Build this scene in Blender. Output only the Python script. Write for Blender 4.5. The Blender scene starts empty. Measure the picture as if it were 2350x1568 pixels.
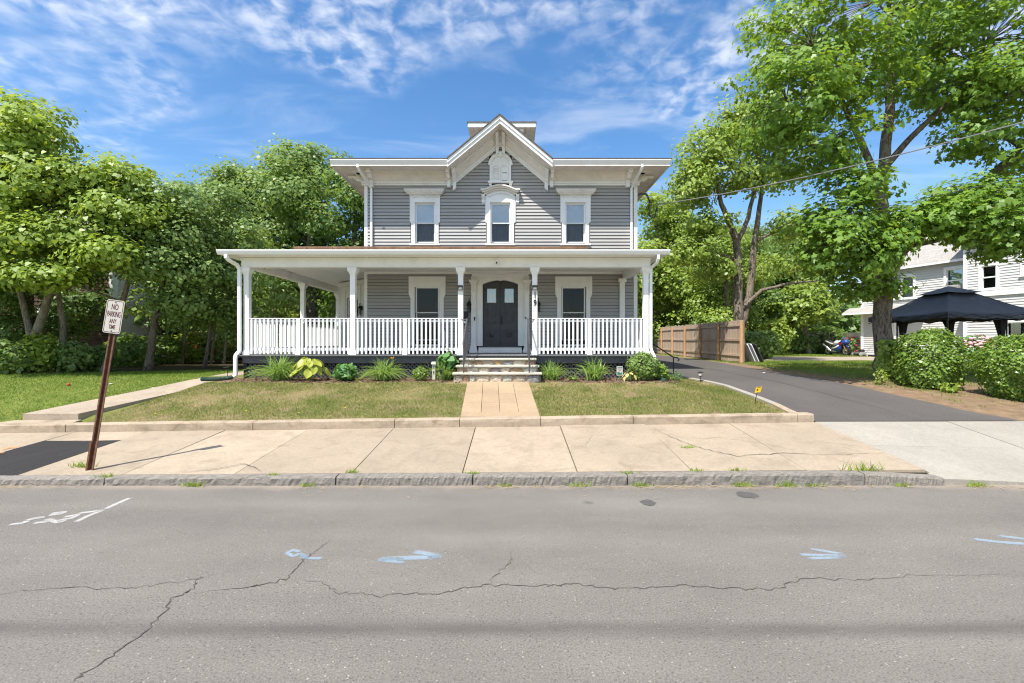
import bpy, bmesh, math, random
import numpy as np
from mathutils import Vector, Matrix

# ---------------------------------------------------------------- camera, sky, sun, exposure
SC = bpy.context.scene
C = SC.collection
F = 1044.0          # focal length in units of the 2350 px wide survey picture
EYE = 1.87          # eye height over the road
def X(px, d): return (px - 1175.0) * d / F
def Z(py, d): return EYE + (784.0 - py) * d / F

cam_d = bpy.data.cameras.new('camera')
cam = bpy.data.objects.new('camera', cam_d); C.objects.link(cam)
cam.location = (0, 0, EYE); cam.rotation_euler = (math.radians(90), 0, 0)
cam_d.sensor_width = 36.0; cam_d.lens = 36.0 * F / 2350.0
cam_d.clip_start = 0.05; cam_d.clip_end = 3000
SC.camera = cam

LIGHT = Vector((0.62, 0.80, -1.78)).normalized()       # the way the sunlight travels
SUN_EL = math.asin(-LIGHT.z)
SUN_AZ = math.atan2(-LIGHT.x, -LIGHT.y)                # from +Y towards +X
world = bpy.data.worlds.new('World'); SC.world = world; world.use_nodes = True
wn, wl = world.node_tree.nodes, world.node_tree.links
wn.clear()
def W(t, **k):
    n = wn.new(t)
    for a, b in k.items():
        if a == 'op': n.operation = b
        else: n.inputs[a].default_value = b
    return n
w_out = W('ShaderNodeOutputWorld'); w_bg = W('ShaderNodeBackground'); w_bg.inputs['Strength'].default_value = 0.15
sky = W('ShaderNodeTexSky'); sky.sky_type = 'NISHITA'; sky.sun_disc = False
sky.sun_elevation = SUN_EL; sky.sun_rotation = SUN_AZ; sky.altitude = 30; sky.air_density = 1.0; sky.dust_density = 1.1; sky.ozone_density = 1.0
hsv = W('ShaderNodeHueSaturation'); hsv.inputs['Saturation'].default_value = 1.30; hsv.inputs['Hue'].default_value = 0.5
wl.new(sky.outputs[0], hsv.inputs['Color'])
w_tc = W('ShaderNodeTexCoord'); w_sep = W('ShaderNodeSeparateXYZ'); wl.new(w_tc.outputs['Generated'], w_sep.inputs[0])
w_z = W('ShaderNodeMath', op='MAXIMUM'); w_z.inputs[1].default_value = 0.02; wl.new(w_sep.outputs[2], w_z.inputs[0])
w_za = W('ShaderNodeMath', op='ADD'); w_za.inputs[1].default_value = 0.12; wl.new(w_z.outputs[0], w_za.inputs[0])
w_dx = W('ShaderNodeMath', op='DIVIDE'); wl.new(w_sep.outputs[0], w_dx.inputs[0]); wl.new(w_za.outputs[0], w_dx.inputs[1])
w_dy = W('ShaderNodeMath', op='DIVIDE'); wl.new(w_sep.outputs[1], w_dy.inputs[0]); wl.new(w_za.outputs[0], w_dy.inputs[1])
w_cmb = W('ShaderNodeCombineXYZ'); wl.new(w_dx.outputs[0], w_cmb.inputs[0]); wl.new(w_dy.outputs[0], w_cmb.inputs[1])
def wnoise(scale, detail, rough, off, dist=0.0, sx=1, sy=1):
    mp = wn.new('ShaderNodeMapping'); mp.inputs['Location'].default_value = off; mp.inputs['Scale'].default_value = (sx, sy, 1)
    wl.new(w_cmb.outputs[0], mp.inputs[0])
    n = wn.new('ShaderNodeTexNoise'); n.inputs['Scale'].default_value = scale; n.inputs['Detail'].default_value = detail
    n.inputs['Roughness'].default_value = rough; n.inputs['Distortion'].default_value = dist
    wl.new(mp.outputs[0], n.inputs['Vector']); return n.outputs['Fac']
def wramp(src, lo, hi):
    r = wn.new('ShaderNodeMapRange'); r.inputs['From Min'].default_value = lo; r.inputs['From Max'].default_value = hi
    r.interpolation_type = 'SMOOTHSTEP'; wl.new(src, r.inputs['Value']); return r.outputs[0]
cn = W('ShaderNodeMath', op='MULTIPLY'); wl.new(wnoise(1.5, 3, 0.55, (3.1, 7.83, 0.0), 0.4), cn.inputs[0]); cn.inputs[1].default_value = 1.5
cb = W('ShaderNodeMath', op='SUBTRACT'); wl.new(cn.outputs[0], cb.inputs[0]); wl.new(w_dy.outputs[0], cb.inputs[1])    # a bank of small cloud reaching ahead from overhead
cover = wramp(cb.outputs[0], -0.80, -0.36)
puff = wramp(wnoise(16.0, 4, 0.50, (1.0, 2.0, 4.0), 0.3), 0.32, 0.80)
veil = wramp(wnoise(1.6, 6, 0.55, (5.0, 1.0, 2.0), 0.6, 1.0, 2.2), 0.45, 0.85)
pm = W('ShaderNodeMath', op='MULTIPLY'); wl.new(cover, pm.inputs[0]); wl.new(puff, pm.inputs[1])
pm2 = W('ShaderNodeMath', op='MULTIPLY'); wl.new(pm.outputs[0], pm2.inputs[0]); pm2.inputs[1].default_value = 0.58
vm = W('ShaderNodeMath', op='MULTIPLY'); wl.new(veil, vm.inputs[0]); vm.inputs[1].default_value = 0.36
cm = W('ShaderNodeMath', op='ADD'); wl.new(pm2.outputs[0], cm.inputs[0]); wl.new(vm.outputs[0], cm.inputs[1])
cm.use_clamp = True
hz_n = wn.new('ShaderNodeMapRange'); hz_n.inputs['From Min'].default_value = 0.03; hz_n.inputs['From Max'].default_value = 0.3
wl.new(w_sep.outputs[2], hz_n.inputs['Value'])
cm2 = W('ShaderNodeMath', op='MULTIPLY'); wl.new(cm.outputs[0], cm2.inputs[0]); wl.new(hz_n.outputs[0], cm2.inputs[1])
w_mix = wn.new('ShaderNodeMix'); w_mix.data_type = 'RGBA'
wl.new(cm2.outputs[0], w_mix.inputs[0]); wl.new(hsv.outputs[0], w_mix.inputs[6]); w_mix.inputs[7].default_value = (5.6, 5.7, 5.9, 1)
wl.new(w_mix.outputs[2], w_bg.inputs['Color']); wl.new(w_bg.outputs[0], w_out.inputs[0])

sun_d = bpy.data.lights.new('sun', 'SUN'); sun_d.energy = 5.0; sun_d.angle = math.radians(0.55); sun_d.color = (1.0, 0.955, 0.88)
sun = bpy.data.objects.new('sun', sun_d); C.objects.link(sun); sun.location = (-20, -20, 50)
sun.rotation_euler = LIGHT.to_track_quat('-Z', 'Y').to_euler()

SC.view_settings.view_transform = 'Standard'; SC.view_settings.look = 'None'
SC.view_settings.exposure = 0.60; SC.view_settings.gamma = 1.0; SC.view_settings.use_curve_mapping = False
SC.render.engine = 'CYCLES'
SC.cycles.use_denoising = True; SC.cycles.denoiser = 'OPENIMAGEDENOISE'; SC.cycles.denoising_input_passes = 'RGB_ALBEDO_NORMAL'; SC.cycles.denoising_prefilter = 'ACCURATE'; SC.cycles.pixel_filter_type = 'BLACKMAN_HARRIS'; SC.cycles.filter_width = 1.15
SC.cycles.max_bounces = 8; SC.cycles.diffuse_bounces = 4; SC.cycles.transparent_max_bounces = 12
SC.cycles.sample_clamp_indirect = 6

# ---------------------------------------------------------------- helpers
rng = np.random.default_rng(7)
random.seed(7)
WLOC = {}
LOCAL = set()

class MB:
    def __init__(s): s.v = []; s.f = []
    def add(s, verts, faces):
        o = len(s.v); s.v += [tuple(p) for p in verts]; s.f += [tuple(i + o for i in fc) for fc in faces]; return s
    def hexa(s, p):
        return s.add(p, [(0, 3, 2, 1), (4, 5, 6, 7), (0, 1, 5, 4), (1, 2, 6, 5), (2, 3, 7, 6), (3, 0, 4, 7)])
    def box(s, x0, x1, y0, y1, z0, z1):
        return s.hexa([(x0, y0, z0), (x1, y0, z0), (x1, y1, z0), (x0, y1, z0), (x0, y0, z1), (x1, y0, z1), (x1, y1, z1), (x0, y1, z1)])
    def prism(s, a, b):
        """a, b: matching rings of points; closed solid between them"""
        n = len(a)
        return s.add(list(a) + list(b), [tuple(range(n - 1, -1, -1)), tuple(range(n, 2 * n))] + [(i, (i + 1) % n, n + (i + 1) % n, n + i) for i in range(n)])
    def loft(s, rings, cap=True):
        n = len(rings[0]); o = len(s.v)
        vs = [p for r in rings for p in r]; fs = []
        for k in range(len(rings) - 1):
            for i in range(n):
                j = (i + 1) % n
                fs.append((k * n + i, k * n + j, (k + 1) * n + j, (k + 1) * n + i))
        if cap:
            fs.append(tuple(range(n - 1, -1, -1))); fs.append(tuple((len(rings) - 1) * n + i for i in range(n)))
        return s.add(vs, fs)
    def tube(s, path, r, n=8, cap=True):
        pts = [Vector(p) for p in path]
        rs = r if hasattr(r, '__len__') else [r] * len(pts)
        rings = []; prev = None
        for i, p in enumerate(pts):
            t = (pts[min(i + 1, len(pts) - 1)] - pts[max(i - 1, 0)])
            if t.length < 1e-9: t = Vector((0, 0, 1))
            t.normalize()
            if prev is None:
                a = Vector((1, 0, 0)) if abs(t.x) < 0.8 else Vector((0, 1, 0))
                u = (a - t * a.dot(t)).normalized()
            else:
                u = (prev - t * prev.dot(t))
                u = u.normalized() if u.length > 1e-6 else prev
            prev = u; w = t.cross(u)
            rings.append([tuple(p + (u * math.cos(2 * math.pi * k / n) + w * math.sin(2 * math.pi * k / n)) * rs[i]) for k in range(n)])
        return s.loft(rings, cap)
    def lathe(s, prof, c=(0, 0, 0), n=16):
        rings = [[(c[0] + r * math.cos(2 * math.pi * k / n), c[1] + r * math.sin(2 * math.pi * k / n), c[2] + z) for k in range(n)] for r, z in prof]
        return s.loft(rings)
    def xf(s, m):
        s.v = [tuple(m @ Vector(p)) for p in s.v]; return s
    def mesh(s, name, smooth=False, fix=True):
        me = bpy.data.meshes.new(name); me.from_pydata(s.v, [], s.f)
        if fix:
            bm = bmesh.new(); bm.from_mesh(me); bmesh.ops.recalc_face_normals(bm, faces=bm.faces[:]); bm.to_mesh(me); bm.free()
        if smooth: me.polygons.foreach_set('use_smooth', [True] * len(me.polygons))
        me.update(); return me
    def build(s, name, mat, parent=None, loc=(0, 0, 0), smooth=False, fix=True):
        return put(name, s.mesh(name, smooth, fix), mat, parent, loc)

def put(name, me, mat, parent=None, loc=(0, 0, 0), rot=None, scale=None):
    o = bpy.data.objects.new(name, me); C.objects.link(o)
    if mat is not None and len(me.materials) == 0: me.materials.append(mat)
    loc = Vector(loc)
    if parent is not None:
        o.parent = parent
        if parent.name in LOCAL: LOCAL.add(o.name)
        else:
            WLOC[o.name] = loc.copy(); loc = loc - WLOC[parent.name]
    else: WLOC[o.name] = loc.copy()
    o.location = loc
    if rot is not None: o.rotation_euler = rot
    if scale is not None: o.scale = scale if hasattr(scale, '__len__') else (scale,) * 3
    return o
def tag(o, label=None, cat=None, group=None, kind=None):
    if label: o['label'] = label
    if cat: o['category'] = cat
    if group: o['group'] = group
    if kind: o['kind'] = kind
    return o
def thing(name, label, cat, loc=(0, 0, 0), group=None, rotz=None, scale=None):
    o = bpy.data.objects.new(name, None); C.objects.link(o); o.empty_display_size = 0.2
    o.location = loc; WLOC[o.name] = Vector(loc)
    if rotz is not None: o.rotation_euler = (0, 0, rotz); LOCAL.add(o.name)
    if scale is not None: o.scale = (scale,) * 3; LOCAL.add(o.name)
    return tag(o, label, cat, group)
def copy_tree(o, loc, rotz=0.0, scale=1.0, label=None):
    r = o.copy(); C.objects.link(r); r.location = loc; r.rotation_euler = (0, 0, rotz); r.scale = (scale,) * 3
    if label: r['label'] = label
    for ch in o.children:
        c = ch.copy(); C.objects.link(c); c.parent = r
        for g in ch.children:
            d = g.copy(); C.objects.link(d); d.parent = c
    return r

class Fr:
    """frame of an upright wall: u along it, w proud of it"""
    def __init__(s, o, d):
        l = math.hypot(*d); s.o = o; s.d = (d[0] / l, d[1] / l); s.n = (s.d[1], -s.d[0])
    def P(s, u, z, w=0.0): return (s.o[0] + s.d[0] * u + s.n[0] * w, s.o[1] + s.d[1] * u + s.n[1] * w, z)
    def box(s, mb, u0, u1, z0, z1, w0, w1):
        P = s.P
        return mb.hexa([P(u0, z0, w1), P(u1, z0, w1), P(u1, z0, w0), P(u0, z0, w0), P(u0, z1, w1), P(u1, z1, w1), P(u1, z1, w0), P(u0, z1, w0)])
    def prism(s, mb, poly, w0, w1):
        return mb.prism([s.P(u, z, w0) for u, z in poly], [s.P(u, z, w1) for u, z in poly])
    def holes(s, mb, u0, u1, z0, z1, holes, w0, w1):
        us = sorted({u0, u1} | {h[0] for h in holes} | {h[1] for h in holes}); zs = sorted({z0, z1} | {h[2] for h in holes} | {h[3] for h in holes})
        for a, b in zip(us, us[1:]):
            for c, d in zip(zs, zs[1:]):
                m, k = (a + b) / 2, (c + d) / 2
                if any(h[0] < m < h[1] and h[2] < k < h[3] for h in holes): continue
                s.box(mb, a, b, c, d, w0, w1)
        return mb
    def lap(s, mb, u0, u1, z0, z1, step, holes=(), t=0.02):
        z = z0
        while z < z1 - 0.02:
            zt = min(z + step, z1); segs = [(u0, u1)]
            for h in holes:
                if h[2] < (z + zt) / 2 < h[3]:
                    segs = [q for a, b in segs for q in ((a, min(b, h[0])), (max(a, h[1]), b)) if q[1] - q[0] > 0.01]
            for a, b in segs:
                mb.prism([s.P(a, z, 0), s.P(a, z, t), s.P(a, zt, t * 0.25), s.P(a, zt, 0)], [s.P(b, z, 0), s.P(b, z, t), s.P(b, zt, t * 0.25), s.P(b, zt, 0)])
            z = zt
        return mb

def text_mesh(name, body, size, mat, parent, m, sx=1.0, ext=0.002, align='CENTER', fat=0.0):
    cu = bpy.data.curves.new(name, 'FONT'); cu.body = body; cu.size = size; cu.extrude = ext; cu.align_x = align; cu.align_y = 'CENTER'
    cu.offset = fat; cu.resolution_u = 3
    to = bpy.data.objects.new('tmp', cu)
    me = bpy.data.meshes.new_from_object(to); bpy.data.objects.remove(to); bpy.data.curves.remove(cu)
    me.materials.clear(); me.name = name
    me.transform(m @ Matrix.Diagonal((sx, 1, 1, 1)))
    return put(name, me, mat, parent)

# ---------------------------------------------------------------- materials
def mk(name):
    m = bpy.data.materials.new(name); m.use_nodes = True; nt = m.node_tree; nt.nodes.clear()
    out = nt.nodes.new('ShaderNodeOutputMaterial'); b = nt.nodes.new('ShaderNodeBsdfPrincipled'); nt.links.new(b.outputs[0], out.inputs[0])
    return m, nt, b, out
def node(nt, t, **k):
    n = nt.nodes.new(t)
    for a, v in k.items():
        if hasattr(n, a) and a not in ('inputs',): setattr(n, a, v)
        else: n.inputs[a.replace('_', ' ')].default_value = v
    return n
def pos(nt, scale=(1, 1, 1), loc=(0, 0, 0), rot=(0, 0, 0)):
    g = nt.nodes.new('ShaderNodeNewGeometry'); mp = nt.nodes.new('ShaderNodeMapping'); mp.inputs['Scale'].default_value = scale
    mp.inputs['Location'].default_value = loc; mp.inputs['Rotation'].default_value = rot
    nt.links.new(g.outputs['Position'], mp.inputs[0]); return mp.outputs[0]
def noise(nt, vec, scale, detail=3, rough=0.55, dist=0):
    n = nt.nodes.new('ShaderNodeTexNoise'); n.inputs['Scale'].default_value = scale; n.inputs['Detail'].default_value = detail
    n.inputs['Roughness'].default_value = rough; n.inputs['Distortion'].default_value = dist
    nt.links.new(vec, n.inputs['Vector']); return n.outputs['Fac']
def rng_map(nt, src, lo, hi, a=0.0, b=1.0):
    r = nt.nodes.new('ShaderNodeMapRange'); r.inputs['From Min'].default_value = lo; r.inputs['From Max'].default_value = hi
    r.inputs['To Min'].default_value = a; r.inputs['To Max'].default_value = b; nt.links.new(src, r.inputs['Value']); return r.outputs[0]
def mixc(nt, fac, a, b, mode='MIX'):
    m = nt.nodes.new('ShaderNodeMix'); m.data_type = 'RGBA'; m.blend_type = mode
    for i, s in ((0, fac), (6, a), (7, b)):
        if isinstance(s, (int, float)): m.inputs[i].default_value = s
        elif isinstance(s, tuple): m.inputs[i].default_value = (*s[:3], 1)
        else: nt.links.new(s, m.inputs[i])
    return m.outputs[2]
def mathn(nt, op, a, b=None, clamp=False):
    m = nt.nodes.new('ShaderNodeMath'); m.operation = op; m.use_clamp = clamp
    for i, s in ((0, a), (1, b)):
        if s is None: continue
        if isinstance(s, (int, float)): m.inputs[i].default_value = s
        else: nt.links.new(s, m.inputs[i])
    return m.outputs[0]
def bump(nt, b, h, strength, dist):
    n = nt.nodes.new('ShaderNodeBump'); n.inputs['Strength'].default_value = strength; n.inputs['Distance'].default_value = dist
    nt.links.new(h, n.inputs['Height']); nt.links.new(n.outputs[0], b.inputs['Normal'])
def mul(c, k): return tuple(min(1.0, x * k) for x in c)

def M(name, col, rough=0.6, var=0.12, scale=6.0, bmp=0.0, bscale=60.0, metallic=0.0, spec=0.35, stretch=(1, 1, 1), dirt=None, dirt_amt=0.0):
    m, nt, b, out = mk(name)
    p = pos(nt, stretch)
    c = mixc(nt, rng_map(nt, noise(nt, p, scale, 5, 0.6), 0.3, 0.7), mul(col, 1 - var), mul(col, 1 + var))
    if dirt:
        c = mixc(nt, rng_map(nt, noise(nt, pos(nt, stretch, (3, 5, 7)), scale * 0.45, 6, 0.7), 0.52, 0.72, 0, dirt_amt), c, dirt)
    nt.links.new(c, b.inputs['Base Color']); b.inputs['Roughness'].default_value = rough
    b.inputs['Metallic'].default_value = metallic; b.inputs['Specular IOR Level'].default_value = spec
    if bmp: bump(nt, b, noise(nt, pos(nt, stretch), bscale, 4, 0.6), bmp, 0.01)
    return m

WHITE = M('white_paint', (0.84, 0.83, 0.80), 0.5, 0.05, 3.0, 0.06, 30, dirt=(0.52, 0.47, 0.40), dirt_amt=0.25)
WHITE2 = M('white_vinyl', (0.86, 0.86, 0.85), 0.45, 0.03, 2.0)
CREAM = M('soffit_paint', (0.78, 0.73, 0.67), 0.6, 0.08, 4.0, 0.08, 20, dirt=(0.45, 0.38, 0.30), dirt_amt=0.3)
GREY = M('grey_clapboard_paint', (0.372, 0.360, 0.345), 0.55, 0.07, 2.2, 0.15, 14, stretch=(0.35, 1, 3), dirt=(0.26, 0.24, 0.21), dirt_amt=0.3)
CHAR = M('charcoal_paint', (0.085, 0.085, 0.092), 0.5, 0.2, 5.0, 0.1, 40)
DOORM = M('black_door_paint', (0.062, 0.063, 0.068), 0.42, 0.2, 8.0, 0.05, 50)
BLACK = M('black_metal', (0.025, 0.025, 0.027), 0.4, 0.2, 12.0, metallic=0.3)
IRON = M('grey_iron', (0.11, 0.11, 0.115), 0.42, 0.25, 14.0, metallic=0.5)
SHINGLE = M('roof_shingle', (0.12, 0.10, 0.088), 0.9, 0.3, 12.0, 0.4, 60)
COPPER = M('brown_rail_metal', (0.27, 0.15, 0.085), 0.45, 0.35, 5.0, metallic=0.4)
DARKROOM = M('dark_interior', (0.020, 0.020, 0.022), 0.9, 0.1, 3.0)  # near-black colour stands in for unlit rooms and gaps between boards
FLOORP = M('porch_floor_paint', (0.16, 0.165, 0.175), 0.55, 0.12, 4.0)
SILVER = M('silver_metal', (0.55, 0.55, 0.55), 0.3, 0.08, 8.0, metallic=0.9)
RUBBER = M('black_rubber', (0.02, 0.02, 0.021), 0.7, 0.2, 12.0)

def concrete(name, col, stain, amt, joint=0.0, blotch=0.10, var=0.05):
    m, nt, b, out = mk(name)
    p = pos(nt)
    big = rng_map(nt, noise(nt, p, 0.9, 4, 0.6), 0.3, 0.7)
    c = mixc(nt, big, mul(col, 1 - blotch), mul(col, 1 + blotch))
    oi = nt.nodes.new('ShaderNodeObjectInfo'); ov = rng_map(nt, oi.outputs['Random'], 0, 1, 1 - var, 1 + var)
    fine = mathn(nt, 'MULTIPLY', ov, rng_map(nt, noise(nt, p, 160, 2, 0.7), 0.25, 0.75, 0.74, 1.22))
    cg = nt.nodes.new('ShaderNodeCombineColor')
    for i in range(3): nt.links.new(fine, cg.inputs[i])
    c = mixc(nt, 1.0, c, cg.outputs[0], 'MULTIPLY')
    mid = rng_map(nt, noise(nt, p, 22, 5, 0.7), 0.35, 0.65, 0.9, 1.08)
    cg2 = nt.nodes.new('ShaderNodeCombineColor')
    for i in range(3): nt.links.new(mid, cg2.inputs[i])
    c = mixc(nt, 1.0, c, cg2.outputs[0], 'MULTIPLY')
    st = rng_map(nt, noise(nt, pos(nt, (1, 1, 1.6), (4, 2, 8)), 2.6, 8, 0.68, 0.6), 0.5, 0.72, 0, amt)
    c = mixc(nt, st, c, stain)
    nt.links.new(c, b.inputs['Base Color']); b.inputs['Roughness'].default_value = 0.9; b.inputs['Specular IOR Level'].default_value = 0.2
    bump(nt, b, noise(nt, p, 90, 5, 0.7), 0.25, 0.01)
    return m
SIDEWALK = concrete('old_sidewalk_concrete', (0.338, 0.275, 0.203), (0.2160, 0.1680, 0.1200), 0.65, var=0.10)
WALKC = concrete('tan_walk_concrete', (0.3640, 0.2680, 0.1720), (0.2800, 0.2000, 0.1280), 0.4)
EDGEC = concrete('edging_concrete', (0.3680, 0.2960, 0.2160), (0.1520, 0.1120, 0.0720), 0.75)
PALE = concrete('new_pale_concrete', (0.3200, 0.2960, 0.2520), (0.2480, 0.2160, 0.1720), 0.4)
PATHC = concrete('path_concrete', (0.3520, 0.2880, 0.2200), (0.1920, 0.1520, 0.1120), 0.5)
BLUESTONE = concrete('bluestone', (0.47, 0.45, 0.38), (0.33, 0.31, 0.25), 0.35)
MORTAR = concrete('mortar', (0.46, 0.37, 0.27), (0.3, 0.22, 0.16), 0.4)

def asphalt(name, col, speck, amt, road=False):
    m, nt, b, out = mk(name)
    p = pos(nt)
    big = rng_map(nt, noise(nt, pos(nt, (1.0, 0.45, 1) if not road else (0.6, 1.2, 1)), 0.9, 6, 0.65), 0.3, 0.7)
    c = mixc(nt, big, mul(col, 0.86), mul(col, 1.12))
    g = rng_map(nt, noise(nt, p, 75, 4, 0.8), 0.3, 0.72, 0.55, 1.45)
    cg = nt.nodes.new('ShaderNodeCombineColor')
    for i in range(3): nt.links.new(g, cg.inputs[i])
    c = mixc(nt, 1.0, c, cg.outputs[0], 'MULTIPLY')
    v = nt.nodes.new('ShaderNodeTexVoronoi'); v.inputs['Scale'].default_value = 46; nt.links.new(p, v.inputs['Vector'])
    sep = nt.nodes.new('ShaderNodeSeparateColor'); nt.links.new(v.outputs['Color'], sep.inputs[0])
    pick = rng_map(nt, sep.outputs[0], 0.82, 0.88)
    core = rng_map(nt, v.outputs['Distance'], 0.20, 0.34, 1, 0)
    sp = mathn(nt, 'MULTIPLY', mathn(nt, 'MULTIPLY', pick, core), amt)
    scol = mixc(nt, sep.outputs[1], speck, mul(speck, 0.55))
    c = mixc(nt, sp, c, scol)
    pick2 = rng_map(nt, sep.outputs[2], 0.80, 0.86)
    c = mixc(nt, mathn(nt, 'MULTIPLY', mathn(nt, 'MULTIPLY', pick2, core), 0.55), c, mul(col, 0.35))
    if road:
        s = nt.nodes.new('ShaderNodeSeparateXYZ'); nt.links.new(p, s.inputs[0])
        # a wavering darker band along the lane, scattered drips, and sand washed to the gutter
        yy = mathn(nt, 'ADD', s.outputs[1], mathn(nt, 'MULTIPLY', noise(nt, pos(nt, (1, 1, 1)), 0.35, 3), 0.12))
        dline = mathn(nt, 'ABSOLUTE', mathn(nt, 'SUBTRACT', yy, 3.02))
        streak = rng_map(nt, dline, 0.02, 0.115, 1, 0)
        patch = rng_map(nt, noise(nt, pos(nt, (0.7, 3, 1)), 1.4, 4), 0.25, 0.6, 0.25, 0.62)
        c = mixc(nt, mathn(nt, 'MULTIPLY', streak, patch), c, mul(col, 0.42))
        v2 = nt.nodes.new('ShaderNodeTexVoronoi'); v2.inputs['Scale'].default_value = 0.85; nt.links.new(pos(nt, (1, 1.3, 1)), v2.inputs['Vector'])
        sp2 = nt.nodes.new('ShaderNodeSeparateColor'); nt.links.new(v2.outputs['Color'], sp2.inputs[0])
        drip = mathn(nt, 'MULTIPLY', rng_map(nt, sp2.outputs[0], 0.66, 0.70), rng_map(nt, mathn(nt, 'ADD', v2.outputs['Distance'], mathn(nt, 'MULTIPLY', noise(nt, p, 16, 4), 0.05)), 0.055, 0.10, 0.6, 0))
        c = mixc(nt, drip, c, mul(col, 0.3))
        lane = rng_map(nt, noise(nt, pos(nt, (0.04, 1.0, 1)), 0.9, 3, 0.5), 0.35, 0.65, 0.90, 1.10); cgl = nt.nodes.new('ShaderNodeCombineColor')
        for i in range(3): nt.links.new(lane, cgl.inputs[i])
        c = mixc(nt, 1.0, c, cgl.outputs[0], 'MULTIPLY')
        gut = mathn(nt, 'ADD', s.outputs[1], mathn(nt, 'MULTIPLY', noise(nt, p, 1.8, 5), 0.5))
        sand = rng_map(nt, gut, 5.98, 6.22, 0, 0.62)
        c = mixc(nt, sand, c, (0.36, 0.29, 0.22))
    nt.links.new(c, b.inputs['Base Color']); b.inputs['Roughness'].default_value = 0.88; b.inputs['Specular IOR Level'].default_value = 0.25
    bump(nt, b, noise(nt, p, 85, 4, 0.75), 0.5, 0.012)
    return m
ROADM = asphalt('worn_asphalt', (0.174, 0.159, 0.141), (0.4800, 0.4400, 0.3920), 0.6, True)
DRIVEM = asphalt('driveway_asphalt', (0.1000, 0.0896, 0.0832), (0.2560, 0.2320, 0.2080), 0.4)
PATCHM = asphalt('patch_asphalt', (0.0320, 0.0296, 0.0288), (0.1280, 0.1200, 0.1120), 0.4)

def rock(name, cols, scale=9):
    m, nt, b, out = mk(name)
    oi = nt.nodes.new('ShaderNodeObjectInfo'); r = nt.nodes.new('ShaderNodeValToRGB'); r.color_ramp.interpolation = 'CONSTANT'
    e = r.color_ramp.elements
    while len(e) < len(cols): e.new(0.5)
    for i, c in enumerate(cols): e[i].position = i / len(cols); e[i].color = (*c, 1)
    nt.links.new(oi.outputs['Random'], r.inputs[0])
    p = pos(nt, (1, 1, 2.2))
    n = rng_map(nt, noise(nt, p, scale, 7, 0.7, 0.8), 0.3, 0.7, 0.6, 1.35)
    cg = nt.nodes.new('ShaderNodeCombineColor')
    for i in range(3): nt.links.new(n, cg.inputs[i])
    nt.links.new(mixc(nt, 1.0, r.outputs[0], cg.outputs[0], 'MULTIPLY'), b.inputs['Base Color'])
    b.inputs['Roughness'].default_value = 0.85
    bump(nt, b, noise(nt, p, 26, 6, 0.7), 0.6, 0.02)
    return m
FIELDSTONE = rock('field_stone', [(0.394, 0.336, 0.255), (0.464, 0.313, 0.162), (0.278, 0.267, 0.255), (0.534, 0.464, 0.360), (0.348, 0.232, 0.139), (0.418, 0.418, 0.348), (0.255, 0.209, 0.197)])
GRANITE = rock('granite_kerb', [(0.205, 0.186, 0.160), (0.178, 0.163, 0.145), (0.225, 0.203, 0.175)], 14)

def wood(name, a, bcol):
    m, nt, b, out = mk(name)
    oi = nt.nodes.new('ShaderNodeObjectInfo')
    c0 = mixc(nt, oi.outputs['Random'], a, bcol)
    n = rng_map(nt, noise(nt, pos(nt, (14, 14, 0.9)), 3.0, 6, 0.65, 0.5), 0.3, 0.7, 0.65, 1.3)
    cg = nt.nodes.new('ShaderNodeCombineColor')
    for i in range(3): nt.links.new(n, cg.inputs[i])
    c1 = mixc(nt, 1.0, c0, cg.outputs[0], 'MULTIPLY')
    nt.links.new(c1, b.inputs['Base Color']); b.inputs['Roughness'].default_value = 0.85
    bump(nt, b, noise(nt, pos(nt, (20, 20, 1)), 5, 5, 0.6), 0.3, 0.01)
    return m
PICKET = wood('weathered_pickets', (0.52, 0.40, 0.29), (0.38, 0.285, 0.20))
POSTW = wood('fresh_fence_posts', (0.60, 0.36, 0.18), (0.50, 0.29, 0.15))

def leafmat(name, dark, light, trans, tcol, rough=0.45, spec=0.35, patch=0.6):
    m, nt, b, out = mk(name)
    g = nt.nodes.new('ShaderNodeNewGeometry')
    p = g.outputs['Position']
    r = g.outputs['Random Per Island']
    big = rng_map(nt, noise(nt, p, patch, 3, 0.5), 0.3, 0.7)
    f = mathn(nt, 'ADD', mathn(nt, 'MULTIPLY', r, 0.65), mathn(nt, 'MULTIPLY', big, 0.35))
    c = mixc(nt, f, dark, light)
    nt.links.new(c, b.inputs['Base Color']); b.inputs['Roughness'].default_value = rough; b.inputs['Specular IOR Level'].default_value = spec
    t = nt.nodes.new('ShaderNodeBsdfTranslucent'); tc = mixc(nt, f, mul(tcol, 0.7), tcol); nt.links.new(tc, t.inputs['Color'])
    mx = nt.nodes.new('ShaderNodeMixShader'); mx.inputs[0].default_value = trans
    nt.links.new(b.outputs[0], mx.inputs[1]); nt.links.new(t.outputs[0], mx.inputs[2]); nt.links.new(mx.outputs[0], out.inputs[0])
    return m
LEAF_MAPLE = leafmat('norway_maple_leaf', (0.080, 0.175, 0.028), (0.215, 0.350, 0.050), 0.36, (0.48, 0.66, 0.06))
LEAF_NEAR = leafmat('broad_light_leaf', (0.130, 0.225, 0.030), (0.350, 0.450, 0.080), 0.38, (0.60, 0.72, 0.07))
LEAF_MID = leafmat('mid_green_leaf', (0.105, 0.195, 0.048), (0.270, 0.370, 0.105), 0.34, (0.46, 0.60, 0.11))
LEAF_YEL = leafmat('fresh_yellow_green_leaf', (0.150, 0.250, 0.042), (0.330, 0.430, 0.085), 0.36, (0.58, 0.68, 0.09))
LEAF_DARK = leafmat('shade_green_leaf', (0.080, 0.160, 0.038), (0.200, 0.300, 0.070), 0.36, (0.36, 0.50, 0.08))
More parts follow.
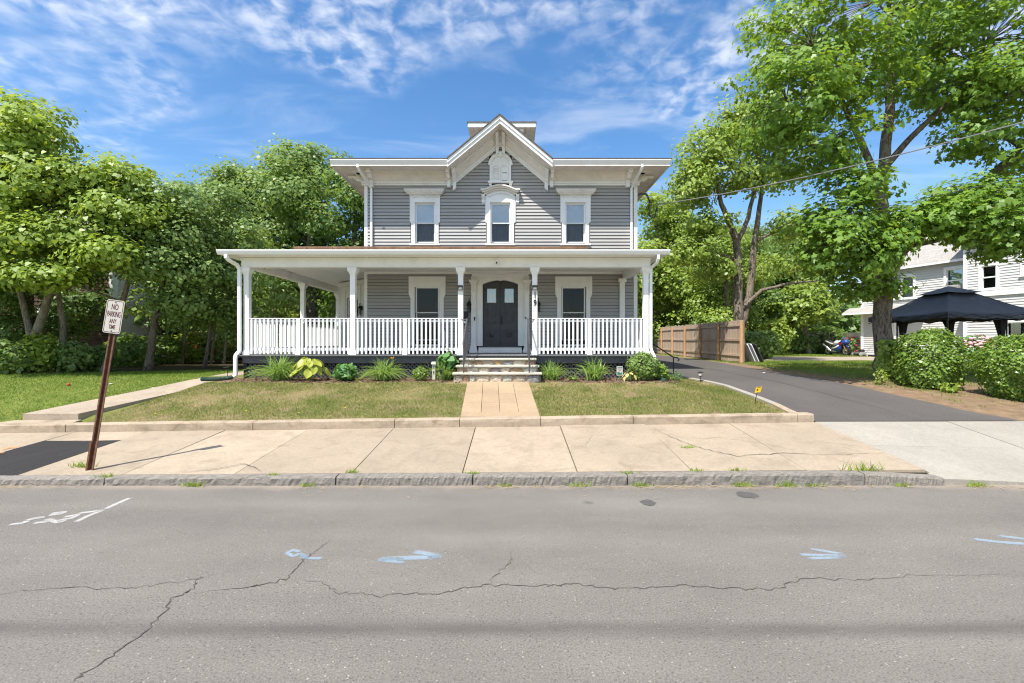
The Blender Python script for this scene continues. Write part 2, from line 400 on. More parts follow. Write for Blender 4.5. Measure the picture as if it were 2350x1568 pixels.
LEAF_HEDGE = leafmat('privet_leaf', (0.095, 0.185, 0.030), (0.260, 0.380, 0.070), 0.32, (0.44, 0.58, 0.07), 0.35, 0.5, 3.0)
LEAF_LILY = leafmat('daylily_blade', (0.136, 0.265, 0.055), (0.347, 0.483, 0.136), 0.30, (0.472, 0.641, 0.135), 0.4, 0.4, 2.0)
LEAF_HOSTA = leafmat('hosta_leaf', (0.30, 0.36, 0.045), (0.42, 0.44, 0.07), 0.28, (0.50, 0.52, 0.08), 0.4, 0.4, 6.0)
LEAF_DEEP = leafmat('deep_green_leaf', (0.073, 0.201, 0.055), (0.155, 0.311, 0.082), 0.22, (0.270, 0.472, 0.084), 0.4, 0.45, 3.0)
LEAF_CREAM = leafmat('cream_variegated_leaf', (0.42, 0.36, 0.10), (0.60, 0.52, 0.22), 0.2, (0.5, 0.45, 0.15), 0.45, 0.3, 9.0)
GRASSM = leafmat('lawn_blade', (0.1012, 0.1496, 0.0264), (0.2640, 0.2728, 0.0748), 0.3, (0.2816, 0.3344, 0.0704), 0.6, 0.2, 1.1)
STRAW = leafmat('dry_straw_blade', (0.3344, 0.2508, 0.1232), (0.4928, 0.3960, 0.2112), 0.2, (0.4400, 0.3520, 0.1760), 0.7, 0.15, 1.1)
GRASSL = leafmat('lush_lawn_blade', (0.085, 0.165, 0.020), (0.235, 0.320, 0.050), 0.3, (0.30, 0.42, 0.06), 0.6, 0.2, 0.8)

def bark(name, a, b_):
    m, nt, b, out = mk(name)
    p = pos(nt, (1, 1, 0.28))
    n = noise(nt, p, 16, 8, 0.72, 1.2)
    c = mixc(nt, rng_map(nt, n, 0.38, 0.58), a, b_)
    c = mixc(nt, rng_map(nt, noise(nt, pos(nt, (1, 1, 0.6)), 2.0, 4), 0.45, 0.7, 0, 0.5), c, mul(b_, 1.25))
    nt.links.new(c, b.inputs['Base Color']); b.inputs['Roughness'].default_value = 0.95; b.inputs['Specular IOR Level'].default_value = 0.15
    bump(nt, b, n, 1.0, 0.07)
    return m
BARK = bark('furrowed_bark', (0.055, 0.044, 0.036), (0.29, 0.24, 0.185))
BARK2 = bark('pale_bark', (0.12, 0.10, 0.075), (0.36, 0.31, 0.24))

def glass(name, tint, fac=0.35, rough=0.015, ior=1.5):
    m, nt, b, out = mk(name); nt.nodes.remove(b)
    tr = nt.nodes.new('ShaderNodeBsdfTransparent'); tr.inputs[0].default_value = (*tint, 1)
    gl = nt.nodes.new('ShaderNodeBsdfGlossy'); gl.inputs['Roughness'].default_value = rough
    n = nt.nodes.new('ShaderNodeBump'); n.inputs['Strength'].default_value = 0.12; n.inputs['Distance'].default_value = 0.02
    nt.links.new(noise(nt, pos(nt), 2.2, 2), n.inputs['Height']); nt.links.new(n.outputs[0], gl.inputs['Normal'])
    lw = nt.nodes.new('ShaderNodeFresnel'); lw.inputs[0].default_value = ior
    f = mathn(nt, 'ADD', mathn(nt, 'MULTIPLY', lw.outputs[0], 1.5), fac, True)
    mx = nt.nodes.new('ShaderNodeMixShader'); nt.links.new(f, mx.inputs[0])
    nt.links.new(tr.outputs[0], mx.inputs[1]); nt.links.new(gl.outputs[0], mx.inputs[2]); nt.links.new(mx.outputs[0], out.inputs[0])
    return m
GLASS = glass('window_glass', (0.93, 0.95, 0.94), 0.10)
SCREEN = glass('screened_glass', (0.66, 0.67, 0.69), 0.0, 0.2, 1.35)
GLASSD = glass('dark_glass', (0.55, 0.57, 0.57), 0.0, 0.02, 1.28)
BLIND = M('window_blind', (0.66, 0.67, 0.68), 0.7, 0.05, 30.0, stretch=(0.1, 1, 1))
CURTAIN = M('grey_curtain', (0.48, 0.48, 0.49), 0.8, 0.15, 10.0, stretch=(6, 1, 0.3))
CURTAIN_D = M('dark_curtain', (0.055, 0.055, 0.06), 0.8, 0.3, 10.0, stretch=(6, 1, 0.3))
# ---------------------------------------------------------------- the lie of the land
def smooth(t): t = np.clip(t, 0, 1); return t * t * (3 - 2 * t)
def zk(x): return 0.130 + 0.006 * np.clip(x, -14, 6)                       # top of the kerb
def zb(x): return 0.335 + 0.0136 * np.clip(x, -14, 14)                     # back of the sidewalk
def zs(x, y): return zk(x) + (zb(x) - zk(x)) * (y - 6.06) / (8.25 - 6.06)  # sidewalk surface
def prof_c(x, y):
    f = zb(x) + 0.12
    return f + (0.86 - f) * np.interp(y, [8.4, 11.25], [0, 1]) + np.interp(y, [11.25, 13, 30, 80], [0, 0.05, 0.08, 0.6])
def prof_l(x, y):
    f = zb(x) + 0.13
    return f + (0.88 - f) * np.interp(y, [8.4, 12.8], [0, 1]) + np.interp(y, [12.8, 30, 80], [0, 0.08, 0.6])
def drive_z(y): return np.interp(y, [6, 8.3, 12.5, 19.5, 30, 80], [0.30, 0.405, 0.70, 0.90, 0.95, 1.5])
def G(x, y):
    c = prof_c(x, y); l = prof_l(x, y); d = drive_z(y) + 0.0 * x
    c = c + (l - c) * smooth((-7.2 - x) / 1.2)
    t = smooth((x - 3.6) / 1.9)
    g = c + (d + 0.02 - c) * t
    bank = np.exp(-((x - 10.6) / 1.3) ** 2) * np.interp(y, [8.4, 10, 14, 18], [0.0, 0.06, 0.10, 0.03])
    g = g - 0.12 * smooth((x + 9.75) / 0.15) * smooth((-8.05 - x) / 0.15) * smooth((8.80 - y) / 0.1)
    g = g - 0.05 * smooth((x - 5.3) / 0.2) * smooth((9.6 - x) / 0.3) * smooth((9.4 - y) / 0.8)
    return g + bank + 0.012 * np.sin(x * 3.1 + y * 1.3) * np.sin(y * 2.7 - x * 0.9) * np.where(x > 9.3, 1.0, 0.4)
def Gs(x, y): return float(G(np.float64(x), np.float64(y)))

def grid_mesh(name, xs, ys, zf, mat, attr=None):
    gx, gy = np.meshgrid(xs, ys); gz = zf(gx, gy); nx, ny = len(xs), len(ys)
    me = bpy.data.meshes.new(name)
    v = np.stack([gx, gy, gz], -1).reshape(-1, 3)
    i = np.arange((ny - 1) * (nx - 1)); r, c = i // (nx - 1), i % (nx - 1); a = r * nx + c
    q = np.stack([a, a + 1, a + nx + 1, a + nx], -1)
    me.vertices.add(len(v)); me.vertices.foreach_set('co', v.ravel()); me.loops.add(q.size); me.loops.foreach_set('vertex_index', q.ravel())
    me.polygons.add(len(q)); me.polygons.foreach_set('loop_start', np.arange(len(q)) * 4); me.polygons.foreach_set('use_smooth', np.ones(len(q), bool))
    if attr is not None:
        at = me.attributes.new('soil', 'FLOAT', 'POINT'); at.data.foreach_set('value', attr(gx, gy).ravel().astype(np.float32))
    me.update(calc_edges=True); me.materials.append(mat); return me

# soil share of the ground: 0 lawn turf, 1 bare dirt, 2 leaf litter under the trees, 3 gravel drive
def soil(x, y):
    s = np.zeros_like(x)
    s = np.maximum(s, smooth((x - 8.9) / 0.4) * smooth((13.2 - y) / 1.0) * 1.0)          # bank by the driveway
    s = np.maximum(s, smooth((x - 8.7) / 0.3) * smooth((10.6 - x) / 1.0) * smooth((21.5 - y) / 1.5))
    s = np.maximum(s, np.where((np.abs(x + 1.6) < 6.2) & (y > 11.25) & (y < 12.4), 1.0, 0.0))   # planting bed
    grav = smooth((y - (21.5 + 0.12 * (x - 12))) / 0.8) * smooth(((28.3 - 0.1 * (x - 12)) - y) / 0.6) * smooth((x - 9.9) / 0.8)
    s = np.where(grav > 0.02, 3.0 * grav, s)
    wood_l = smooth((y - (12.6 + 0.30 * (x + 16))) / 1.0) * smooth((-8.6 - x) / 0.8)
    s = np.where(wood_l > 0.05, 2 * wood_l, s)
    s = np.where((y > 31) & (x > 5), 2.0, s)
    return s
def ground_mat():
    m, nt, b, out = mk('turf_and_soil')
    at = nt.nodes.new('ShaderNodeAttribute'); at.attribute_name = 'soil'; s = at.outputs['Fac']
    p = pos(nt)
    turf = mixc(nt, rng_map(nt, noise(nt, p, 1.1, 6, 0.65, 0.3), 0.36, 0.62), (0.105, 0.132, 0.028), (0.255, 0.212, 0.098))
    turf = mixc(nt, rng_map(nt, noise(nt, p, 2.3, 6, 0.7, 0.5), 0.50, 0.62, 0, 0.9), turf, (0.2772, 0.1974, 0.1260))
    turf = mixc(nt, rng_map(nt, noise(nt, p, 60, 3, 0.7), 0.3, 0.7, 0, 0.35), turf, (0.0546, 0.0630, 0.0168))
    sx_ = nt.nodes.new('ShaderNodeSeparateXYZ'); nt.links.new(p, sx_.inputs[0])
    turf = mixc(nt, rng_map(nt, sx_.outputs[0], -7.8, -8.8, 0, 0.7), turf, mixc(nt, rng_map(nt, noise(nt, p, 3.0, 5, 0.6), 0.3, 0.7), (0.085, 0.125, 0.022), (0.190, 0.215, 0.050)))
    dirt = mixc(nt, rng_map(nt, noise(nt, p, 5, 7, 0.7), 0.3, 0.7), (0.1470, 0.0966, 0.0588), (0.2772, 0.1974, 0.1260))
    sx_ = nt.nodes.new('ShaderNodeSeparateXYZ'); nt.links.new(p, sx_.inputs[0])
    turf = mixc(nt, rng_map(nt, sx_.outputs[0], -7.8, -8.8, 0, 0.7), turf, mixc(nt, rng_map(nt, noise(nt, p, 3.0, 5, 0.6), 0.3, 0.7), (0.085, 0.125, 0.022), (0.190, 0.215, 0.050)))
    dirt = mixc(nt, rng_map(nt, noise(nt, p, 45, 4, 0.7), 0.55, 0.7, 0, 0.6), dirt, (0.0840, 0.0546, 0.0336))
    litter = mixc(nt, rng_map(nt, noise(nt, p, 9, 6, 0.7), 0.3, 0.7), (0.0378, 0.0302, 0.0168), (0.0798, 0.0714, 0.0336))
    gravel = mixc(nt, rng_map(nt, noise(nt, p, 14, 6, 0.75), 0.3, 0.7), (0.2688, 0.2226, 0.1680), (0.3948, 0.3360, 0.2604))
    c = mixc(nt, rng_map(nt, s, 0.25, 0.95), turf, dirt)
    c = mixc(nt, rng_map(nt, s, 1.2, 1.9), c, litter)
    c = mixc(nt, rng_map(nt, s, 2.2, 2.8), c, gravel)
    nt.links.new(c, b.inputs['Base Color']); b.inputs['Roughness'].default_value = 0.98; b.inputs['Specular IOR Level'].default_value = 0.1
    bump(nt, b, noise(nt, p, 30, 6, 0.75), 0.6, 0.03)
    return m
GROUNDM = ground_mat()
def stretch_axis(a, b, step, far, n=14):
    core = np.arange(a, b + 1e-6, step); k = np.linspace(0, 1, n + 1)[1:] ** 2
    return np.concatenate([(a + (far[0] - a) * k)[::-1], core, b + (far[1] - b) * k])
gxs = stretch_axis(-22, 24, 0.2, (-400, 400)); gys = np.concatenate([np.arange(8.36, 32, 0.2), 32 + (700 - 32) * np.linspace(0, 1, 26)[0:] ** 2.2])
g = put('ground', grid_mesh('ground', gxs, gys, G, GROUNDM, soil), None); tag(g, kind='structure')
# land on the near side of the street, out of the picture
g2 = MB().box(-400, 400, -300, -5.5, -0.4, 0.12).build('ground', GROUNDM); tag(g2, kind='structure')

road = MB()
rx = np.linspace(-60, 60, 13)
road.add([(-400, -5.6, 0), (400, -5.6, 0), (400, 6.10, 0), (-400, 6.10, 0)], [(0, 1, 2, 3)])
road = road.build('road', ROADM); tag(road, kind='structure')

# cracks in the road surface: narrow sunken seams
CRACKM = M('crack_dark', (0.075, 0.067, 0.058), 0.95, 0.3, 20)
def strip(path, w, z, seed=0, jit=0.014, sub=9):
    r = np.random.default_rng(seed); pts = []
    for (a, b) in zip(path, path[1:]):
        for k in range(sub):
            t = k / sub; pts.append((a[0] + (b[0] - a[0]) * t + r.normal(0, jit), a[1] + (b[1] - a[1]) * t + r.normal(0, jit)))
    pts.append(path[-1]); mb = MB(); vs = []; n = len(pts)
    for i, p in enumerate(pts):
        q0, q1 = pts[max(i - 1, 0)], pts[min(i + 1, n - 1)]; dx, dy = q1[0] - q0[0], q1[1] - q0[1]; l = math.hypot(dx, dy) or 1
        ww = w * (0.45 + 0.8 * r.random()) * min(1, 0.25 + 3 * min(i, n - 1 - i) / n)
        zz = z(p[0], p[1]) if callable(z) else z
        vs += [(p[0] - dy / l * ww / 2, p[1] + dx / l * ww / 2, zz), (p[0] + dy / l * ww / 2, p[1] - dx / l * ww / 2, zz)]
    return mb.add(vs, [(2 * i, 2 * i + 1, 2 * i + 3, 2 * i + 2) for i in range(n - 1)])
def rp(px, py):            # a spot on the road
    d = F * EYE / (py - 784.0); return (X(px, d), d)
for k, (pts, w) in enumerate([
    ([(160, 1568), (215, 1535), (330, 1455), (395, 1375), (440, 1352), (460, 1325)], 0.010),
    ([(440, 1362), (560, 1350), (660, 1330), (690, 1290), (722, 1268), (758, 1240)], 0.009),
    ([(0, 1362), (150, 1348), (300, 1352), (440, 1332), (490, 1318)], 0.007),
    ([(665, 1330), (730, 1335), (775, 1360), (860, 1366), (1000, 1362), (1110, 1342), (1250, 1348), (1310, 1340), (1410, 1352), (1560, 1345), (1700, 1355), (1790, 1352), (1840, 1328), (1990, 1330), (2140, 1320), (2350, 1322)], 0.008),
    ([(1118, 1342), (1160, 1305), (1180, 1262)], 0.006)]):
    strip([rp(*q) for q in pts], w, 0.004, k).build('crack', CRACKM, road)

def spray(name, col):
    m, nt, b, out = mk(name); b.inputs['Base Color'].default_value = (*col, 1); b.inputs['Roughness'].default_value = 0.8
    at = nt.nodes.new('ShaderNodeAttribute'); at.attribute_name = 'edge'
    n = mathn(nt, 'ADD', mathn(nt, 'MULTIPLY', noise(nt, pos(nt), 90, 3, 0.8), 0.7), mathn(nt, 'MULTIPLY', noise(nt, pos(nt), 12, 3, 0.6), 0.5))
    a = rng_map(nt, mathn(nt, 'MULTIPLY', at.outputs['Fac'], mathn(nt, 'ADD', n, 0.30)), 0.24, 1.0, 0, 0.62)
    tr = nt.nodes.new('ShaderNodeBsdfTransparent'); mx = nt.nodes.new('ShaderNodeMixShader')
    nt.links.new(a, mx.inputs[0]); nt.links.new(tr.outputs[0], mx.inputs[1]); nt.links.new(b.outputs[0], mx.inputs[2]); nt.links.new(mx.outputs[0], out.inputs[0])
    return m
SPRAYW = spray('white_spray_paint', (0.72, 0.71, 0.68)); SPRAYB = spray('pale_blue_spray_paint', (0.36, 0.50, 0.62)); SPRAYO = spray('orange_spray_paint', (0.75, 0.25, 0.03))
def spray_mark(name, strokes, w, mat, label, zf=0.005):
    vs, fs, ed = [], [], []
    for st in strokes:
        pts = []
        for a, b in zip(st, st[1:]):
            for k in range(6): pts.append((a[0] + (b[0] - a[0]) * k / 6, a[1] + (b[1] - a[1]) * k / 6))
        pts.append(st[-1]); o = len(vs); n = len(pts)
        for i, p in enumerate(pts):
            q0, q1 = pts[max(i - 1, 0)], pts[min(i + 1, n - 1)]; dx, dy = q1[0] - q0[0], q1[1] - q0[1]; l = math.hypot(dx, dy) or 1
            e = min(1, (min(i, n - 1 - i) + 0.4) / 1.5)
            for t, a in ((-1.25, 0), (-0.5, 0.8), (0.5, 0.8), (1.25, 0)):
                x_, y_ = p[0] - dy / l * w * t / 2, p[1] + dx / l * w * t / 2
                vs.append((x_, y_, zf(x_, y_) if callable(zf) else zf)); ed.append(a * e)
        for i in range(n - 1):
            for t in range(3): fs.append((o + 4 * i + t, o + 4 * i + t + 1, o + 4 * i + t + 5, o + 4 * i + t + 4))
    me = bpy.data.meshes.new(name); me.from_pydata(vs, [], fs); at = me.attributes.new('edge', 'FLOAT', 'POINT'); at.data.foreach_set('value', ed)
    return tag(put(name, me, mat), label, 'road marking')
R = lambda *q: [rp(*a) for a in q]
spray_mark('spray_paint_mark', [R((300, 1143), (270, 1156), (240, 1170)), R((240, 1170), (200, 1186), (172, 1200)), R((175, 1180), (235, 1172)), R((110, 1184), (140, 1180), (148, 1176), (115, 1180)), R((130, 1196), (165, 1190), (180, 1182), (145, 1188)),
    R((60, 1196), (80, 1190), (100, 1188), (70, 1193)), R((75, 1202), (110, 1198), (120, 1192)), R((20, 1205), (50, 1202), (65, 1196)), R((105, 1192), (135, 1200), (150, 1194))], 0.075, SPRAYW, 'white scrawled utility spray paint arrow on the road below the parking sign')
spray_mark('spray_paint_mark', [R((690, 1268), (672, 1264), (660, 1270), (672, 1278), (690, 1272), (705, 1282), (742, 1283)), R((690, 1272), (706, 1284))], 0.055, SPRAYB, 'small pale blue looped spray paint mark crossed by a road crack')
spray_mark('spray_paint_mark', [R((1015, 1276), (990, 1280), (865, 1284)), R((865, 1284), (935, 1291)), R((1010, 1279), (948, 1266))], 0.095, SPRAYB, 'pale blue double ended spray paint arrow near the road centre')
spray_mark('spray_paint_mark', [R((1945, 1276), (1900, 1276), (1830, 1274)), R((1940, 1274), (1855, 1260)), R((1935, 1280), (1850, 1283))], 0.06, SPRAYB, 'pale blue spray paint arrow on the road below the driveway')
spray_mark('spray_paint_mark', [R((2230, 1238), (2300, 1246), (2390, 1252)), R((2285, 1230), (2390, 1243))], 0.075, SPRAYB, 'pale blue spray paint streaks on the road at the right picture edge')
TAR = M('tar_spot', (0.085, 0.08, 0.075), 0.85, 0.2, 30)
for k, (px, py, rx_, ry_) in enumerate([(1487, 1154, 0.085, 0.10), (1714, 1136, 0.13, 0.12)]):
    x, y = rp(px, py); n = 18; r = np.random.default_rng(k)
    ring = [(x + rx_ * (0.85 + 0.3 * r.random()) * math.cos(2 * math.pi * i / n), y + ry_ * (0.85 + 0.3 * r.random()) * math.sin(2 * math.pi * i / n), 0.004) for i in range(n)]
    MB().add(ring, [tuple(range(n))]).build('oil_stain', TAR, road)

# granite kerb: single stones with rough split faces
kerb = thing('granite_kerb', 'grey granite kerb of long rough split stones along the road', 'kerb', (0, 5.98, 0))
def rough_stone(x0, x1, y0, y1, z0a, z1a, z0b, z1b, seed, amp=0.005, nu=70, nz=4):
    """long block: front face split rough"""
    r = np.random.default_rng(seed); mb = MB(); rows = []
    prof = [(y0 + 0.004, 0.0), (y0, 0.30), (y0, 0.62), (y0 + 0.003, 0.90), (y0 + 0.018, 1.0), (y1 - 0.01, 1.0), (y1, 0.97), (y1, 0)]
    rings = []
    for i in range(nu + 1):
        t = i / nu; x = x0 + (x1 - x0) * t; zl = z0a + (z0b - z0a) * t; zh = z1a + (z1b - z1a) * t
        ring = []
        for j, (yy, h) in enumerate(prof):
            a = amp if j < 4 else amp * 0.35
            e = 0.006 if i in (0, nu) else 0
            ring.append((x + (r.normal(0, amp * 0.3) if 0 < i < nu else 0), yy + r.normal(0, a) * (1 if j < 6 else 0) + (e if j < 5 else 0), zl + (zh - zl) * h + (r.normal(0, a * 0.45) if 0 < j < 6 else 0) - (e if 3 < j < 6 else 0)))
        rings.append(ring)
    return mb.loft(rings)
kj = [-22, -17.5, -13.5, -10.9, -8.15, -5.30, -2.29, -0.51, 1.50, 4.58, 5.62]
for i, (a, b) in enumerate(zip(kj, kj[1:])):
    rough_stone(a + 0.008, b - 0.008, 5.90, 6.055, -0.1, float(zk(a)), -0.1, float(zk(b)) if i < len(kj) - 2 else 0.10, 50 + i).build('kerb_stone', GRANITE, kerb, smooth=False)

# sidewalk: one slab per bay
side = MB().add([(-60, 6.03, zs(-14, 6.06) - 0.03), (60, 6.03, -0.05), (60, 8.45, zs(14, 8.25) - 0.03), (-60, 8.45, zs(-14, 8.25) - 0.03)], [(0, 1, 2, 3)])
JOINT = M('joint_dirt', (0.10, 0.078, 0.05), 0.95, 0.3, 20)
side = MB()
sx = np.linspace(-40, 5.55, 24)
side.add([(x, 6.04, float(zs(x, 6.06)) - 0.035) for x in sx] + [(x, 8.40, float(zs(x, 8.25)) - 0.035) for x in sx], [(i, i + 1, i + 25, i + 24) for i in range(23)])
side = side.build('sidewalk', JOINT); tag(side, kind='structure')
def slab(x0, x1, y0, y1, zf, mat, name='slab', parent=None, seed=0, th=0.06, gap=0.007, tilt=0.004, ny=5, nx=5):
    r = np.random.default_rng(seed); a, b, c = r.normal(0, tilt, 3)
    xs = np.linspace(x0 + gap, x1 - gap, nx); ys = np.linspace(y0 + gap, y1 - gap, ny); mb = MB(); vs = []
    def z(x, y, i, j):
        t = a * (x - x0) / (x1 - x0) + b * (y - y0) / (y1 - y0) + c * 0.5
        return float(zf(x, y)) + t * 0.9
    top = [[(x, y, z(x, y, i, j)) for i, x in enumerate(xs)] for j, y in enumerate(ys)]
    e = 0.010
    for j in range(ny):
        for i in range(nx):
            x, y, q = top[j][i]
            if i in (0, nx - 1) or j in (0, ny - 1): q -= 0.003
            vs.append((x, y, q))
    fs = [(j * nx + i, j * nx + i + 1, (j + 1) * nx + i + 1, (j + 1) * nx + i) for j in range(ny - 1) for i in range(nx - 1)]
    ringi = [i for i in range(nx)] + [j * nx + nx - 1 for j in range(1, ny)] + [(ny - 1) * nx + i for i in range(nx - 2, -1, -1)] + [j * nx for j in range(ny - 2, 0, -1)]
    o = len(vs); vs += [(vs[k][0], vs[k][1], vs[k][2] - th) for k in ringi]; n = len(ringi)
    fs += [(ringi[k], ringi[(k + 1) % n], o + (k + 1) % n, o + k) for k in range(n)]
    return mb.add(vs, fs).build(name, mat, parent)
sj = [-22, -19, -16, -13, -11.4, -9.7, -7.92, -6.60, -5.20, -3.70, -2.14, -0.66, 0.87, 2.40, 3.93, 5.52]
for i, (a, b) in enumerate(zip(sj, sj[1:])):
    if a == -7.92:
        slab(a, b, 7.70, 8.25, zs, SIDEWALK, 'slab', side, 90 + i)
        slab(a, b, 6.06, 7.70, lambda x, y: zs(x, y) - 0.006 + 0.012 * math.sin(x * 5) * math.sin(y * 4), PATCHM, 'asphalt_patch', side, 90 + i, gap=0.003)
    else: slab(a, b, 6.06, 8.25, zs, SIDEWALK, 'slab', side, 90 + i)
def sp_(px, py):           # a spot on the sidewalk
    d = 7.0
    for _ in range(30):
        x = X(px, d); d = F * (EYE - float(zs(x, d))) / (py - 784.0)
    return (X(px, d), d)
zlift = lambda x, y: float(zs(x, y)) + 0.010
for k, (pts, w) in enumerate([([(1500, 985), (1560, 1012), (1610, 1030), (1690, 1048), (1800, 1040), (1900, 1045), (2030, 1040)], 0.014), ([(1560, 1012), (1650, 1005), (1760, 1020), (1850, 1040)], 0.007), ([(420, 1085), (490, 1078), (560, 1065), (600, 1085)], 0.012),
        ([(1310, 1010), (1360, 1000), (1340, 1030)], 0.005), ([(1850, 1010), (1960, 1024), (2060, 1040)], 0.006), ([(1230, 1085), (1290, 1078), (1330, 1074)], 0.007)]):
    strip([sp_(*q) for q in pts], w, zlift, 20 + k, 0.012).build('crack', CRACKM, side)
spray_mark('spray_paint_mark', [[sp_(2, 1035), sp_(20, 1029), sp_(40, 1030)], [sp_(0, 1043), sp_(10, 1041)]], 0.10, SPRAYO, 'orange spray paint dash on the dark asphalt patch', zf=lambda x, y: float(zs(x, y)) + 0.02)

# new pale concrete apron of the driveway
def za(x, y):
    f = np.interp(x, [5.5, 7.0, 11.5, 13.5], [0.095, 0.03, 0.03, 0.13]); bk = np.interp(x, [5.5, 14], [0.405, 0.42])
    return f + (bk - f) * (y - 5.95) / (8.30 - 5.95)
apron = MB(); ax = np.linspace(5.5, 40, 20)
apron.add([(x, 5.95, float(za(x, 5.95)) - 0.05) for x in ax] + [(x, 8.38, float(za(x, 8.30)) - 0.05) for x in ax], [(i, i + 1, i + 21, i + 20) for i in range(19)])
apron = apron.build('driveway_apron', JOINT); tag(apron, kind='structure')
aj = [5.53, 7.95, 10.4, 12.9, 15.4, 18, 22]
for i, (a, b) in enumerate(zip(aj, aj[1:])):
    slab(a, b, 5.92, 7.12, za, PALE, 'slab', apron, 130 + i, tilt=0.002, th=0.12); slab(a, b, 7.12, 8.32, za, PALE, 'slab', apron, 140 + i, tilt=0.002)

# driveway
dys = np.concatenate([[8.324], np.arange(8.6, 14, 0.3), np.arange(14, 34, 1.0)])
dl = np.interp(dys, [8.3, 10.5, 12.2, 13.2, 14.2, 15.2, 34], [5.46, 5.66, 5.66, 5.42, 5.00, 4.75, 4.75]); dr = np.interp(dys, [8.3, 9.2, 10.5, 13, 18, 22, 34], [9.35, 9.02, 8.95, 8.90, 8.90, 9.2, 9.6])
mb = MB(); vs = []; nc = 9
for y, a, b in zip(dys, dl, dr):
    for t in np.linspace(0, 1, nc):
        x = a + (b - a) * t; vs.append((x, y, float(za(x, y)) + 0.006 if y < 8.4 else max(float(drive_z(y)), Gs(x, y)) + 0.024 + 0.02 * math.sin(math.pi * t) * min(1, y - 8.4)))
mb.add(vs, [(j * nc + i, j * nc + i + 1, (j + 1) * nc + i + 1, (j + 1) * nc + i) for j in range(len(dys) - 1) for i in range(nc - 1)])
drive = mb.build('driveway', DRIVEM, smooth=True); tag(drive, kind='structure')
SEAM = M('asphalt_seam', (0.055, 0.05, 0.046), 0.9, 0.2, 12)
strip([(7.45, 8.6), (7.35, 11), (7.2, 14), (7.15, 19)], 0.018, lambda x, y: max(float(drive_z(y)), Gs(x, y)) + 0.052, 77, 0.006).build('seam', SEAM, drive)

# low concrete edging in front of the lawn and along the driveway
edging = thing('lawn_edging', 'low stained concrete edging between sidewalk and front lawn', 'edging', (-2, 8.33, 0.4))
ej = [-22, -18, -14.5, -11.6, -9.66, -8.10, -4.70, -2.13, -0.95, 0.52, 2.20, 5.18, 5.48]
for i, (a, b) in enumerate(zip(ej, ej[1:])):
    if a == -0.95: continue
    hA, hB = 0.145, 0.145
    nseg = 10; rings = []; r = np.random.default_rng(i + 300)
    w = 0.20 if a > 5 else 0.17
    for k in range(nseg + 1):
        x = a + 0.006 + (b - a - 0.012) * k / nseg; base = float(zb(x))
        rings.append([(x, 8.25, base - 0.1), (x, 8.248 + r.normal(0, 0.002), base + 0.07), (x, 8.25 + r.normal(0, 0.002), base + hA - 0.02), (x, 8.268, base + hA + r.normal(0, 0.002)), (x, 8.25 + w - 0.015, base + hA + 0.004 + r.normal(0, 0.002)), (x, 8.25 + w, base + hA - 0.012), (x, 8.25 + w, base - 0.1)])
    MB().loft(rings).build('edging_block', EDGEC, edging)
ed2 = thing('driveway_edging', 'narrow pale concrete edging between right lawn and driveway', 'edging', (5.5, 11, 0.6))
ep = [(5.38, 8.44), (5.56, 9.6), (5.60, 10.8), (5.60, 11.9), (5.45, 12.7), (5.18, 13.4), (4.86, 14.2)]
for i, (a, b) in enumerate(zip(ep, ep[1:])):
    dx, dy = b[0] - a[0], b[1] - a[1]; l = math.hypot(dx, dy); nx_, ny_ = -dy / l * 0.07, dx / l * 0.07
    rings = []
    for t in (0.006, 0.5, 0.994):
        x, y = a[0] + dx * t, a[1] + dy * t; zt = max(Gs(x - 0.1, y), float(drive_z(y))) + 0.055
        rings.append([(x + nx_, y + ny_, zt - 0.3), (x - nx_, y - ny_, zt - 0.3), (x - nx_, y - ny_, zt - 0.01), (x - nx_ * 0.8, y - ny_ * 0.8, zt), (x + nx_ * 0.8, y + ny_ * 0.8, zt), (x + nx_, y + ny_, zt - 0.01)])
    MB().loft(rings).build('edging_block', PALE if i else EDGEC, ed2)

# front walk: scored tan slab between edging and steps
walk = thing('front_walk', 'tan scored concrete walk rising from sidewalk to the stone steps', 'walkway', (-0.3, 9.8, 0.6))
wz = lambda t: (float(zb(-0.2)) + 0.145) + (0.885 - float(zb(-0.2)) - 0.145) * t
def wpt(s, t, dz=0.0):
    xl = -0.955 + (-1.094 + 0.955) * t; xr = 0.52 + (0.397 - 0.52) * t
    return (xl + (xr - xl) * s, 8.44 + (11.22 - 8.44) * t, wz(t) + dz)
MB().add([wpt(0, 0, -0.02), wpt(1, 0, -0.02), wpt(1, 1, -0.02), wpt(0, 1, -0.02), wpt(0, 0, -0.3), wpt(1, 0, -0.3), wpt(1, 1, -0.3), wpt(0, 1, -0.3)], [(0, 1, 2, 3), (0, 4, 5, 1), (1, 5, 6, 2), (3, 7, 4, 0)]).build('walk_bed', JOINT, walk)
ss = [0.0, 0.255, 0.5, 0.745, 1.0]; ts = [0.10, 0.335, 0.60, 0.83, 0.965]
for j in range(len(ts) - 1):
    for i in range(4):
        gs, gt = 0.0032, 0.0007
        s0, s1 = ss[i] + (gs if i else 0), ss[i + 1] - (gs if i < 3 else 0); t0, t1 = ts[j] + gt, ts[j + 1] - gt
        a = [wpt(s0, t0), wpt(s1, t0), wpt(s1, t1), wpt(s0, t1)]; b = [(p[0], p[1], p[2] - 0.05) for p in a]
        MB().hexa(b + a).build('paver', WALKC, walk)
a = [wpt(0, 0), wpt(1, 0), wpt(1, 0.0995), wpt(0, 0.0995)]; b = [(p[0], p[1], p[2] - 0.05) for p in a]; MB().hexa(b + a).build('paver', WALKC, walk)
a = [wpt(0, 0.9655), wpt(1, 0.9655), wpt(1.17, 1.0), wpt(-0.2, 1.0)]; b = [(p[0], p[1], p[2] - 0.05) for p in a]; MB().hexa(b + a).build('paver', WALKC, walk)
rings = []
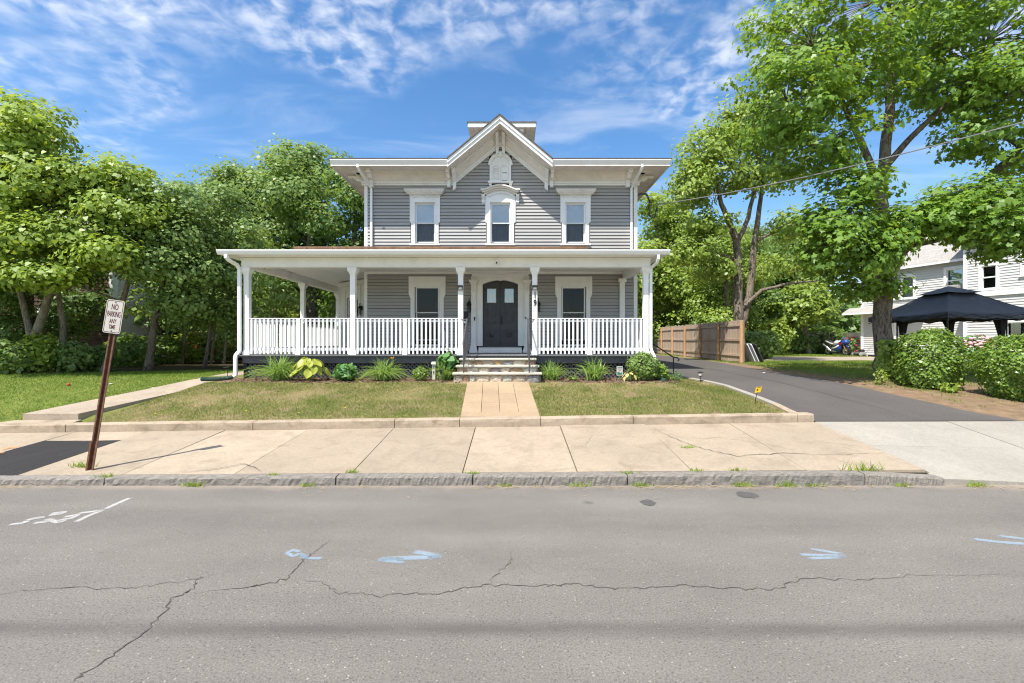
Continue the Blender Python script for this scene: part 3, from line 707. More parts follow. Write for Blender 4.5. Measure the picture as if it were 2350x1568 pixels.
r = np.random.default_rng(5)
for k in range(11):
    x = -0.945 + 1.46 * k / 10; base = float(zb(x))
    rings.append([(x, 8.24, base - 0.1), (x, 8.238 + r.normal(0, 0.003), base + 0.08), (x, 8.245, base + 0.13), (x, 8.27, base + 0.150), (x, 8.437, base + 0.148), (x, 8.437, base - 0.1)])
MB().loft(rings).build('front_lip', EDGEC, walk)

# left concrete path with two steps
path = thing('garden_path', 'cracked concrete path with two low steps leading past the porch', 'path', (-8.6, 10, 0.6))
pc = [(-8.85, 8.72), (-8.60, 9.7), (-8.30, 10.9), (-8.10, 12.2), (-8.08, 13.6), (-8.1, 15.2), (-8.1, 17), (-8.1, 19)]
pz = [0.485, 0.59, 0.715, 0.84, 0.90, 0.925, 0.93, 0.94]
for i in range(len(pc) - 1):
    (xa, ya), (xb, yb) = pc[i], pc[i + 1]; h = 0.53
    za_, zb_ = max(pz[i], Gs(xa, ya) + 0.02), max(pz[i + 1], Gs(xb, yb) + 0.02)
    MB().hexa([(xa - h, ya + 0.004, za_ - 0.25), (xa + h, ya + 0.004, za_ - 0.25), (xb + h, yb - 0.004, zb_ - 0.25), (xb - h, yb - 0.004, zb_ - 0.25), (xa - h, ya + 0.004, za_), (xa + h, ya + 0.004, za_), (xb + h, yb - 0.004, zb_), (xb - h, yb - 0.004, zb_)]).build('slab', PATHC, path)
MB().hexa([(-9.60, 8.425, 0.1), (-8.15, 8.425, 0.1), (-8.25, 8.716, 0.1), (-9.50, 8.716, 0.1), (-9.60, 8.425, 0.358), (-8.15, 8.425, 0.365), (-8.25, 8.716, 0.372), (-9.50, 8.716, 0.365)]).build('step', EDGEC, path)

# ---------------------------------------------------------------- leaves in bulk
OVAL = np.array([(0, 0, 0), (0.22, 0.28, 0.05), (0.26, 0.55, 0.06), (0, 1.0, -0.06), (-0.26, 0.55, 0.06), (-0.22, 0.28, 0.05)])
HEART = np.array([(0, 0.06, 0), (0.22, 0, 0.05), (0.40, 0.22, 0.08), (0.33, 0.55, 0.05), (0, 1.0, -0.12), (-0.33, 0.55, 0.05), (-0.40, 0.22, 0.08), (-0.22, 0, 0.05)])
MAPLE = np.array([(0, 0, 0), (0.34, 0.02, -.03), (0.30, 0.20, .02), (0.60, 0.48, -.06), (0.26, 0.52, .03), (0, 1.0, -0.08), (-0.26, 0.52, .03), (-0.60, 0.48, -.06), (-0.30, 0.20, .02), (-0.34, 0.02, -.03)])
RHOMB = np.array([(0, 0, 0), (0.30, 0.45, 0.04), (0, 1.0, -0.04), (-0.30, 0.45, 0.04)])
def leaves_mesh(name, cen, nrm, size, shape, mat, r, droop=0.5):
    n = len(cen); nrm = nrm / (np.linalg.norm(nrm, axis=1, keepdims=True) + 1e-9)
    d = r.normal(size=(n, 3)); d[:, 2] -= droop
    d -= nrm * np.sum(d * nrm, 1, keepdims=True); d /= np.linalg.norm(d, axis=1, keepdims=True) + 1e-9
    u = np.cross(d, nrm); k = len(shape)
    v = cen[:, None, :] + size[:, None, None] * (shape[None, :, 0:1] * u[:, None, :] + (shape[None, :, 1:2] - 0.5) * d[:, None, :] + shape[None, :, 2:3] * nrm[:, None, :])
    me = bpy.data.meshes.new(name); me.vertices.add(n * k); me.vertices.foreach_set('co', v.reshape(-1)); me.loops.add(n * k)
    me.loops.foreach_set('vertex_index', np.arange(n * k)); me.polygons.add(n); me.polygons.foreach_set('loop_start', np.arange(n) * k)
    me.update(calc_edges=True); me.materials.append(mat); return me
def blades_mesh(name, base, h, lean, w, mat, segs=1):
    """grass: one thin triangle (or bent strip) per blade"""
    n = len(base); r = np.random.default_rng(n)
    a = r.uniform(0, 2 * np.pi, n); side = np.stack([np.cos(a), np.sin(a), np.zeros(n)], 1)
    tip = base + lean + np.stack([np.zeros(n), np.zeros(n), h], 1)
    v = np.stack([base - side * w[:, None] / 2, base + side * w[:, None] / 2, tip], 1)
    me = bpy.data.meshes.new(name); me.vertices.add(3 * n); me.vertices.foreach_set('co', v.reshape(-1)); me.loops.add(3 * n); me.loops.foreach_set('vertex_index', np.arange(3 * n))
    me.polygons.add(n); me.polygons.foreach_set('loop_start', np.arange(n) * 3); me.update(calc_edges=True); me.materials.append(mat); return me
# ---------------------------------------------------------------- the house
FW = Fr((0, 14.5), (1, 0))
def hx(px): return (px - 1175.0) / 72.0
def hz(py): return EYE + (784.0 - py) / 72.0
XL, XR, GX = -4.68, 3.96, -0.368
house = thing('house', 'two storey grey clapboard house with white trim, front gable and wraparound porch', 'house', (-0.3, 14.5, 0.9))
Z2B = 4.62                                     # where the upper front wall rises out of the porch roof
win2 = [(-2.768, 'flat'), (GX, 'arch'), (2.018, 'flat')]
win1 = [-2.70, 1.962]
h2 = [(c - 0.33, c + 0.33, 4.98, 6.31) for c, _ in win2]
h1 = [(c - 0.39, c + 0.39, 1.84, 3.63) for c in win1]
DX0, DX1 = hx(1107.8), hx(1188.6); DC = (DX0 + DX1) / 2
hd = [(DX0, DX1, 1.70, 3.90)]

# structural walls with their openings
mb = MB(); FW.holes(mb, XL, XR, 0.3, 7.2, h2 + h1 + hd, -0.2, 0.0)
gx = lambda z, top, s=0.83: (top - z) / s
mb.prism([FW.P(GX - 1.5, 7.2, -0.2), FW.P(GX + 1.5, 7.2, -0.2), FW.P(GX, 8.4, -0.2)], [FW.P(GX - 1.5, 7.2, 0), FW.P(GX + 1.5, 7.2, 0), FW.P(GX, 8.4, 0)])
wall = mb.build('wall', DARKROOM, house)
side_wall = MB()
side_wall.box(XL, XL + 0.2, 14.7, 26.0, 0.3, 7.2); side_wall.box(XR - 0.2, XR, 14.7, 26.0, 0.3, 7.2); side_wall.box(XL, XR, 26.0, 26.2, 0.3, 7.2)
side_wall.build('side_wall', GREY, house)
mb = MB(); FR = Fr((XR, 14.52), (0, 1)); FR.lap(mb, 0, 11.4, 0.9, 6.9, 0.105); FLs = Fr((XL, 26.0), (0, -1)); FLs.lap(mb, 0, 11.4, 0.9, 6.9, 0.105)
sd = mb.build('side_siding', GREY, house); sd['kind'] = 'stuff'

# clapboards, one by one
LAP = 0.1045; cache = {}
def clap(x0, x1, z, row):
    L = round(x1 - x0, 2)
    if L < 0.03: return
    if L not in cache:
        t = 0.034; q = [(0, -0.0015, 0.009), (0, -t, 0.0085), (0, -0.008, LAP - 0.001), (0, -0.0015, LAP - 0.001)]  # gap at the foot bares the near-black backing, drawing a shadow line
        cache[L] = MB().prism(q, [(L, *p[1:]) for p in q]).mesh('clapboard')
    put('clapboard', cache[L], GREY, wall, (x0, 14.5 + 0.0008 * math.sin(row * 7.1 + x0), z + 0.0015 * math.sin(row * 3.3 + x0 * 2)))
def rows(z0, z1, x0f, x1f, holes):
    n = int(round((z1 - z0) / LAP)); step = (z1 - z0) / n
    for i in range(n):
        z = z0 + i * step; zc = z + step * 0.5; segs = [(x0f(z), x1f(z))]
        for h in holes:
            if h[2] < zc < h[3]: segs = [q for a, b in segs for q in ((a, min(b, h[0])), (max(a, h[1]), b)) if q[1] - q[0] > 0.03]
        for a, b in segs: clap(a, b, z, i)
cs = lambda v: (lambda z: v)
rows(Z2B, 6.83, cs(XL + 0.09), cs(XR - 0.09), [(c - 0.46, c + 0.46, 4.93, 6.60) for c, _ in win2] + [(GX - 0.40, GX + 0.40, 6.80, 7.3)])
rows(6.83, 8.09, lambda z: GX - gx(z, 8.10), lambda z: GX + gx(z, 8.10), [(GX - 0.36, GX + 0.36, 6.8, 7.78)])
rows(1.56, 4.06, cs(XL + 0.06), cs(XR - 0.09), [(c - 0.52, c + 0.52, 1.76, 3.93) for c in win1] + [(hx(1082), hx(1214), 1.5, 4.2)])

# corner boards
mb = MB(); FW.box(mb, XL - 0.02, XL + 0.085, 4.5, 6.86, -0.1, 0.03); FW.box(mb, XL - 0.02, XL + 0.075, 1.52, 4.06, -0.1, 0.03)
mb.build('corner_board', WHITE, house)
mb = MB(); FW.box(mb, XR - 0.085, XR + 0.03, 0.9, 6.86, -0.1, 0.03); mb.build('corner_board', WHITE, house)

# --- main cornice
De = 13.69; ZG = 7.35; xl, xr = XL - 0.80, XR + 0.82
def band(z0, z1, y0, y1, name, mat, xa0=xl, xa1=xr, cut=None):
    mb = MB(); c = cut
    for a, b in ((xa0, GX - c), (GX + c, xa1)) if c is not None else ((xa0, xa1),): mb.box(a, b, y0, y1, z0, z1)
    return mb.build(name, mat, house)
def gutter(path2, z0, z1, name, outx=0):
    """half-open K gutter along X"""
    mb = MB(); a, b = path2; y = De
    q = [(y + 0.10, z0), (y + 0.03, z0), (y - 0.005, z0 + 0.05), (y - 0.02, z1 - 0.025), (y - 0.03, z1 - 0.02), (y - 0.03, z1), (y - 0.015, z1), (y - 0.005, z1 - 0.03), (y + 0.10, z1 - 0.04)]
    return mb.prism([(a, *p) for p in q], [(b, *p) for p in q]).build(name, WHITE2, house)
gutter((xl, GX - 1.585), 7.235, ZG, 'gutter'); gutter((GX + 1.585, xr), 7.235, ZG, 'gutter')
for a, b in ((xl + 0.01, GX - 1.50), (GX + 1.50, xr - 0.01)): MB().box(a, b, De + 0.03, De + 0.085, 7.17, 7.30).build('fascia', CREAM, house)
for x0_, x1_ in ((xl, xl + 0.05), (xr - 0.05, xr)): MB().box(x0_, x1_, De + 0.09, 26.7, 7.17, 7.34).build('fascia', CREAM, house)
mb = MB(); mb.box(xl + 0.05, GX - 1.445, De + 0.09, 14.24, 7.20, 7.232); mb.box(GX + 1.445, xr - 0.05, De + 0.09, 14.24, 7.20, 7.232)
mb.box(xl + 0.05, XL - 0.26, 14.24, 26.7, 7.20, 7.232); mb.box(XR + 0.26, xr - 0.05, 14.24, 26.7, 7.20, 7.232); mb.build('soffit', CREAM, house)
# board joints of the soffit: thin battens
mb = MB(); 
for a, b in ((xl + 0.45, GX - 1.48), (GX + 1.48, xr - 0.45)): mb.box(a, b, 14.215, 14.262, 7.165, 7.199)
for s, xx in ((1, XL - 0.26), (-1, XR + 0.26)): mb.box(xx - 0.02, xx + 0.02, 14.265, 26, 7.165, 7.199)
mb.build('soffit_bead', WHITE, house)
def cove(x0, x1):
    q = [(14.235, 7.199), (14.235, 7.165), (14.29, 7.10), (14.345, 7.03), (14.415, 6.94), (14.499, 6.935), (14.499, 7.199)]
    return MB().prism([(x0, *p) for p in q], [(x1, *p) for p in q])
cove(XL - 0.03, GX - 1.49).build('cove', CREAM, house); cove(GX + 1.49, XR + 0.03).build('cove', CREAM, house)
for s, xx in ((-1, XL), (1, XR)):
    q = [(0.27, 7.199), (0.26, 7.165), (0.155, 7.03), (0.085, 6.94), (0.0, 6.935), (0.0, 7.199)]
    MB().prism([(xx + s * p[0], 14.5, p[1]) for p in q], [(xx + s * p[0], 26, p[1]) for p in q]).build('cove', CREAM, house)
mb = MB()
for a, b in ((XL - 0.09, GX - 1.49), (GX + 1.49, XR + 0.09)):
    FW.box(mb, a, b, 6.885, 6.938, 0.0, 0.105); FW.box(mb, a, b, 6.825, 6.884, 0.0, 0.075)
FWm = mb.build('frieze_moulding', WHITE, house)

# --- raking cornice of the gable
def chev(zt0, zb0, y0, y1, zt1=None, zb1=None, floor_t=None, floor_b=None, s=0.83, split=False):
    zt1 = zt0 if zt1 is None else zt1; zb1 = zb0 if zb1 is None else zb1; mb = MB()
    wt = (zt0 - floor_t) / s; wb = (zb0 - floor_b) / s; w2t = (zt1 - floor_t) / s; w2b = (zb1 - floor_b) / s
    for k in (-1, 1):
        A = [(GX, y0, zb0), (GX + k * wb, y0, floor_b), (GX + k * w2b, y1, floor_b), (GX, y1, zb1), (GX, y0, zt0), (GX + k * wt, y0, floor_t), (GX + k * w2t, y1, floor_t), (GX, y1, zt1)]
        mb.hexa(A)
    return mb
# boards face the street; k sides share the ridge line
chev(8.665, 8.555, De - 0.03, De + 0.03, floor_t=7.35, floor_b=7.24).build('rake_moulding', WHITE2, house)
chev(8.552, 8.44, De, De + 0.06, floor_t=7.237, floor_b=7.125).build('rake_fascia', WHITE, house)
chev(8.47, 8.44, De + 0.062, 14.24, floor_t=7.225, floor_b=7.195).build('rake_soffit', CREAM, house)
chev(8.437, 8.40, 14.205, 14.255, floor_t=7.19, floor_b=7.153).build('rake_bead', WHITE, house)
chev(8.44, 8.40, 14.258, 14.415, 8.44, 8.205, floor_t=7.19, floor_b=6.945).build('rake_cove', CREAM, house)
chev(8.203, 8.135, 14.395, 14.499, floor_t=6.945, floor_b=6.885).build('rake_frieze', WHITE, house)
chev(8.134, 8.07, 14.425, 14.498, floor_t=6.884, floor_b=6.825).build('rake_frieze', WHITE, house)
chev(8.71, 8.668, De - 0.06, 18.6, floor_t=7.392, floor_b=7.352).build('gable_roof', SHINGLE, house)
# main roof: low hip
mb = MB(); rz = 9.0; ry0, ry1 = 18.6, 21.6; y_e = De - 0.035
rsl = lambda y: 7.362 + (rz - 7.362) * (y - y_e) / (ry0 - y_e)
for k, xe, xt in ((-1, xl - 0.02, -1.6), (1, xr + 0.02, 0.9)):
    q = [(xe, y_e, 7.362), (GX + k * 1.59, y_e, 7.362), (GX + k * 1.59, 14.56, rsl(14.56)), (GX, 14.56, rsl(14.56)), (GX, ry0, rz), (xt, ry0, rz)]
    mb.prism([(x, y, z) for x, y, z in q], [(x, y, z + 0.022) for x, y, z in q])
E = [(xl - 0.02, y_e, 7.362), (xr + 0.02, y_e, 7.362), (xr + 0.02, 27, 7.362), (xl - 0.02, 27, 7.362)]
T = [(-1.6, ry0, rz), (0.9, ry0, rz), (0.9, ry1, rz), (-1.6, ry1, rz)]
mb.add(E + T, [(1, 2, 6, 5), (2, 3, 7, 6), (3, 0, 4, 7), (4, 5, 6, 7)]); mb.build('roof', SHINGLE, house)

# cornice brackets: S-curved, paired at the corners and at the gable feet
def bracket(x0, x1, yo=0.0, zo=0.0, drop=True, name='bracket'):
    q = [(14.40, 6.97), (14.40, 7.165), (13.98, 7.165), (13.965, 7.13), (14.00, 7.09), (14.07, 7.085), (14.10, 7.11), (14.15, 7.05), (14.20, 6.99), (14.27, 6.975), (14.33, 7.0), (14.36, 6.965)]
    mb = MB().prism([(x0, p[0] + yo, p[1] + zo) for p in q], [(x1, p[0] + yo, p[1] + zo) for p in q])
    mb.box(x0 - 0.012, x1 + 0.012, 13.955 + yo, 14.20 + yo, 7.166 + zo, 7.198 + zo)
    if drop: mb.box(x0, x1, 14.34 + yo, 14.499, 6.755 + zo, 6.964 + zo)
    return mb.build(name, WHITE, house)
for x0, x1 in ((-4.50, -4.38), (3.60, 3.72), (-2.045, -1.945), (1.205, 1.305)): bracket(x0, x1)
for s, xx in ((-1, XL), (1, XR)):
    q = [(0.10, 6.97), (0.10, 7.165), (0.55, 7.165), (0.565, 7.12), (0.52, 7.08), (0.45, 7.085), (0.40, 7.10), (0.33, 7.03), (0.25, 6.98), (0.17, 6.985), (0.13, 6.965)]
    MB().prism([(xx + s * p[0], 14.52, p[1]) for p in q], [(xx + s * p[0], 14.63, p[1]) for p in q]).build('bracket', WHITE, house)
# raking brackets: at the gable feet and the pair under the apex
for k, xs_ in ((-1, (GX - 1.50, GX - 1.40)), (1, (GX + 1.40, GX + 1.50)), (-1, (GX - 0.145, GX - 0.055)), (1, (GX + 0.055, GX + 0.145))):
    mb = MB(); q = [(14.42, -0.30), (14.42, -0.01), (14.02, -0.01), (14.01, -0.05), (14.10, -0.10), (14.20, -0.15), (14.30, -0.23), (14.36, -0.30)]
    zr = lambda x, t: 8.43 - 0.83 * abs(x - GX) + t
    mb.prism([(xs_[0], p[0], zr(xs_[0], p[1])) for p in q], [(xs_[1], p[0], zr(xs_[1], p[1])) for p in q])
    d = [(14.36, -0.31), (14.499, -0.31), (14.499, -0.545), (14.36, -0.545)]
    mb.prism([(xs_[0], p[0], zr(xs_[0], p[1])) for p in d], [(xs_[1], p[0], zr(xs_[1], p[1])) for p in d])
    mb.build('rake_bracket', WHITE, house)

# --- gable ornament: blind arched twin window
def arc(cx, cz, r, a0, a1, n, ry=None):
    ry = r if ry is None else ry
    return [(cx + r * math.cos(math.radians(a0 + (a1 - a0) * i / n)), cz + ry * math.sin(math.radians(a0 + (a1 - a0) * i / n))) for i in range(n + 1)]
gw_ = MB(); FW.prism(gw_, [(GX - 0.345, 6.965), (GX + 0.345, 6.965)] + arc(GX, 7.47, 0.345, 0, 180, 20), 0.0, 0.045)
gwin = gw_.build('gable_window', WHITE, house)
mb = MB(); o = arc(GX, 7.47, 0.385, 0, 180, 22); i_ = arc(GX, 7.47, 0.29, 0, 180, 22)
for k in range(22): FW.prism(mb, [i_[k], o[k], o[k + 1], i_[k + 1]], 0.046, 0.085)
FW.box(mb, GX - 0.345, GX - 0.275, 6.966, 7.469, 0.046, 0.075); FW.box(mb, GX + 0.275, GX + 0.345, 6.966, 7.469, 0.046, 0.075); mb.build('arch_casing', WHITE, gwin)
mb = MB(); FW.prism(mb, [(GX - 0.045, 7.72), (GX + 0.045, 7.72), (GX + 0.058, 7.885), (GX - 0.058, 7.885)], 0.04, 0.11); mb.build('keystone', WHITE, gwin)
mb = MB(); FW.box(mb, GX - 0.395, GX + 0.395, 6.90, 6.962, 0.0, 0.10)
for s in (-1, 1): FW.box(mb, GX + s * 0.32 - 0.045, GX + s * 0.32 + 0.045, 6.82, 6.899, 0.0, 0.07)
mb.build('sill', WHITE, gwin)
mb = MB()
for s in (-1, 1):
    o = arc(GX + s * 0.13, 7.36, 0.125, 0, 180, 12); i_ = arc(GX + s * 0.13, 7.36, 0.095, 0, 180, 12)
    for k in range(12): FW.prism(mb, [i_[k], o[k], o[k + 1], i_[k + 1]], 0.046, 0.07)
    for e in (-0.11, 0.11): FW.box(mb, GX + s * 0.13 + e - 0.015, GX + s * 0.13 + e + 0.015, 6.975, 7.36, 0.046, 0.07)
mb.build('twin_arch', WHITE, gwin)
for k in range(11):
    zz = 7.02 + k * 0.035; mb = MB()
    mb.prism([FW.P(GX - 0.21, zz, 0.046), FW.P(GX - 0.21, zz, 0.062), FW.P(GX - 0.21, zz + 0.026, 0.05), FW.P(GX - 0.21, zz + 0.026, 0.046)], [FW.P(GX - 0.05, zz, 0.046), FW.P(GX - 0.05, zz, 0.062), FW.P(GX - 0.05, zz + 0.026, 0.05), FW.P(GX - 0.05, zz + 0.026, 0.046)])
    mb.build('louvre', WHITE, gwin)
mb = MB(); FW.box(mb, GX + 0.055, GX + 0.205, 7.22, 7.235, 0.046, 0.058); FW.box(mb, GX + 0.055, GX + 0.205, 6.985, 6.998, 0.046, 0.055); mb.build('dark_joint', CHAR, gwin)

# --- windows
def sashes(wn_, c, hw, zt, zm, zbm, fr=FW, back=None, low=SCREEN, up=GLASS, t=0.045, w=-0.03, mat=WHITE2):
    for (a, b, gm, dw) in ((zm, zt, up, 0.0), (zbm, zm, low, -0.028)):
        mb = MB(); u0, u1 = c - hw, c + hw
        fr.box(mb, u0 - t, u1 + t, b - 0.004, b + t - 0.004, w + dw - 0.025, w + dw); fr.box(mb, u0 - t, u1 + t, a - 0.002, a + 0.022, w + dw - 0.025, w + dw)
        fr.box(mb, u0 - t, u0, a + 0.023, b - 0.005, w + dw - 0.025, w + dw); fr.box(mb, u1, u1 + t, a + 0.023, b - 0.005, w + dw - 0.025, w + dw)
        mb.build('sash', mat, wn_)
        mb = MB(); fr.box(mb, u0 + 0.001, u1 - 0.001, a + 0.023, b - 0.005, w + dw - 0.016, w + dw - 0.011); mb.build('pane', gm, wn_)
def drape(wn_, c, hw, z0, z1, mat, fr=FW, w=-0.12, amp=0.012, freq=60, name='curtain'):
    mb = MB(); n = 40; vs = []
    for i in range(n + 1):
        u = c - hw + 2 * hw * i / n; q = w + amp * math.sin(u * freq)
        vs += [fr.P(u, z0, q), fr.P(u, z1, q)]
    mb.add(vs, [(2 * i, 2 * i + 2, 2 * i + 3, 2 * i + 1) for i in range(n)]).build(name, mat, wn_, fix=False)
def upper_window(c, kind):
    mb = MB(); gh, zt, zm, zl = 0.272, 6.245, 5.638, 5.037
    o1, o2 = 0.48, 0.435
    for s in (-1, 1):      # wide upper casing, narrower below, bevelled step between
        xs_ = lambda q: c + s * q
        FW.prism(mb, [(xs_(0.335), 4.975), (xs_(o2), 4.975), (xs_(o2), 5.64), (xs_(o1), 5.665), (xs_(o1), 6.49), (xs_(0.335), 6.49)], -0.06, 0.055)
        FW.prism(mb, [(xs_(0.318), 4.975), (xs_(0.350), 4.975), (xs_(0.350), 6.33), (xs_(0.318), 6.33)], -0.055, 0.068)
    FW.box(mb, c - 0.335, c + 0.335, 6.29, 6.49, -0.06, 0.055)
    wn_ = mb.build('window', WHITE, house)
    if kind == 'flat':
        mb = MB()
        for k, (e, z0, z1, w) in enumerate([(0.50, 6.491, 6.535, 0.09), (0.56, 6.536, 6.585, 0.15), (0.605, 6.586, 6.635, 0.19), (0.63, 6.636, 6.675, 0.215)]): FW.box(mb, c - e, c + e, z0, z1, 0.0, w)
        mb.build('hood', CREAM, wn_)
        mb = MB()
        for k in range(6):
            o = arc(c - 0.375 + 0.15 * k, 6.488, 0.075, 180, 360, 8, 0.062); i_ = arc(c - 0.375 + 0.15 * k, 6.488, 0.050, 180, 360, 8, 0.040)
            for q in range(8): FW.prism(mb, [i_[q], o[q], o[q + 1], i_[q + 1]], 0.056, 0.08)
        mb.build('scallop_trim', WHITE, wn_)
    else:
        mb = MB(); R_ = 0.95
        for (e, r0, r1, w) in ((0.52, 0.0, 0.05, 0.11), (0.58, 0.052, 0.10, 0.17), (0.62, 0.102, 0.145, 0.215)):
            n = 18; lo, hi = [], []
            for k in range(n + 1):
                u = -e + 2 * e * k / n; q = max(0.0, 1 - (abs(u) / 0.46) ** 2) if abs(u) < 0.46 else 0.0
                zz = 6.535 + 0.135 * (q if q > 0 else 0); lo.append((c + u, zz + r0)); hi.append((c + u, zz + r1))
            for k in range(n): FW.prism(mb, [lo[k], lo[k + 1], hi[k + 1], hi[k]], 0.0, w)
        mb.build('hood', CREAM, wn_)
        mb = MB(); FW.prism(mb, [(c - 0.45, 6.491), (c + 0.45, 6.491)] + [(c + 0.45 * math.cos(math.pi * k / 14), 6.535 + 0.14 * math.sin(math.pi * k / 14)) for k in range(15)], 0.0, 0.05); mb.build('tympanum', WHITE, wn_)
        for s in (-1, 1):
            mb = MB(); x0, x1 = (c + s * 0.545 - 0.05, c + s * 0.545 + 0.05)
            q = [(0.0, 6.24), (0.035, 6.25), (0.07, 6.30), (0.06, 6.36), (0.09, 6.42), (0.12, 6.47), (0.12, 6.53), (0.0, 6.53)]
            mb.prism([FW.P(x0, z, w) for w, z in q], [FW.P(x1, z, w) for w, z in q]); mb.build('hood_bracket', WHITE, wn_)
        mb = MB()
        for k in range(6):
            zc = 6.50 + 0.115 * math.sin(math.pi * (k + 0.5) / 6)
            o = arc(c - 0.34 + 0.136 * k, zc, 0.068, 180, 360, 8, 0.058); i_ = arc(c - 0.34 + 0.136 * k, zc, 0.045, 180, 360, 8, 0.036)
            for q in range(8): FW.prism(mb, [i_[q], o[q], o[q + 1], i_[q + 1]], 0.056, 0.08)
        mb.build('scallop_trim', WHITE, wn_)
    mb = MB(); FW.box(mb, c - 0.475, c + 0.475, 4.925, 4.974, -0.06, 0.10); mb.build('sill', WHITE, wn_)
    sashes(wn_, c, gh, zt, zm, zl, low=SCREEN)
    drape(wn_, c, gh + 0.05, zm - 0.02, zt + 0.05, BLIND, amp=0.0, name='blind', w=-0.10)
    drape(wn_, c, gh + 0.05, zl - 0.03, zm + 0.02, CURTAIN, amp=0.008, w=-0.16)
for c, k in win2: upper_window(c, k)

def lower_window(c, seed):
    mb = MB()
    for s in (-1, 1):
        q = lambda v: c + s * v
        FW.prism(mb, [(q(0.395), 1.78), (q(0.575), 1.78), (q(0.585), 2.16), (q(0.525), 2.27), (q(0.525), 3.24), (q(0.585), 3.38), (q(0.585), 3.94), (q(0.395), 3.94)], -0.06, 0.05)
        FW.prism(mb, [(q(0.41), 1.80), (q(0.455), 1.80), (q(0.455), 3.72), (q(0.41), 3.72)], 0.0505, 0.066)
    FW.box(mb, c - 0.395, c + 0.395, 3.61, 3.94, -0.06, 0.05); FW.box(mb, c - 0.455, c + 0.455, 3.721, 3.75, 0.0505, 0.066)
    FW.box(mb, c - 0.30, c + 0.30, 3.80, 3.90, 0.0505, 0.06)
    wn_ = mb.build('window', WHITE, house)
    mb = MB(); FW.box(mb, c - 0.62, c + 0.62, 1.72, 1.779, 0.0, 0.10); mb.build('sill', WHITE, wn_)
    sashes(wn_, c, 0.335, 3.573, 2.78, 1.91, low=SCREEN, up=GLASSD)
    if seed:
        for s in (-1, 1): drape(wn_, c + s * 0.19, 0.15, 1.85, 3.6, CURTAIN_D, freq=70, amp=0.02)
    else: drape(wn_, c, 0.36, 1.85, 2.8, CURTAIN_D, freq=70, amp=0.02)
for k, c in enumerate(win1): lower_window(c, k)

# --- front door with its surround
surround = MB(); zs0 = 1.515
aw = (DX1 - DX0) / 2
def arch_pts(hw, z_spring, rise, n=16, rev=False):
    p = [(DC + hw * math.cos(math.pi * k / n), z_spring + rise * math.sin(math.pi * k / n)) for k in range(n + 1)]
    return p[::-1] if rev else p
oa = [(DC + (aw + 0.16) * (1 - 2 * k / 20), 3.78 + 0.19 * (1 - (1 - 2 * k / 20) ** 2)) for k in range(21)]
ia = [(DC + aw * (1 - 2 * k / 20), 3.692 + 0.125 * (1 - (1 - 2 * k / 20) ** 2)) for k in range(21)]
for k in range(20): FW.prism(surround, [ia[k], oa[k], oa[k + 1], ia[k + 1]], -0.05, 0.07)
for s in (-1, 1):
    FW.prism(surround, [(DC + s * aw, 1.73), (DC + s * (aw + 0.16), 1.73), (DC + s * (aw + 0.16), 3.78), (DC + s * aw, 3.692)], -0.05, 0.07)
    FW.prism(surround, [(DC + s * (aw + 0.161), 1.73), (DC + s * (aw + 0.21), 1.73), (DC + s * (aw + 0.21), 4.0), (DC + s * (aw + 0.161), 4.0)], -0.02, 0.05)
    FW.prism(surround, [(DC + s * (aw + 0.05), 2.10), (DC + s * (aw + 0.12), 2.17), (DC + s * (aw + 0.12), 2.85), (DC + s * (aw + 0.05), 2.92)], 0.0705, 0.086)
# spandrel over the arch
top = [(DC - aw - 0.20, 4.0), (DC + aw + 0.20, 4.0)]
for k in range(20): FW.prism(surround, [oa[k], (oa[k][0], 4.005), (oa[k + 1][0], 4.005), oa[k + 1]], -0.02, 0.045)
sur = surround.build('door_surround', WHITE, house)
for s in (-1, 1):
    pc_ = DC + s * (aw + 0.285); mb = MB()
    FW.box(mb, pc_ - 0.075, pc_ + 0.075, 1.84, 3.42, 0.0, 0.10)
    for e in (-0.062, 0.062): FW.box(mb, pc_ + e - 0.012, pc_ + e + 0.012, 1.95, 3.35, 0.1005, 0.115)
    FW.box(mb, pc_ - 0.085, pc_ + 0.085, 1.76, 1.839, 0.0, 0.12)
    mb.prism([FW.P(pc_ - 0.135, 1.515, 0), FW.P(pc_ + 0.135, 1.515, 0), FW.P(pc_ + 0.085, 1.759, 0), FW.P(pc_ - 0.085, 1.759, 0)], [FW.P(pc_ - 0.135, 1.515, 0.17), FW.P(pc_ + 0.135, 1.515, 0.17), FW.P(pc_ + 0.085, 1.759, 0.125), FW.P(pc_ - 0.085, 1.759, 0.125)])
    mb.build('pilaster', WHITE, sur)
    mb = MB(); FW.box(mb, pc_ - 0.085, pc_ + 0.085, 3.421, 3.46, 0.0, 0.125); FW.box(mb, pc_ - 0.078, pc_ + 0.078, 3.461, 3.66, 0.0, 0.105)
    for e in np.linspace(-0.055, 0.055, 5): FW.box(mb, pc_ + e - 0.008, pc_ + e + 0.008, 3.48, 3.60, 0.1055, 0.12)
    for k, (e, z0, z1, w) in enumerate([(0.085, 3.661, 3.70, 0.12), (0.105, 3.701, 3.75, 0.15), (0.13, 3.751, 3.79, 0.175), (0.145, 3.791, 3.82, 0.19)]): FW.box(mb, pc_ - e, pc_ + e, z0, z1, 0.0, w)
    mb.build('capital', WHITE, sur)
for s_ in (-1, 1):
    u0, u1 = sorted((DC + s_ * (aw + 0.213), DC + s_ * 0.925)); mb = MB(); FW.box(mb, u0, u1, 3.822, 3.948, 0.0, 0.04); mb.build('frieze_block', WHITE, sur)
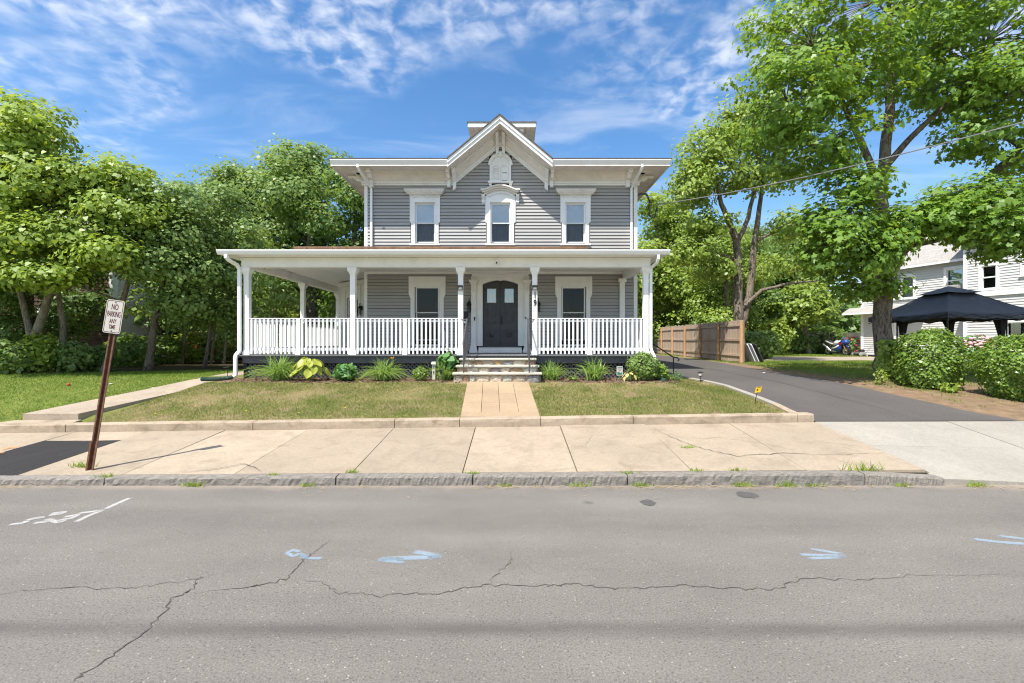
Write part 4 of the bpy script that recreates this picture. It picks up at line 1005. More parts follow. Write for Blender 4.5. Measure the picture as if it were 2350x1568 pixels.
mb = MB(); FW.prism(mb, [(DC - 0.055, 3.79), (DC + 0.055, 3.79), (DC + 0.085, 3.99), (DC - 0.085, 3.99)], 0.05, 0.13); FW.prism(mb, [(DC - 0.025, 3.83), (DC + 0.025, 3.83), (DC + 0.04, 3.96), (DC - 0.04, 3.96)], 0.131, 0.15); mb.build('keystone', WHITE, sur)
mb = MB()
for e, z0, z1, w in ((0.90, 3.93, 3.98, 0.08), (0.92, 3.981, 4.04, 0.13), (0.95, 4.041, 4.08, 0.18)):
    FW.box(mb, DC - e, DC + e, z0 + 0.02, z1 + 0.02, 0.0462 if e < 0.91 else 0.0, w)
mb.build('entablature', WHITE, sur)
mb = MB()
for k in range(36):
    u = DC - 0.86 + 1.72 * k / 35
    if abs(u - DC) > 0.12: FW.box(mb, u - 0.012, u + 0.012, 4.005, 4.055, 0.131, 0.15)
mb.build('dentils', WHITE, sur)
mb = MB(); FW.box(mb, DC - aw - 0.13, DC + aw + 0.13, 1.516, 1.60, 0.0, 0.22); FW.box(mb, DC - aw - 0.12, DC + aw + 0.12, 1.601, 1.69, 0.0, 0.16); mb.build('door_step', WHITE, sur)
mb = MB(); FW.box(mb, DC - aw - 0.14, DC + aw + 0.14, 1.691, 1.722, -0.1, 0.19); mb.build('threshold', DOORM, sur)
for s in (-1, 1):
    leaf = MB(); a, b = (DX0 + 0.003, DC - 0.004) if s < 0 else (DC + 0.004, DX1 - 0.003); m_ = (a + b) / 2
    tz = lambda x: 3.692 + 0.125 * (1 - ((x - DC) / aw) ** 2) - 0.006
    n = 8; pts = [(a, 1.724), (b, 1.724)] + [(b + (a - b) * k / n, tz(b + (a - b) * k / n)) for k in range(n + 1)]
    # stile and rail frame, panels sunk behind
    px0, px1 = a + 0.115, b - 0.115
    FW.prism(leaf, [(a, 1.724), (px0, 1.724), (px0, tz(px0)), (a, tz(a))], -0.09, -0.04); FW.prism(leaf, [(px1, 1.724), (b, 1.724), (b, tz(b)), (px1, tz(px1))], -0.09, -0.04)
    FW.prism(leaf, [(px0, 3.60), (px1, 3.60), (px1, tz(px1)), (px0, tz(px0))], -0.09, -0.04)
    for z0, z1 in ((1.724, 1.90), (2.26, 2.44)): FW.box(leaf, px0, px1, z0, z1, -0.09, -0.04)
    FW.box(leaf, px0, px1, 2.44, 3.10, -0.09, -0.062)
    FW.box(leaf, px0, px1, 1.90, 2.26, -0.09, -0.062)
    dr_ = leaf.build('door', DOORM, house)
    mb = MB()
    for k, (e, w) in enumerate(((0.0, -0.022), (0.03, -0.035), (0.07, -0.046), (0.11, -0.030))):
        if k < 3:
            for u0, u1, z0, z1 in ((px0 + e - 0.015, px0 + e + 0.015, 1.90 + e, 2.26 - e), (px1 - e - 0.015, px1 - e + 0.015, 1.90 + e, 2.26 - e)): FW.box(mb, u0, u1, z0, z1, -0.0615, w)
            for zz in (1.90 + e, 2.26 - e): FW.box(mb, px0 + e - 0.014, px1 - e + 0.014, zz - 0.015, zz + 0.015, -0.0612, w - 0.001)
    mc = ((px0 + px1) / 2, 2.08); h = 0.075
    mb.add([FW.P(mc[0] - h, mc[1] - h, -0.06), FW.P(mc[0] + h, mc[1] - h, -0.06), FW.P(mc[0] + h, mc[1] + h, -0.06), FW.P(mc[0] - h, mc[1] + h, -0.06), FW.P(mc[0], mc[1], -0.02)], [(0, 1, 4), (1, 2, 4), (2, 3, 4), (3, 0, 4)])
    mb.build('diamond_panel', DOORM, dr_)
    mb = MB()
    for z0, z1 in ((2.44, 2.475), (3.565, 3.60)): FW.box(mb, px0 - 0.015, px1 + 0.015, z0, z1, -0.0605, -0.024)
    for uu in (px0, px1): FW.box(mb, uu - 0.018, uu + 0.018, 2.476, 3.564, -0.0606, -0.026)
    FW.box(mb, px0 + 0.02, px1 - 0.02, 3.08, 3.11, -0.0604, -0.03); FW.box(mb, px0 + 0.06, px1 - 0.06, 2.54, 3.02, -0.0615, -0.045)
    mb.build('panel_moulding', DOORM, dr_)
    mb = MB(); FW.box(mb, a + 0.05, b - 0.05, 1.82, 1.855, -0.0395, -0.012); mb.build('kick_moulding', DOORM, dr_)
    mb = MB(); FW.box(mb, px0 + 0.019, px1 - 0.019, 3.111, 3.56, -0.075, -0.069); mb.build('pane', GLASS, dr_)
    drape(dr_, (px0 + px1) / 2, (px1 - px0) / 2 - 0.02, 3.12, 3.55, CURTAIN, amp=0.003, w=-0.085)  # grey sheet added to lighten the pane, standing in for its reflection
mb = MB(); mb.tube([FW.P(DC, 1.74, -0.03), FW.P(DC, 3.80, -0.03)], 0.017, 8); mb.build('astragal', DOORM, house)
mb = MB(); FW.box(mb, DC + 0.02, DC + 0.065, 2.42, 2.62, -0.0395, -0.025); kx, ky, kz = FW.P(DC + 0.045, 2.66, -0.005); mb.lathe([(0.0, -0.025), (0.02, -0.02), (0.026, 0), (0.02, 0.02), (0, 0.025)], (kx, ky, kz), 10)
mb.tube([FW.P(DC + 0.045, 2.60, -0.03), FW.P(DC + 0.045, 2.57, 0.012), FW.P(DC + 0.045, 2.46, 0.012), FW.P(DC + 0.045, 2.43, -0.03)], 0.008, 6); mb.build('door_handle', BLACK, house)

# --- one storey bay on the porch's left side
A_, B_ = (-4.70, 15.55), (-6.45, 16.95)
FB = Fr(B_, (A_[0] - B_[0], A_[1] - B_[1])); LB = math.hypot(A_[0] - B_[0], A_[1] - B_[1])
mb = MB(); bh = [(0.55, 1.25, 2.0, 3.45), (1.62, 2.05, 1.6, 3.55)]
FB.holes(mb, 0, LB, 1.4, 4.05, bh, -0.15, 0.0)
mb.box(-6.45, -6.30, 17.0, 20.0, 1.4, 4.05); mb.build('bay_wall', WHITE, house)
mb = MB(); FB.box(mb, 0.0, 0.10, 1.5, 4.04, 0.0, 0.03); FB.box(mb, 0.35, 0.50, 1.8, 3.7, 0.0, 0.04); FB.box(mb, 1.30, 1.45, 1.8, 3.7, 0.0, 0.04); FB.box(mb, 0.35, 1.45, 3.701, 3.85, 0.0, 0.05); FB.box(mb, 0.35, 1.45, 1.70, 1.79, 0.0, 0.07); FB.box(mb, 0, LB, 1.5, 1.66, 0.0, 0.03); FB.box(mb, 0, LB, 3.9, 4.04, 0.0, 0.05)
mb.build('bay_trim', WHITE, house)
bw = MB(); FB.box(bw, 0.505, 0.55, 1.95, 3.5, -0.08, 0.01); FB.box(bw, 1.25, 1.295, 1.95, 3.5, -0.08, 0.01); FB.box(bw, 0.551, 1.249, 3.451, 3.5, -0.08, 0.01); FB.box(bw, 0.551, 1.249, 1.95, 1.999, -0.08, 0.01)
bw = bw.build('bay_window', WHITE, house); sashes(bw, 0.90, 0.29, 3.38, 2.72, 2.06, fr=FB, up=GLASSD)
mb = MB(); FB.box(mb, 1.64, 2.03, 1.62, 3.53, -0.10, -0.05); mb.build('side_door', CURTAIN, house)

# --- cupola on the roof
cup = MB(); cx0, cx1, cy0, cy1 = GX - 0.98, GX + 0.90, 19.45, 21.1
cup.box(cx0, cx1, cy0, cy1, 8.7, 10.72); cupo = cup.build('cupola', CREAM, house)
ex0, ex1, ey0, ey1 = X(1073.5, 19.0), X(1229.5, 19.0), 19.0, 21.6
mb = MB(); mb.box(ex0, ex1, ey0, ey1, 10.84, 11.02); mb.build('cupola_fascia', WHITE, cupo)
mb = MB(); mb.add([(ex0 - 0.03, ey0 - 0.03, 11.021), (ex1 + 0.03, ey0 - 0.03, 11.021), (ex1 + 0.03, ey1, 11.021), (ex0 - 0.03, ey1, 11.021), (ex0 - 0.03, ey0 - 0.03, 11.05), (ex1 + 0.03, ey0 - 0.03, 11.05), (ex1 + 0.03, ey1, 11.05), (ex0 - 0.03, ey1, 11.05), (GX, 20.3, 11.3)], [(0, 1, 5, 4), (1, 2, 6, 5), (2, 3, 7, 6), (3, 0, 4, 7), (4, 5, 8), (5, 6, 8), (6, 7, 8), (7, 4, 8), (3, 2, 1, 0)]); mb.build('cupola_roof', SHINGLE, cupo)
n = 14
for k in range(n):
    a = ex0 + 0.02 + (ex1 - ex0 - 0.04) * k / n; b = ex0 + 0.02 + (ex1 - ex0 - 0.04) * (k + 1) / n - 0.008
    MB().box(a, b, ey0 + 0.03, cy0, 10.80, 10.838).build('soffit_board', CREAM, cupo)
for s in (-1, 1):
    for e in (0.05, 0.48):
        xx = (cx0 + e if s < 0 else cx1 - e - 0.16); q = [(19.44, 10.30), (19.44, 10.795), (19.10, 10.795), (19.09, 10.72), (19.16, 10.66), (19.27, 10.62), (19.33, 10.50), (19.38, 10.42), (19.36, 10.33)]
        MB().prism([(xx, *p) for p in q], [(xx + 0.16, *p) for p in q]).build('cupola_bracket', WHITE, cupo)
mb = MB(); mb.box(cx0 - 0.04, cx1 + 0.04, cy0 - 0.04, cy0 - 0.002, 10.52, 10.60); mb.build('cupola_band', WHITE, cupo)
for s in (-1, 1):
    o = arc(GX + s * 0.47 - 0.04, 10.05, 0.33, 0, 180, 14); i_ = arc(GX + s * 0.47 - 0.04, 10.05, 0.25, 0, 180, 14); mb = MB()
    Fc = Fr((0, cy0), (1, 0))
    for k in range(14): Fc.prism(mb, [i_[k], o[k], o[k + 1], i_[k + 1]], 0.001, 0.05)
    mb.build('cupola_arch', WHITE, cupo)

# ---------------------------------------------------------------- porch
PY = 12.2; PF = 1.51
posts_x = [-7.15, -4.29, -1.385, 0.614, 3.605]
mb = MB(); 
# floor boards run to the street; their ends show along the edge
nb = 100
mb.box(-7.25, 3.70, 12.16, 14.499, PF - 0.07, PF - 0.028); mb.box(-7.25, -4.70, 14.499, 19.0, PF - 0.07, PF - 0.028); deck = mb.build('porch_deck', CHAR, house)
bm_ = MB().box(0, 0.105, 0, 2.40, 0, 0.026).mesh('floor_board')
for k in range(100):
    put('floor_board', bm_, FLOORP, deck, (-7.28 + k * 0.1098, 12.10 + 0.004 * math.sin(k * 2.2), PF - 0.0265))
mb = MB().box(-7.25, -4.75, 14.51, 19.0, PF - 0.0265, PF).build('side_floor', FLOORP, house)
mb = MB(); mb.box(-7.22, 3.68, 12.185, 12.225, 1.295, 1.438); mb.box(-7.23, -7.19, 12.23, 19, 1.295, 1.438); mb.box(3.65, 3.69, 12.23, 14.45, 1.295, 1.438); mb.build('skirt_board', CHAR, house)
mb = MB(); mb.box(-7.2, 3.66, 12.23, 12.26, 1.43, 1.482); mb.build('shadow_gap_strip', BLACK, house)  # black strip standing in for the shadow gap under the floor edge
# lattice panels under the porch
zl0, zl1 = 0.80, 1.293
lat = MB()
for a, b in ((-7.22, -1.36), (0.60, 3.67)):
    lat.box(a, a + 0.09, 12.235, 12.265, zl0 - 0.2, zl1); lat.box(b - 0.09, b, 12.235, 12.265, zl0 - 0.2, zl1); lat.box(a + 0.09, b - 0.09, 12.235, 12.262, zl0 - 0.2, zl0 + 0.05)
lat.box(-7.22, -7.19, 12.27, 19, 0.7, 1.29); lat.box(3.64, 3.67, 12.27, 14.4, 0.7, 1.29)
lat.box(-7.18, 3.64, 12.55, 12.60, 0.5, 1.29)  # black sheet drawing the darkness under the porch behind the slats
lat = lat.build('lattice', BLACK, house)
H = zl1 - zl0; L_ = H * math.sqrt(2); slat = {}
for d_ in (1, -1):
    w = 0.024; y0 = 12.275 if d_ > 0 else 12.262; slat = {}
    for a, b in ((-7.12, -1.46), (0.70, 3.56)):
        x = a - H
        while x < b + H:
            t0, t1 = sorted(((a - x) / (d_ * H), (b - x) / (d_ * H))); t0, t1 = max(0.0, t0), min(1.0, t1)
            if t1 - t0 > 0.08:
                key = (round(t0, 3), round(t1, 3))
                if key not in slat:
                    q = [(-w + d_ * H * t0, H * t0), (w + d_ * H * t0, H * t0), (w + d_ * H * t1, H * t1), (-w + d_ * H * t1, H * t1)]
                    slat[key] = MB().prism([(p[0], 0, p[1]) for p in q], [(p[0], 0.010, p[1]) for p in q]).mesh('lattice_slat')
                put('lattice_slat', slat[key], CHAR, lat, (x, y0, zl0))
            x += 0.112
# posts with capital and base
def post(x, y, z0=PF, z1=3.86, w=0.068, name='porch_post', simple=False):
    mb = MB(); mb.box(x - w, x + w, y - w, y + w, z0 + 0.12, z1 - 0.16)
    p = mb.build(name, WHITE, house)
    mb = MB()
    for a, b, e0, e1 in ((z1 - 0.2, z1 - 0.165, w + 0.006, w + 0.012), (z1 - 0.165, z1 - 0.10, w + 0.012, w + 0.045), (z1 - 0.10, z1 - 0.002, w + 0.05, w + 0.06)):
        mb.add([(x - e0, y - e0, a), (x + e0, y - e0, a), (x + e0, y + e0, a), (x - e0, y + e0, a), (x - e1, y - e1, b), (x + e1, y - e1, b), (x + e1, y + e1, b), (x - e1, y + e1, b)], [(0, 3, 2, 1), (4, 5, 6, 7), (0, 1, 5, 4), (1, 2, 6, 5), (2, 3, 7, 6), (3, 0, 4, 7)])
    mb.build('capital', WHITE, p)
    mb = MB(); e = w + 0.03
    mb.box(x - e, x + e, y - e, y + e, z0 + 0.001, z0 + 0.05)
    mb.add([(x - e, y - e, z0 + 0.05), (x + e, y - e, z0 + 0.05), (x + e, y + e, z0 + 0.05), (x - e, y + e, z0 + 0.05), (x - w - .003, y - w - .003, z0 + 0.14), (x + w + .003, y - w - .003, z0 + 0.14), (x + w + .003, y + w + .003, z0 + 0.14), (x - w - .003, y + w + .003, z0 + 0.14)], [(4, 5, 6, 7), (0, 1, 5, 4), (1, 2, 6, 5), (2, 3, 7, 6), (3, 0, 4, 7)])
    mb.build('base', WHITE, p)
    return p
for x in posts_x: post(x, PY + 0.10)
post(-7.15, 15.57); post(-7.15, 18.7)
mb = MB(); FW.box(mb, 3.41, 3.57, 1.56, 3.74, 0.025, 0.12); FW.box(mb, 3.44, 3.54, 2.2, 3.45, 0.121, 0.135); FW.box(mb, 3.37, 3.61, 3.741, 3.86, 0.025, 0.17); FW.box(mb, 3.38, 3.60, 1.56, 1.62, 0.12, 0.15); FW.box(mb, 3.385, 3.595, 2.28, 2.36, 0.1215, 0.16); mb.build('half_post', WHITE, house)
# beams, ceiling, roof
mb = MB(); mb.box(-7.26, 3.71, PY, PY + 0.20, 3.862, 4.125); mb.box(-7.26, -7.06, PY + 0.201, 19.0, 3.862, 4.125); mb.box(3.51, 3.71, PY + 0.201, 14.475, 3.862, 4.125); mb.build('porch_beam', WHITE, house)
mb = MB(); mb.box(-7.27, 3.72, PY - 0.012, PY - 0.001, 3.88, 3.90); mb.box(-7.28, 3.73, PY - 0.02, PY - 0.001, 4.06, 4.12); mb.build('beam_moulding', WHITE, house)
mb = MB(); k = 0; y = PY + 0.205
while y < 14.47:
    mb.box(-7.05, 3.50, y, min(y + 0.085, 14.475), 4.085 - 0.004 * (k % 2), 4.11); y += 0.088; k += 1
mb.build('porch_ceiling', WHITE, house)
MB().box(-7.05, -4.7, 14.51, 19.0, 4.083, 4.11).build('side_ceiling', WHITE, house)
mb = MB(); FW.box(mb, XL, 3.50, 4.02, 4.084, 0.0255, 0.07); mb.build('ceiling_moulding', WHITE, house)
EYp, EXl, EXr = 11.76, -7.64, 4.09
mb = MB(); mb.box(EXl + 0.03, EXr - 0.03, EYp + 0.10, PY - 0.021, 4.127, 4.150); mb.box(EXl + 0.09, -7.261, PY - 0.0205, 19, 4.127, 4.150); mb.box(3.712, EXr - 0.09, PY - 0.0205, 14.48, 4.127, 4.150); mb.build('porch_soffit', WHITE, house)
q = [(0.10, 4.128), (0.035, 4.128), (0.0, 4.175), (-0.01, 4.215), (-0.022, 4.22), (-0.022, 4.245), (0.0, 4.245), (0.10, 4.235)]
MB().prism([(EXl, EYp + p[0], p[1]) for p in q], [(EXr, EYp + p[0], p[1]) for p in q]).build('porch_gutter', WHITE2, house)
MB().prism([(EXl + p[0], EYp + 0.101, p[1]) for p in q], [(EXl + p[0], 19, p[1]) for p in q]).build('porch_gutter', WHITE2, house)
MB().prism([(EXr - p[0], EYp + 0.101, p[1]) for p in q], [(EXr - p[0], 14.48, p[1]) for p in q]).build('porch_gutter', WHITE2, house)
pr = MB(); zt = 4.255 + 0.205 * 2.74; ee = 4.255
P = [(EXl, EYp - 0.01, ee), (EXr, EYp - 0.01, ee), (EXr - 2.74, 14.499, zt), (EXl + 2.74, 14.499, zt), (EXl, 19.2, ee), (EXl + 2.74, 19.2, zt), (EXr, 14.499, ee)]
pr.add(P + [(x, y, z - 0.03) for x, y, z in P], [(0, 1, 2, 3), (0, 3, 5, 4), (1, 6, 2), (7, 10, 9, 8), (7, 11, 12, 10), (8, 9, 13), (0, 7, 8, 1), (0, 4, 11, 7), (1, 8, 13, 6)]).build('porch_roof', SHINGLE, house)

# railing sections
bal = MB().box(-0.023, 0.023, -0.02, 0.02, 0, 0.945).mesh('baluster')
def railing(x0, x1, y, along='x', newel=None, back=False):
    f = -0.0
    mb = MB()
    def bx(a, b, c0, c1, z0, z1):
        if along == 'x': mb.box(a, b, y + c0, y + c1, z0, z1)
        else: mb.box(y + c0, y + c1, a, b, z0, z1)
    bx(x0, x1, -0.05, 0.06, 2.478, 2.502); bx(x0, x1, -0.002, 0.04, 2.40, 2.445); bx(x0, x1, -0.002, 0.045, 1.625, 1.70)
    r_ = mb.build('railing', WHITE2, house)
    n = int((x1 - x0) / 0.1128); st = (x1 - x0) / n
    for k in range(n):
        u = x0 + st * (k + 0.5)
        if newel is not None and abs(u - newel) < 0.075: continue
        jig = 0.002 * math.sin(k * 5.3)
        put('baluster', bal, WHITE2, r_, (u + jig, y - 0.0225, 1.532) if along == 'x' else (y - 0.0225, u + jig, 1.532))
    if newel is not None:
        mb = MB(); yy = y + 0.0
        mb.box(newel - 0.05, newel + 0.05, yy - 0.047, yy + 0.05, PF + 0.001, 2.477); mb.box(newel - 0.068, newel + 0.068, yy - 0.066, yy + 0.066, PF + 0.0012, PF + 0.10); mb.build('newel_post', WHITE, r_)
ry = PY + 0.10
railing(posts_x[0] + 0.07, posts_x[1] - 0.07, ry, newel=-5.77); railing(posts_x[1] + 0.07, posts_x[2] - 0.07, ry, newel=-2.89); railing(posts_x[3] + 0.07, posts_x[4] - 0.07, ry, newel=2.09)
railing(PY + 0.18, 15.49, -7.13, along='y', newel=13.9); railing(15.65, 18.6, -7.13, along='y')
railing(PY + 0.18, 14.37, 3.60, along='y')

# downspouts
def spout(path, w=0.034):
    mb = MB(); pts = [Vector(p) for p in path]; rings = []
    for i, p in enumerate(pts):
        t = (pts[min(i + 1, len(pts) - 1)] - pts[max(i - 1, 0)]).normalized(); u = Vector((1, 0, 0)); u = (u - t * u.dot(t)).normalized(); v = t.cross(u)
        rings.append([tuple(p + u * a * w + v * b * w * 0.8) for a, b in ((-1, -1), (1, -1), (1, 1), (-1, 1))])
    return mb.loft(rings).build('downspout', WHITE2, house)
spout([(-4.66, De + 0.05, 7.24), (-4.66, De + 0.05, 7.14), (-4.63, De + 0.12, 7.06), (-4.50, 14.34, 6.80), (-4.46, 14.43, 6.72), (-4.46, 14.43, 6.5), (-4.46, 14.43, 4.72)])
spout([(3.93, De + 0.05, 7.24), (3.93, De + 0.05, 7.14), (3.91, De + 0.12, 7.06), (3.81, 14.34, 6.80), (3.785, 14.43, 6.72), (3.785, 14.43, 6.5), (3.785, 14.43, 4.55)])
spout([(-7.42, EYp + 0.05, 4.13), (-7.42, EYp + 0.05, 4.06), (-7.40, EYp + 0.12, 4.0), (-7.31, 12.1, 3.90), (-7.29, 12.17, 3.80), (-7.29, 12.17, 3.3), (-7.29, 12.17, 1.66), (-7.29, 12.16, 1.60), (-7.33, 12.08, 1.50), (-7.33, 12.06, 1.42), (-7.33, 12.06, 0.98), (-7.36, 12.0, 0.93)], 0.042)
spout([(3.80, EYp + 0.05, 4.13), (3.80, EYp + 0.05, 4.02), (3.79, EYp + 0.14, 3.93), (3.735, 12.2, 3.84), (3.735, 12.24, 3.7), (3.735, 12.24, 3.2), (3.735, 12.24, 1.7), (3.74, 12.15, 1.58), (3.78, 12.08, 1.48), (3.78, 12.06, 1.0)], 0.034)
# weathered flat panels on rails lying on the porch roof
arr = thing('roof_panel_array', 'dark flat panels on brown rails lying on the porch roof', 'solar panels', (-1.8, 12.3, 4.37))
SOLAR = M('panel_glass', (0.03, 0.03, 0.04), 0.2, 0.2, 4)
nz_ = lambda y: 4.255 + 0.205 * (y - 11.75)
pxs = [-5.75, -4.62, -3.50, -2.36, -1.22, -0.10, 1.02, 2.02]
for a, b in zip(pxs, pxs[1:]):
    MB().hexa([(a + 0.008, 12.31, nz_(12.31) + 0.05), (b - 0.008, 12.31, nz_(12.31) + 0.05), (b - 0.008, 14.05, nz_(14.05) + 0.035), (a + 0.008, 14.05, nz_(14.05) + 0.035), (a + 0.008, 12.31, nz_(12.31) + 0.075), (b - 0.008, 12.31, nz_(12.31) + 0.075), (b - 0.008, 14.05, nz_(14.05) + 0.06), (a + 0.008, 14.05, nz_(14.05) + 0.06)]).build('panel', SOLAR, arr)
mb = MB(); mb.box(-5.9, 2.05, 12.285, 12.305, nz_(12.29) + 0.008, nz_(12.29) + 0.072); mb.build('front_rail', COPPER, arr)
for x in (-5.6, -4.9, -3.1, -2.4, -0.6, 0.5, 1.5): MB().box(x, x + 0.05, 12.265, 12.283, nz_(12.27) + 0.002, nz_(12.27) + 0.05).build('rail_clip', COPPER, arr)

# ---------------------------------------------------------------- stone steps up to the porch
steps = thing('stone_steps', 'three bluestone treads on fieldstone risers leading up to the porch', 'steps', (-0.36, 11.6, 0.88))
SXc = -0.365
lv = [(1.10, 11.13, 2.20, 0.86), (1.267, 11.43, 2.10, 1.045), (1.434, 11.73, 2.00, 1.21)]   # tread top, nose y, width, riser foot
for k, (zt_, yn, w, zb_) in enumerate(lv):
    ye = lv[k + 1][1] + 0.07 if k < 2 else 12.09
    e = 0.012; x0, x1 = SXc - w / 2, SXc + w / 2
    mb = MB().prism([(x0, yn + 0.008, zt_ - 0.05), (x0, yn, zt_ - 0.035), (x0, yn + 0.004, zt_ - 0.008), (x0, yn + 0.02, zt_), (x0, ye, zt_), (x0, ye, zt_ - 0.05)], [(x1, yn + 0.008, zt_ - 0.05), (x1, yn, zt_ - 0.035), (x1, yn + 0.004, zt_ - 0.008), (x1, yn + 0.02, zt_), (x1, ye, zt_), (x1, ye, zt_ - 0.05)])
    mb.build('tread', BLUESTONE, steps)
    MB().box(x0 + 0.07, x1 - 0.07, yn + 0.085, ye, zb_ - 0.35, zt_ - 0.052).build('core', MORTAR, steps)
def stone(x0, x1, y, z0, z1, seed, d=0.05, side=0):
    r = np.random.default_rng(seed); n = 7; cx_, cz_ = (x0 + x1) / 2, (z0 + z1) / 2; hx_, hz_ = (x1 - x0) / 2, (z1 - z0) / 2
    ring = []
    for k in range(10):
        a = 2 * math.pi * (k + 0.3 * r.random()) / 10; ca, sa = math.cos(a), math.sin(a); m = max(abs(ca), abs(sa)) ** 0.93
        ring.append((cx_ + hx_ * ca / m * (0.93 + 0.10 * r.random()), cz_ + hz_ * sa / m * (0.93 + 0.10 * r.random())))
    def lay(s, yy): return [((cx_ + (a - cx_) * s), yy + r.normal(0, 0.006), (cz_ + (b - cz_) * s)) for a, b in ring]
    mb = MB().loft([lay(1.0, y + 0.03), lay(1.0, y - d * 0.45), lay(0.84, y - d * 0.85), lay(0.4, y - d * 1.05)])
    if side: mb.v = [(side * 0 + (p[1] - y), p[0], p[2]) for p in mb.v]
    return mb
sd_ = 400
for k, (zt_, yn, w, zb_) in enumerate(lv):
    x = SXc - w / 2 + 0.045; xe = SXc + w / 2 - 0.045; r = np.random.default_rng(60 + k); yy = yn + 0.10; zz0, zz1 = zb_ + 0.005, zt_ - 0.056
    if k == 0: zz0 = 0.84
    while x < xe - 0.05:
        ww = float(r.uniform(0.15, 0.34)); ww = min(ww, xe - x)
        if xe - x - ww < 0.12: ww = xe - x
        stone(x + 0.008, x + ww - 0.008, yy, zz0, zz1, sd_, 0.05).build('stone', FIELDSTONE, steps); sd_ += 1; x += ww
    ye = lv[k + 1][1] + 0.05 if k < 2 else 12.1
    for s in (-1, 1):
        xs0 = SXc + s * (w / 2 - 0.07); q = yn + 0.10
        while q < ye - 0.06:
            l2 = min(0.22, ye - q); m = stone(q + 0.006, q + l2 - 0.006, 0, zz0, zz1, sd_, 0.05); sd_ += 1
            m.v = [(xs0 - s * p[1] if s > 0 else xs0 + p[1], p[0], p[2]) for p in m.v]; m.build('stone', FIELDSTONE, steps); q += l2
# handrails
for s, xx, lb in ((-1, -1.19, 'grey iron handrail left of the front steps'), (1, 0.425, 'grey iron handrail right of the front steps')):
    hr = thing('handrail', lb, 'handrail', (xx, 11.2, 1.1), 'iron handrails beside the front steps')
    MB().tube([(xx, 11.20, 1.10), (xx, 11.20, 1.86)], 0.018, 8).build('post', IRON, hr)
    MB().tube([(xx, 12.10, 1.51), (xx, 12.10, 2.46)], 0.018, 8).build('post', IRON, hr)
    mb = MB(); mb.tube([(xx, 12.19, 2.46), (xx, 12.10, 2.47), (xx, 11.22, 1.90), (xx, 11.15, 1.85), (xx, 11.14, 1.78)], 0.024, 8); mb.build('top_rail', IRON, hr)
    MB().tube([(xx, 12.10, 1.66), (xx, 11.20, 1.26)], 0.012, 6).build('bottom_rail', IRON, hr)
    for k in range(1, 8):
        t = k / 8; y = 12.10 - 0.9 * t; MB().tube([(xx, y, 1.66 - 0.4 * t), (xx, y, 2.46 - 0.57 * t)], 0.008, 6).build('baluster', IRON, hr)
    MB().tube([(xx, 12.16, 2.46), (posts_x[2] if s < 0 else posts_x[3], 12.24, 2.46)], 0.010, 6).build('wall_bracket', IRON, hr)
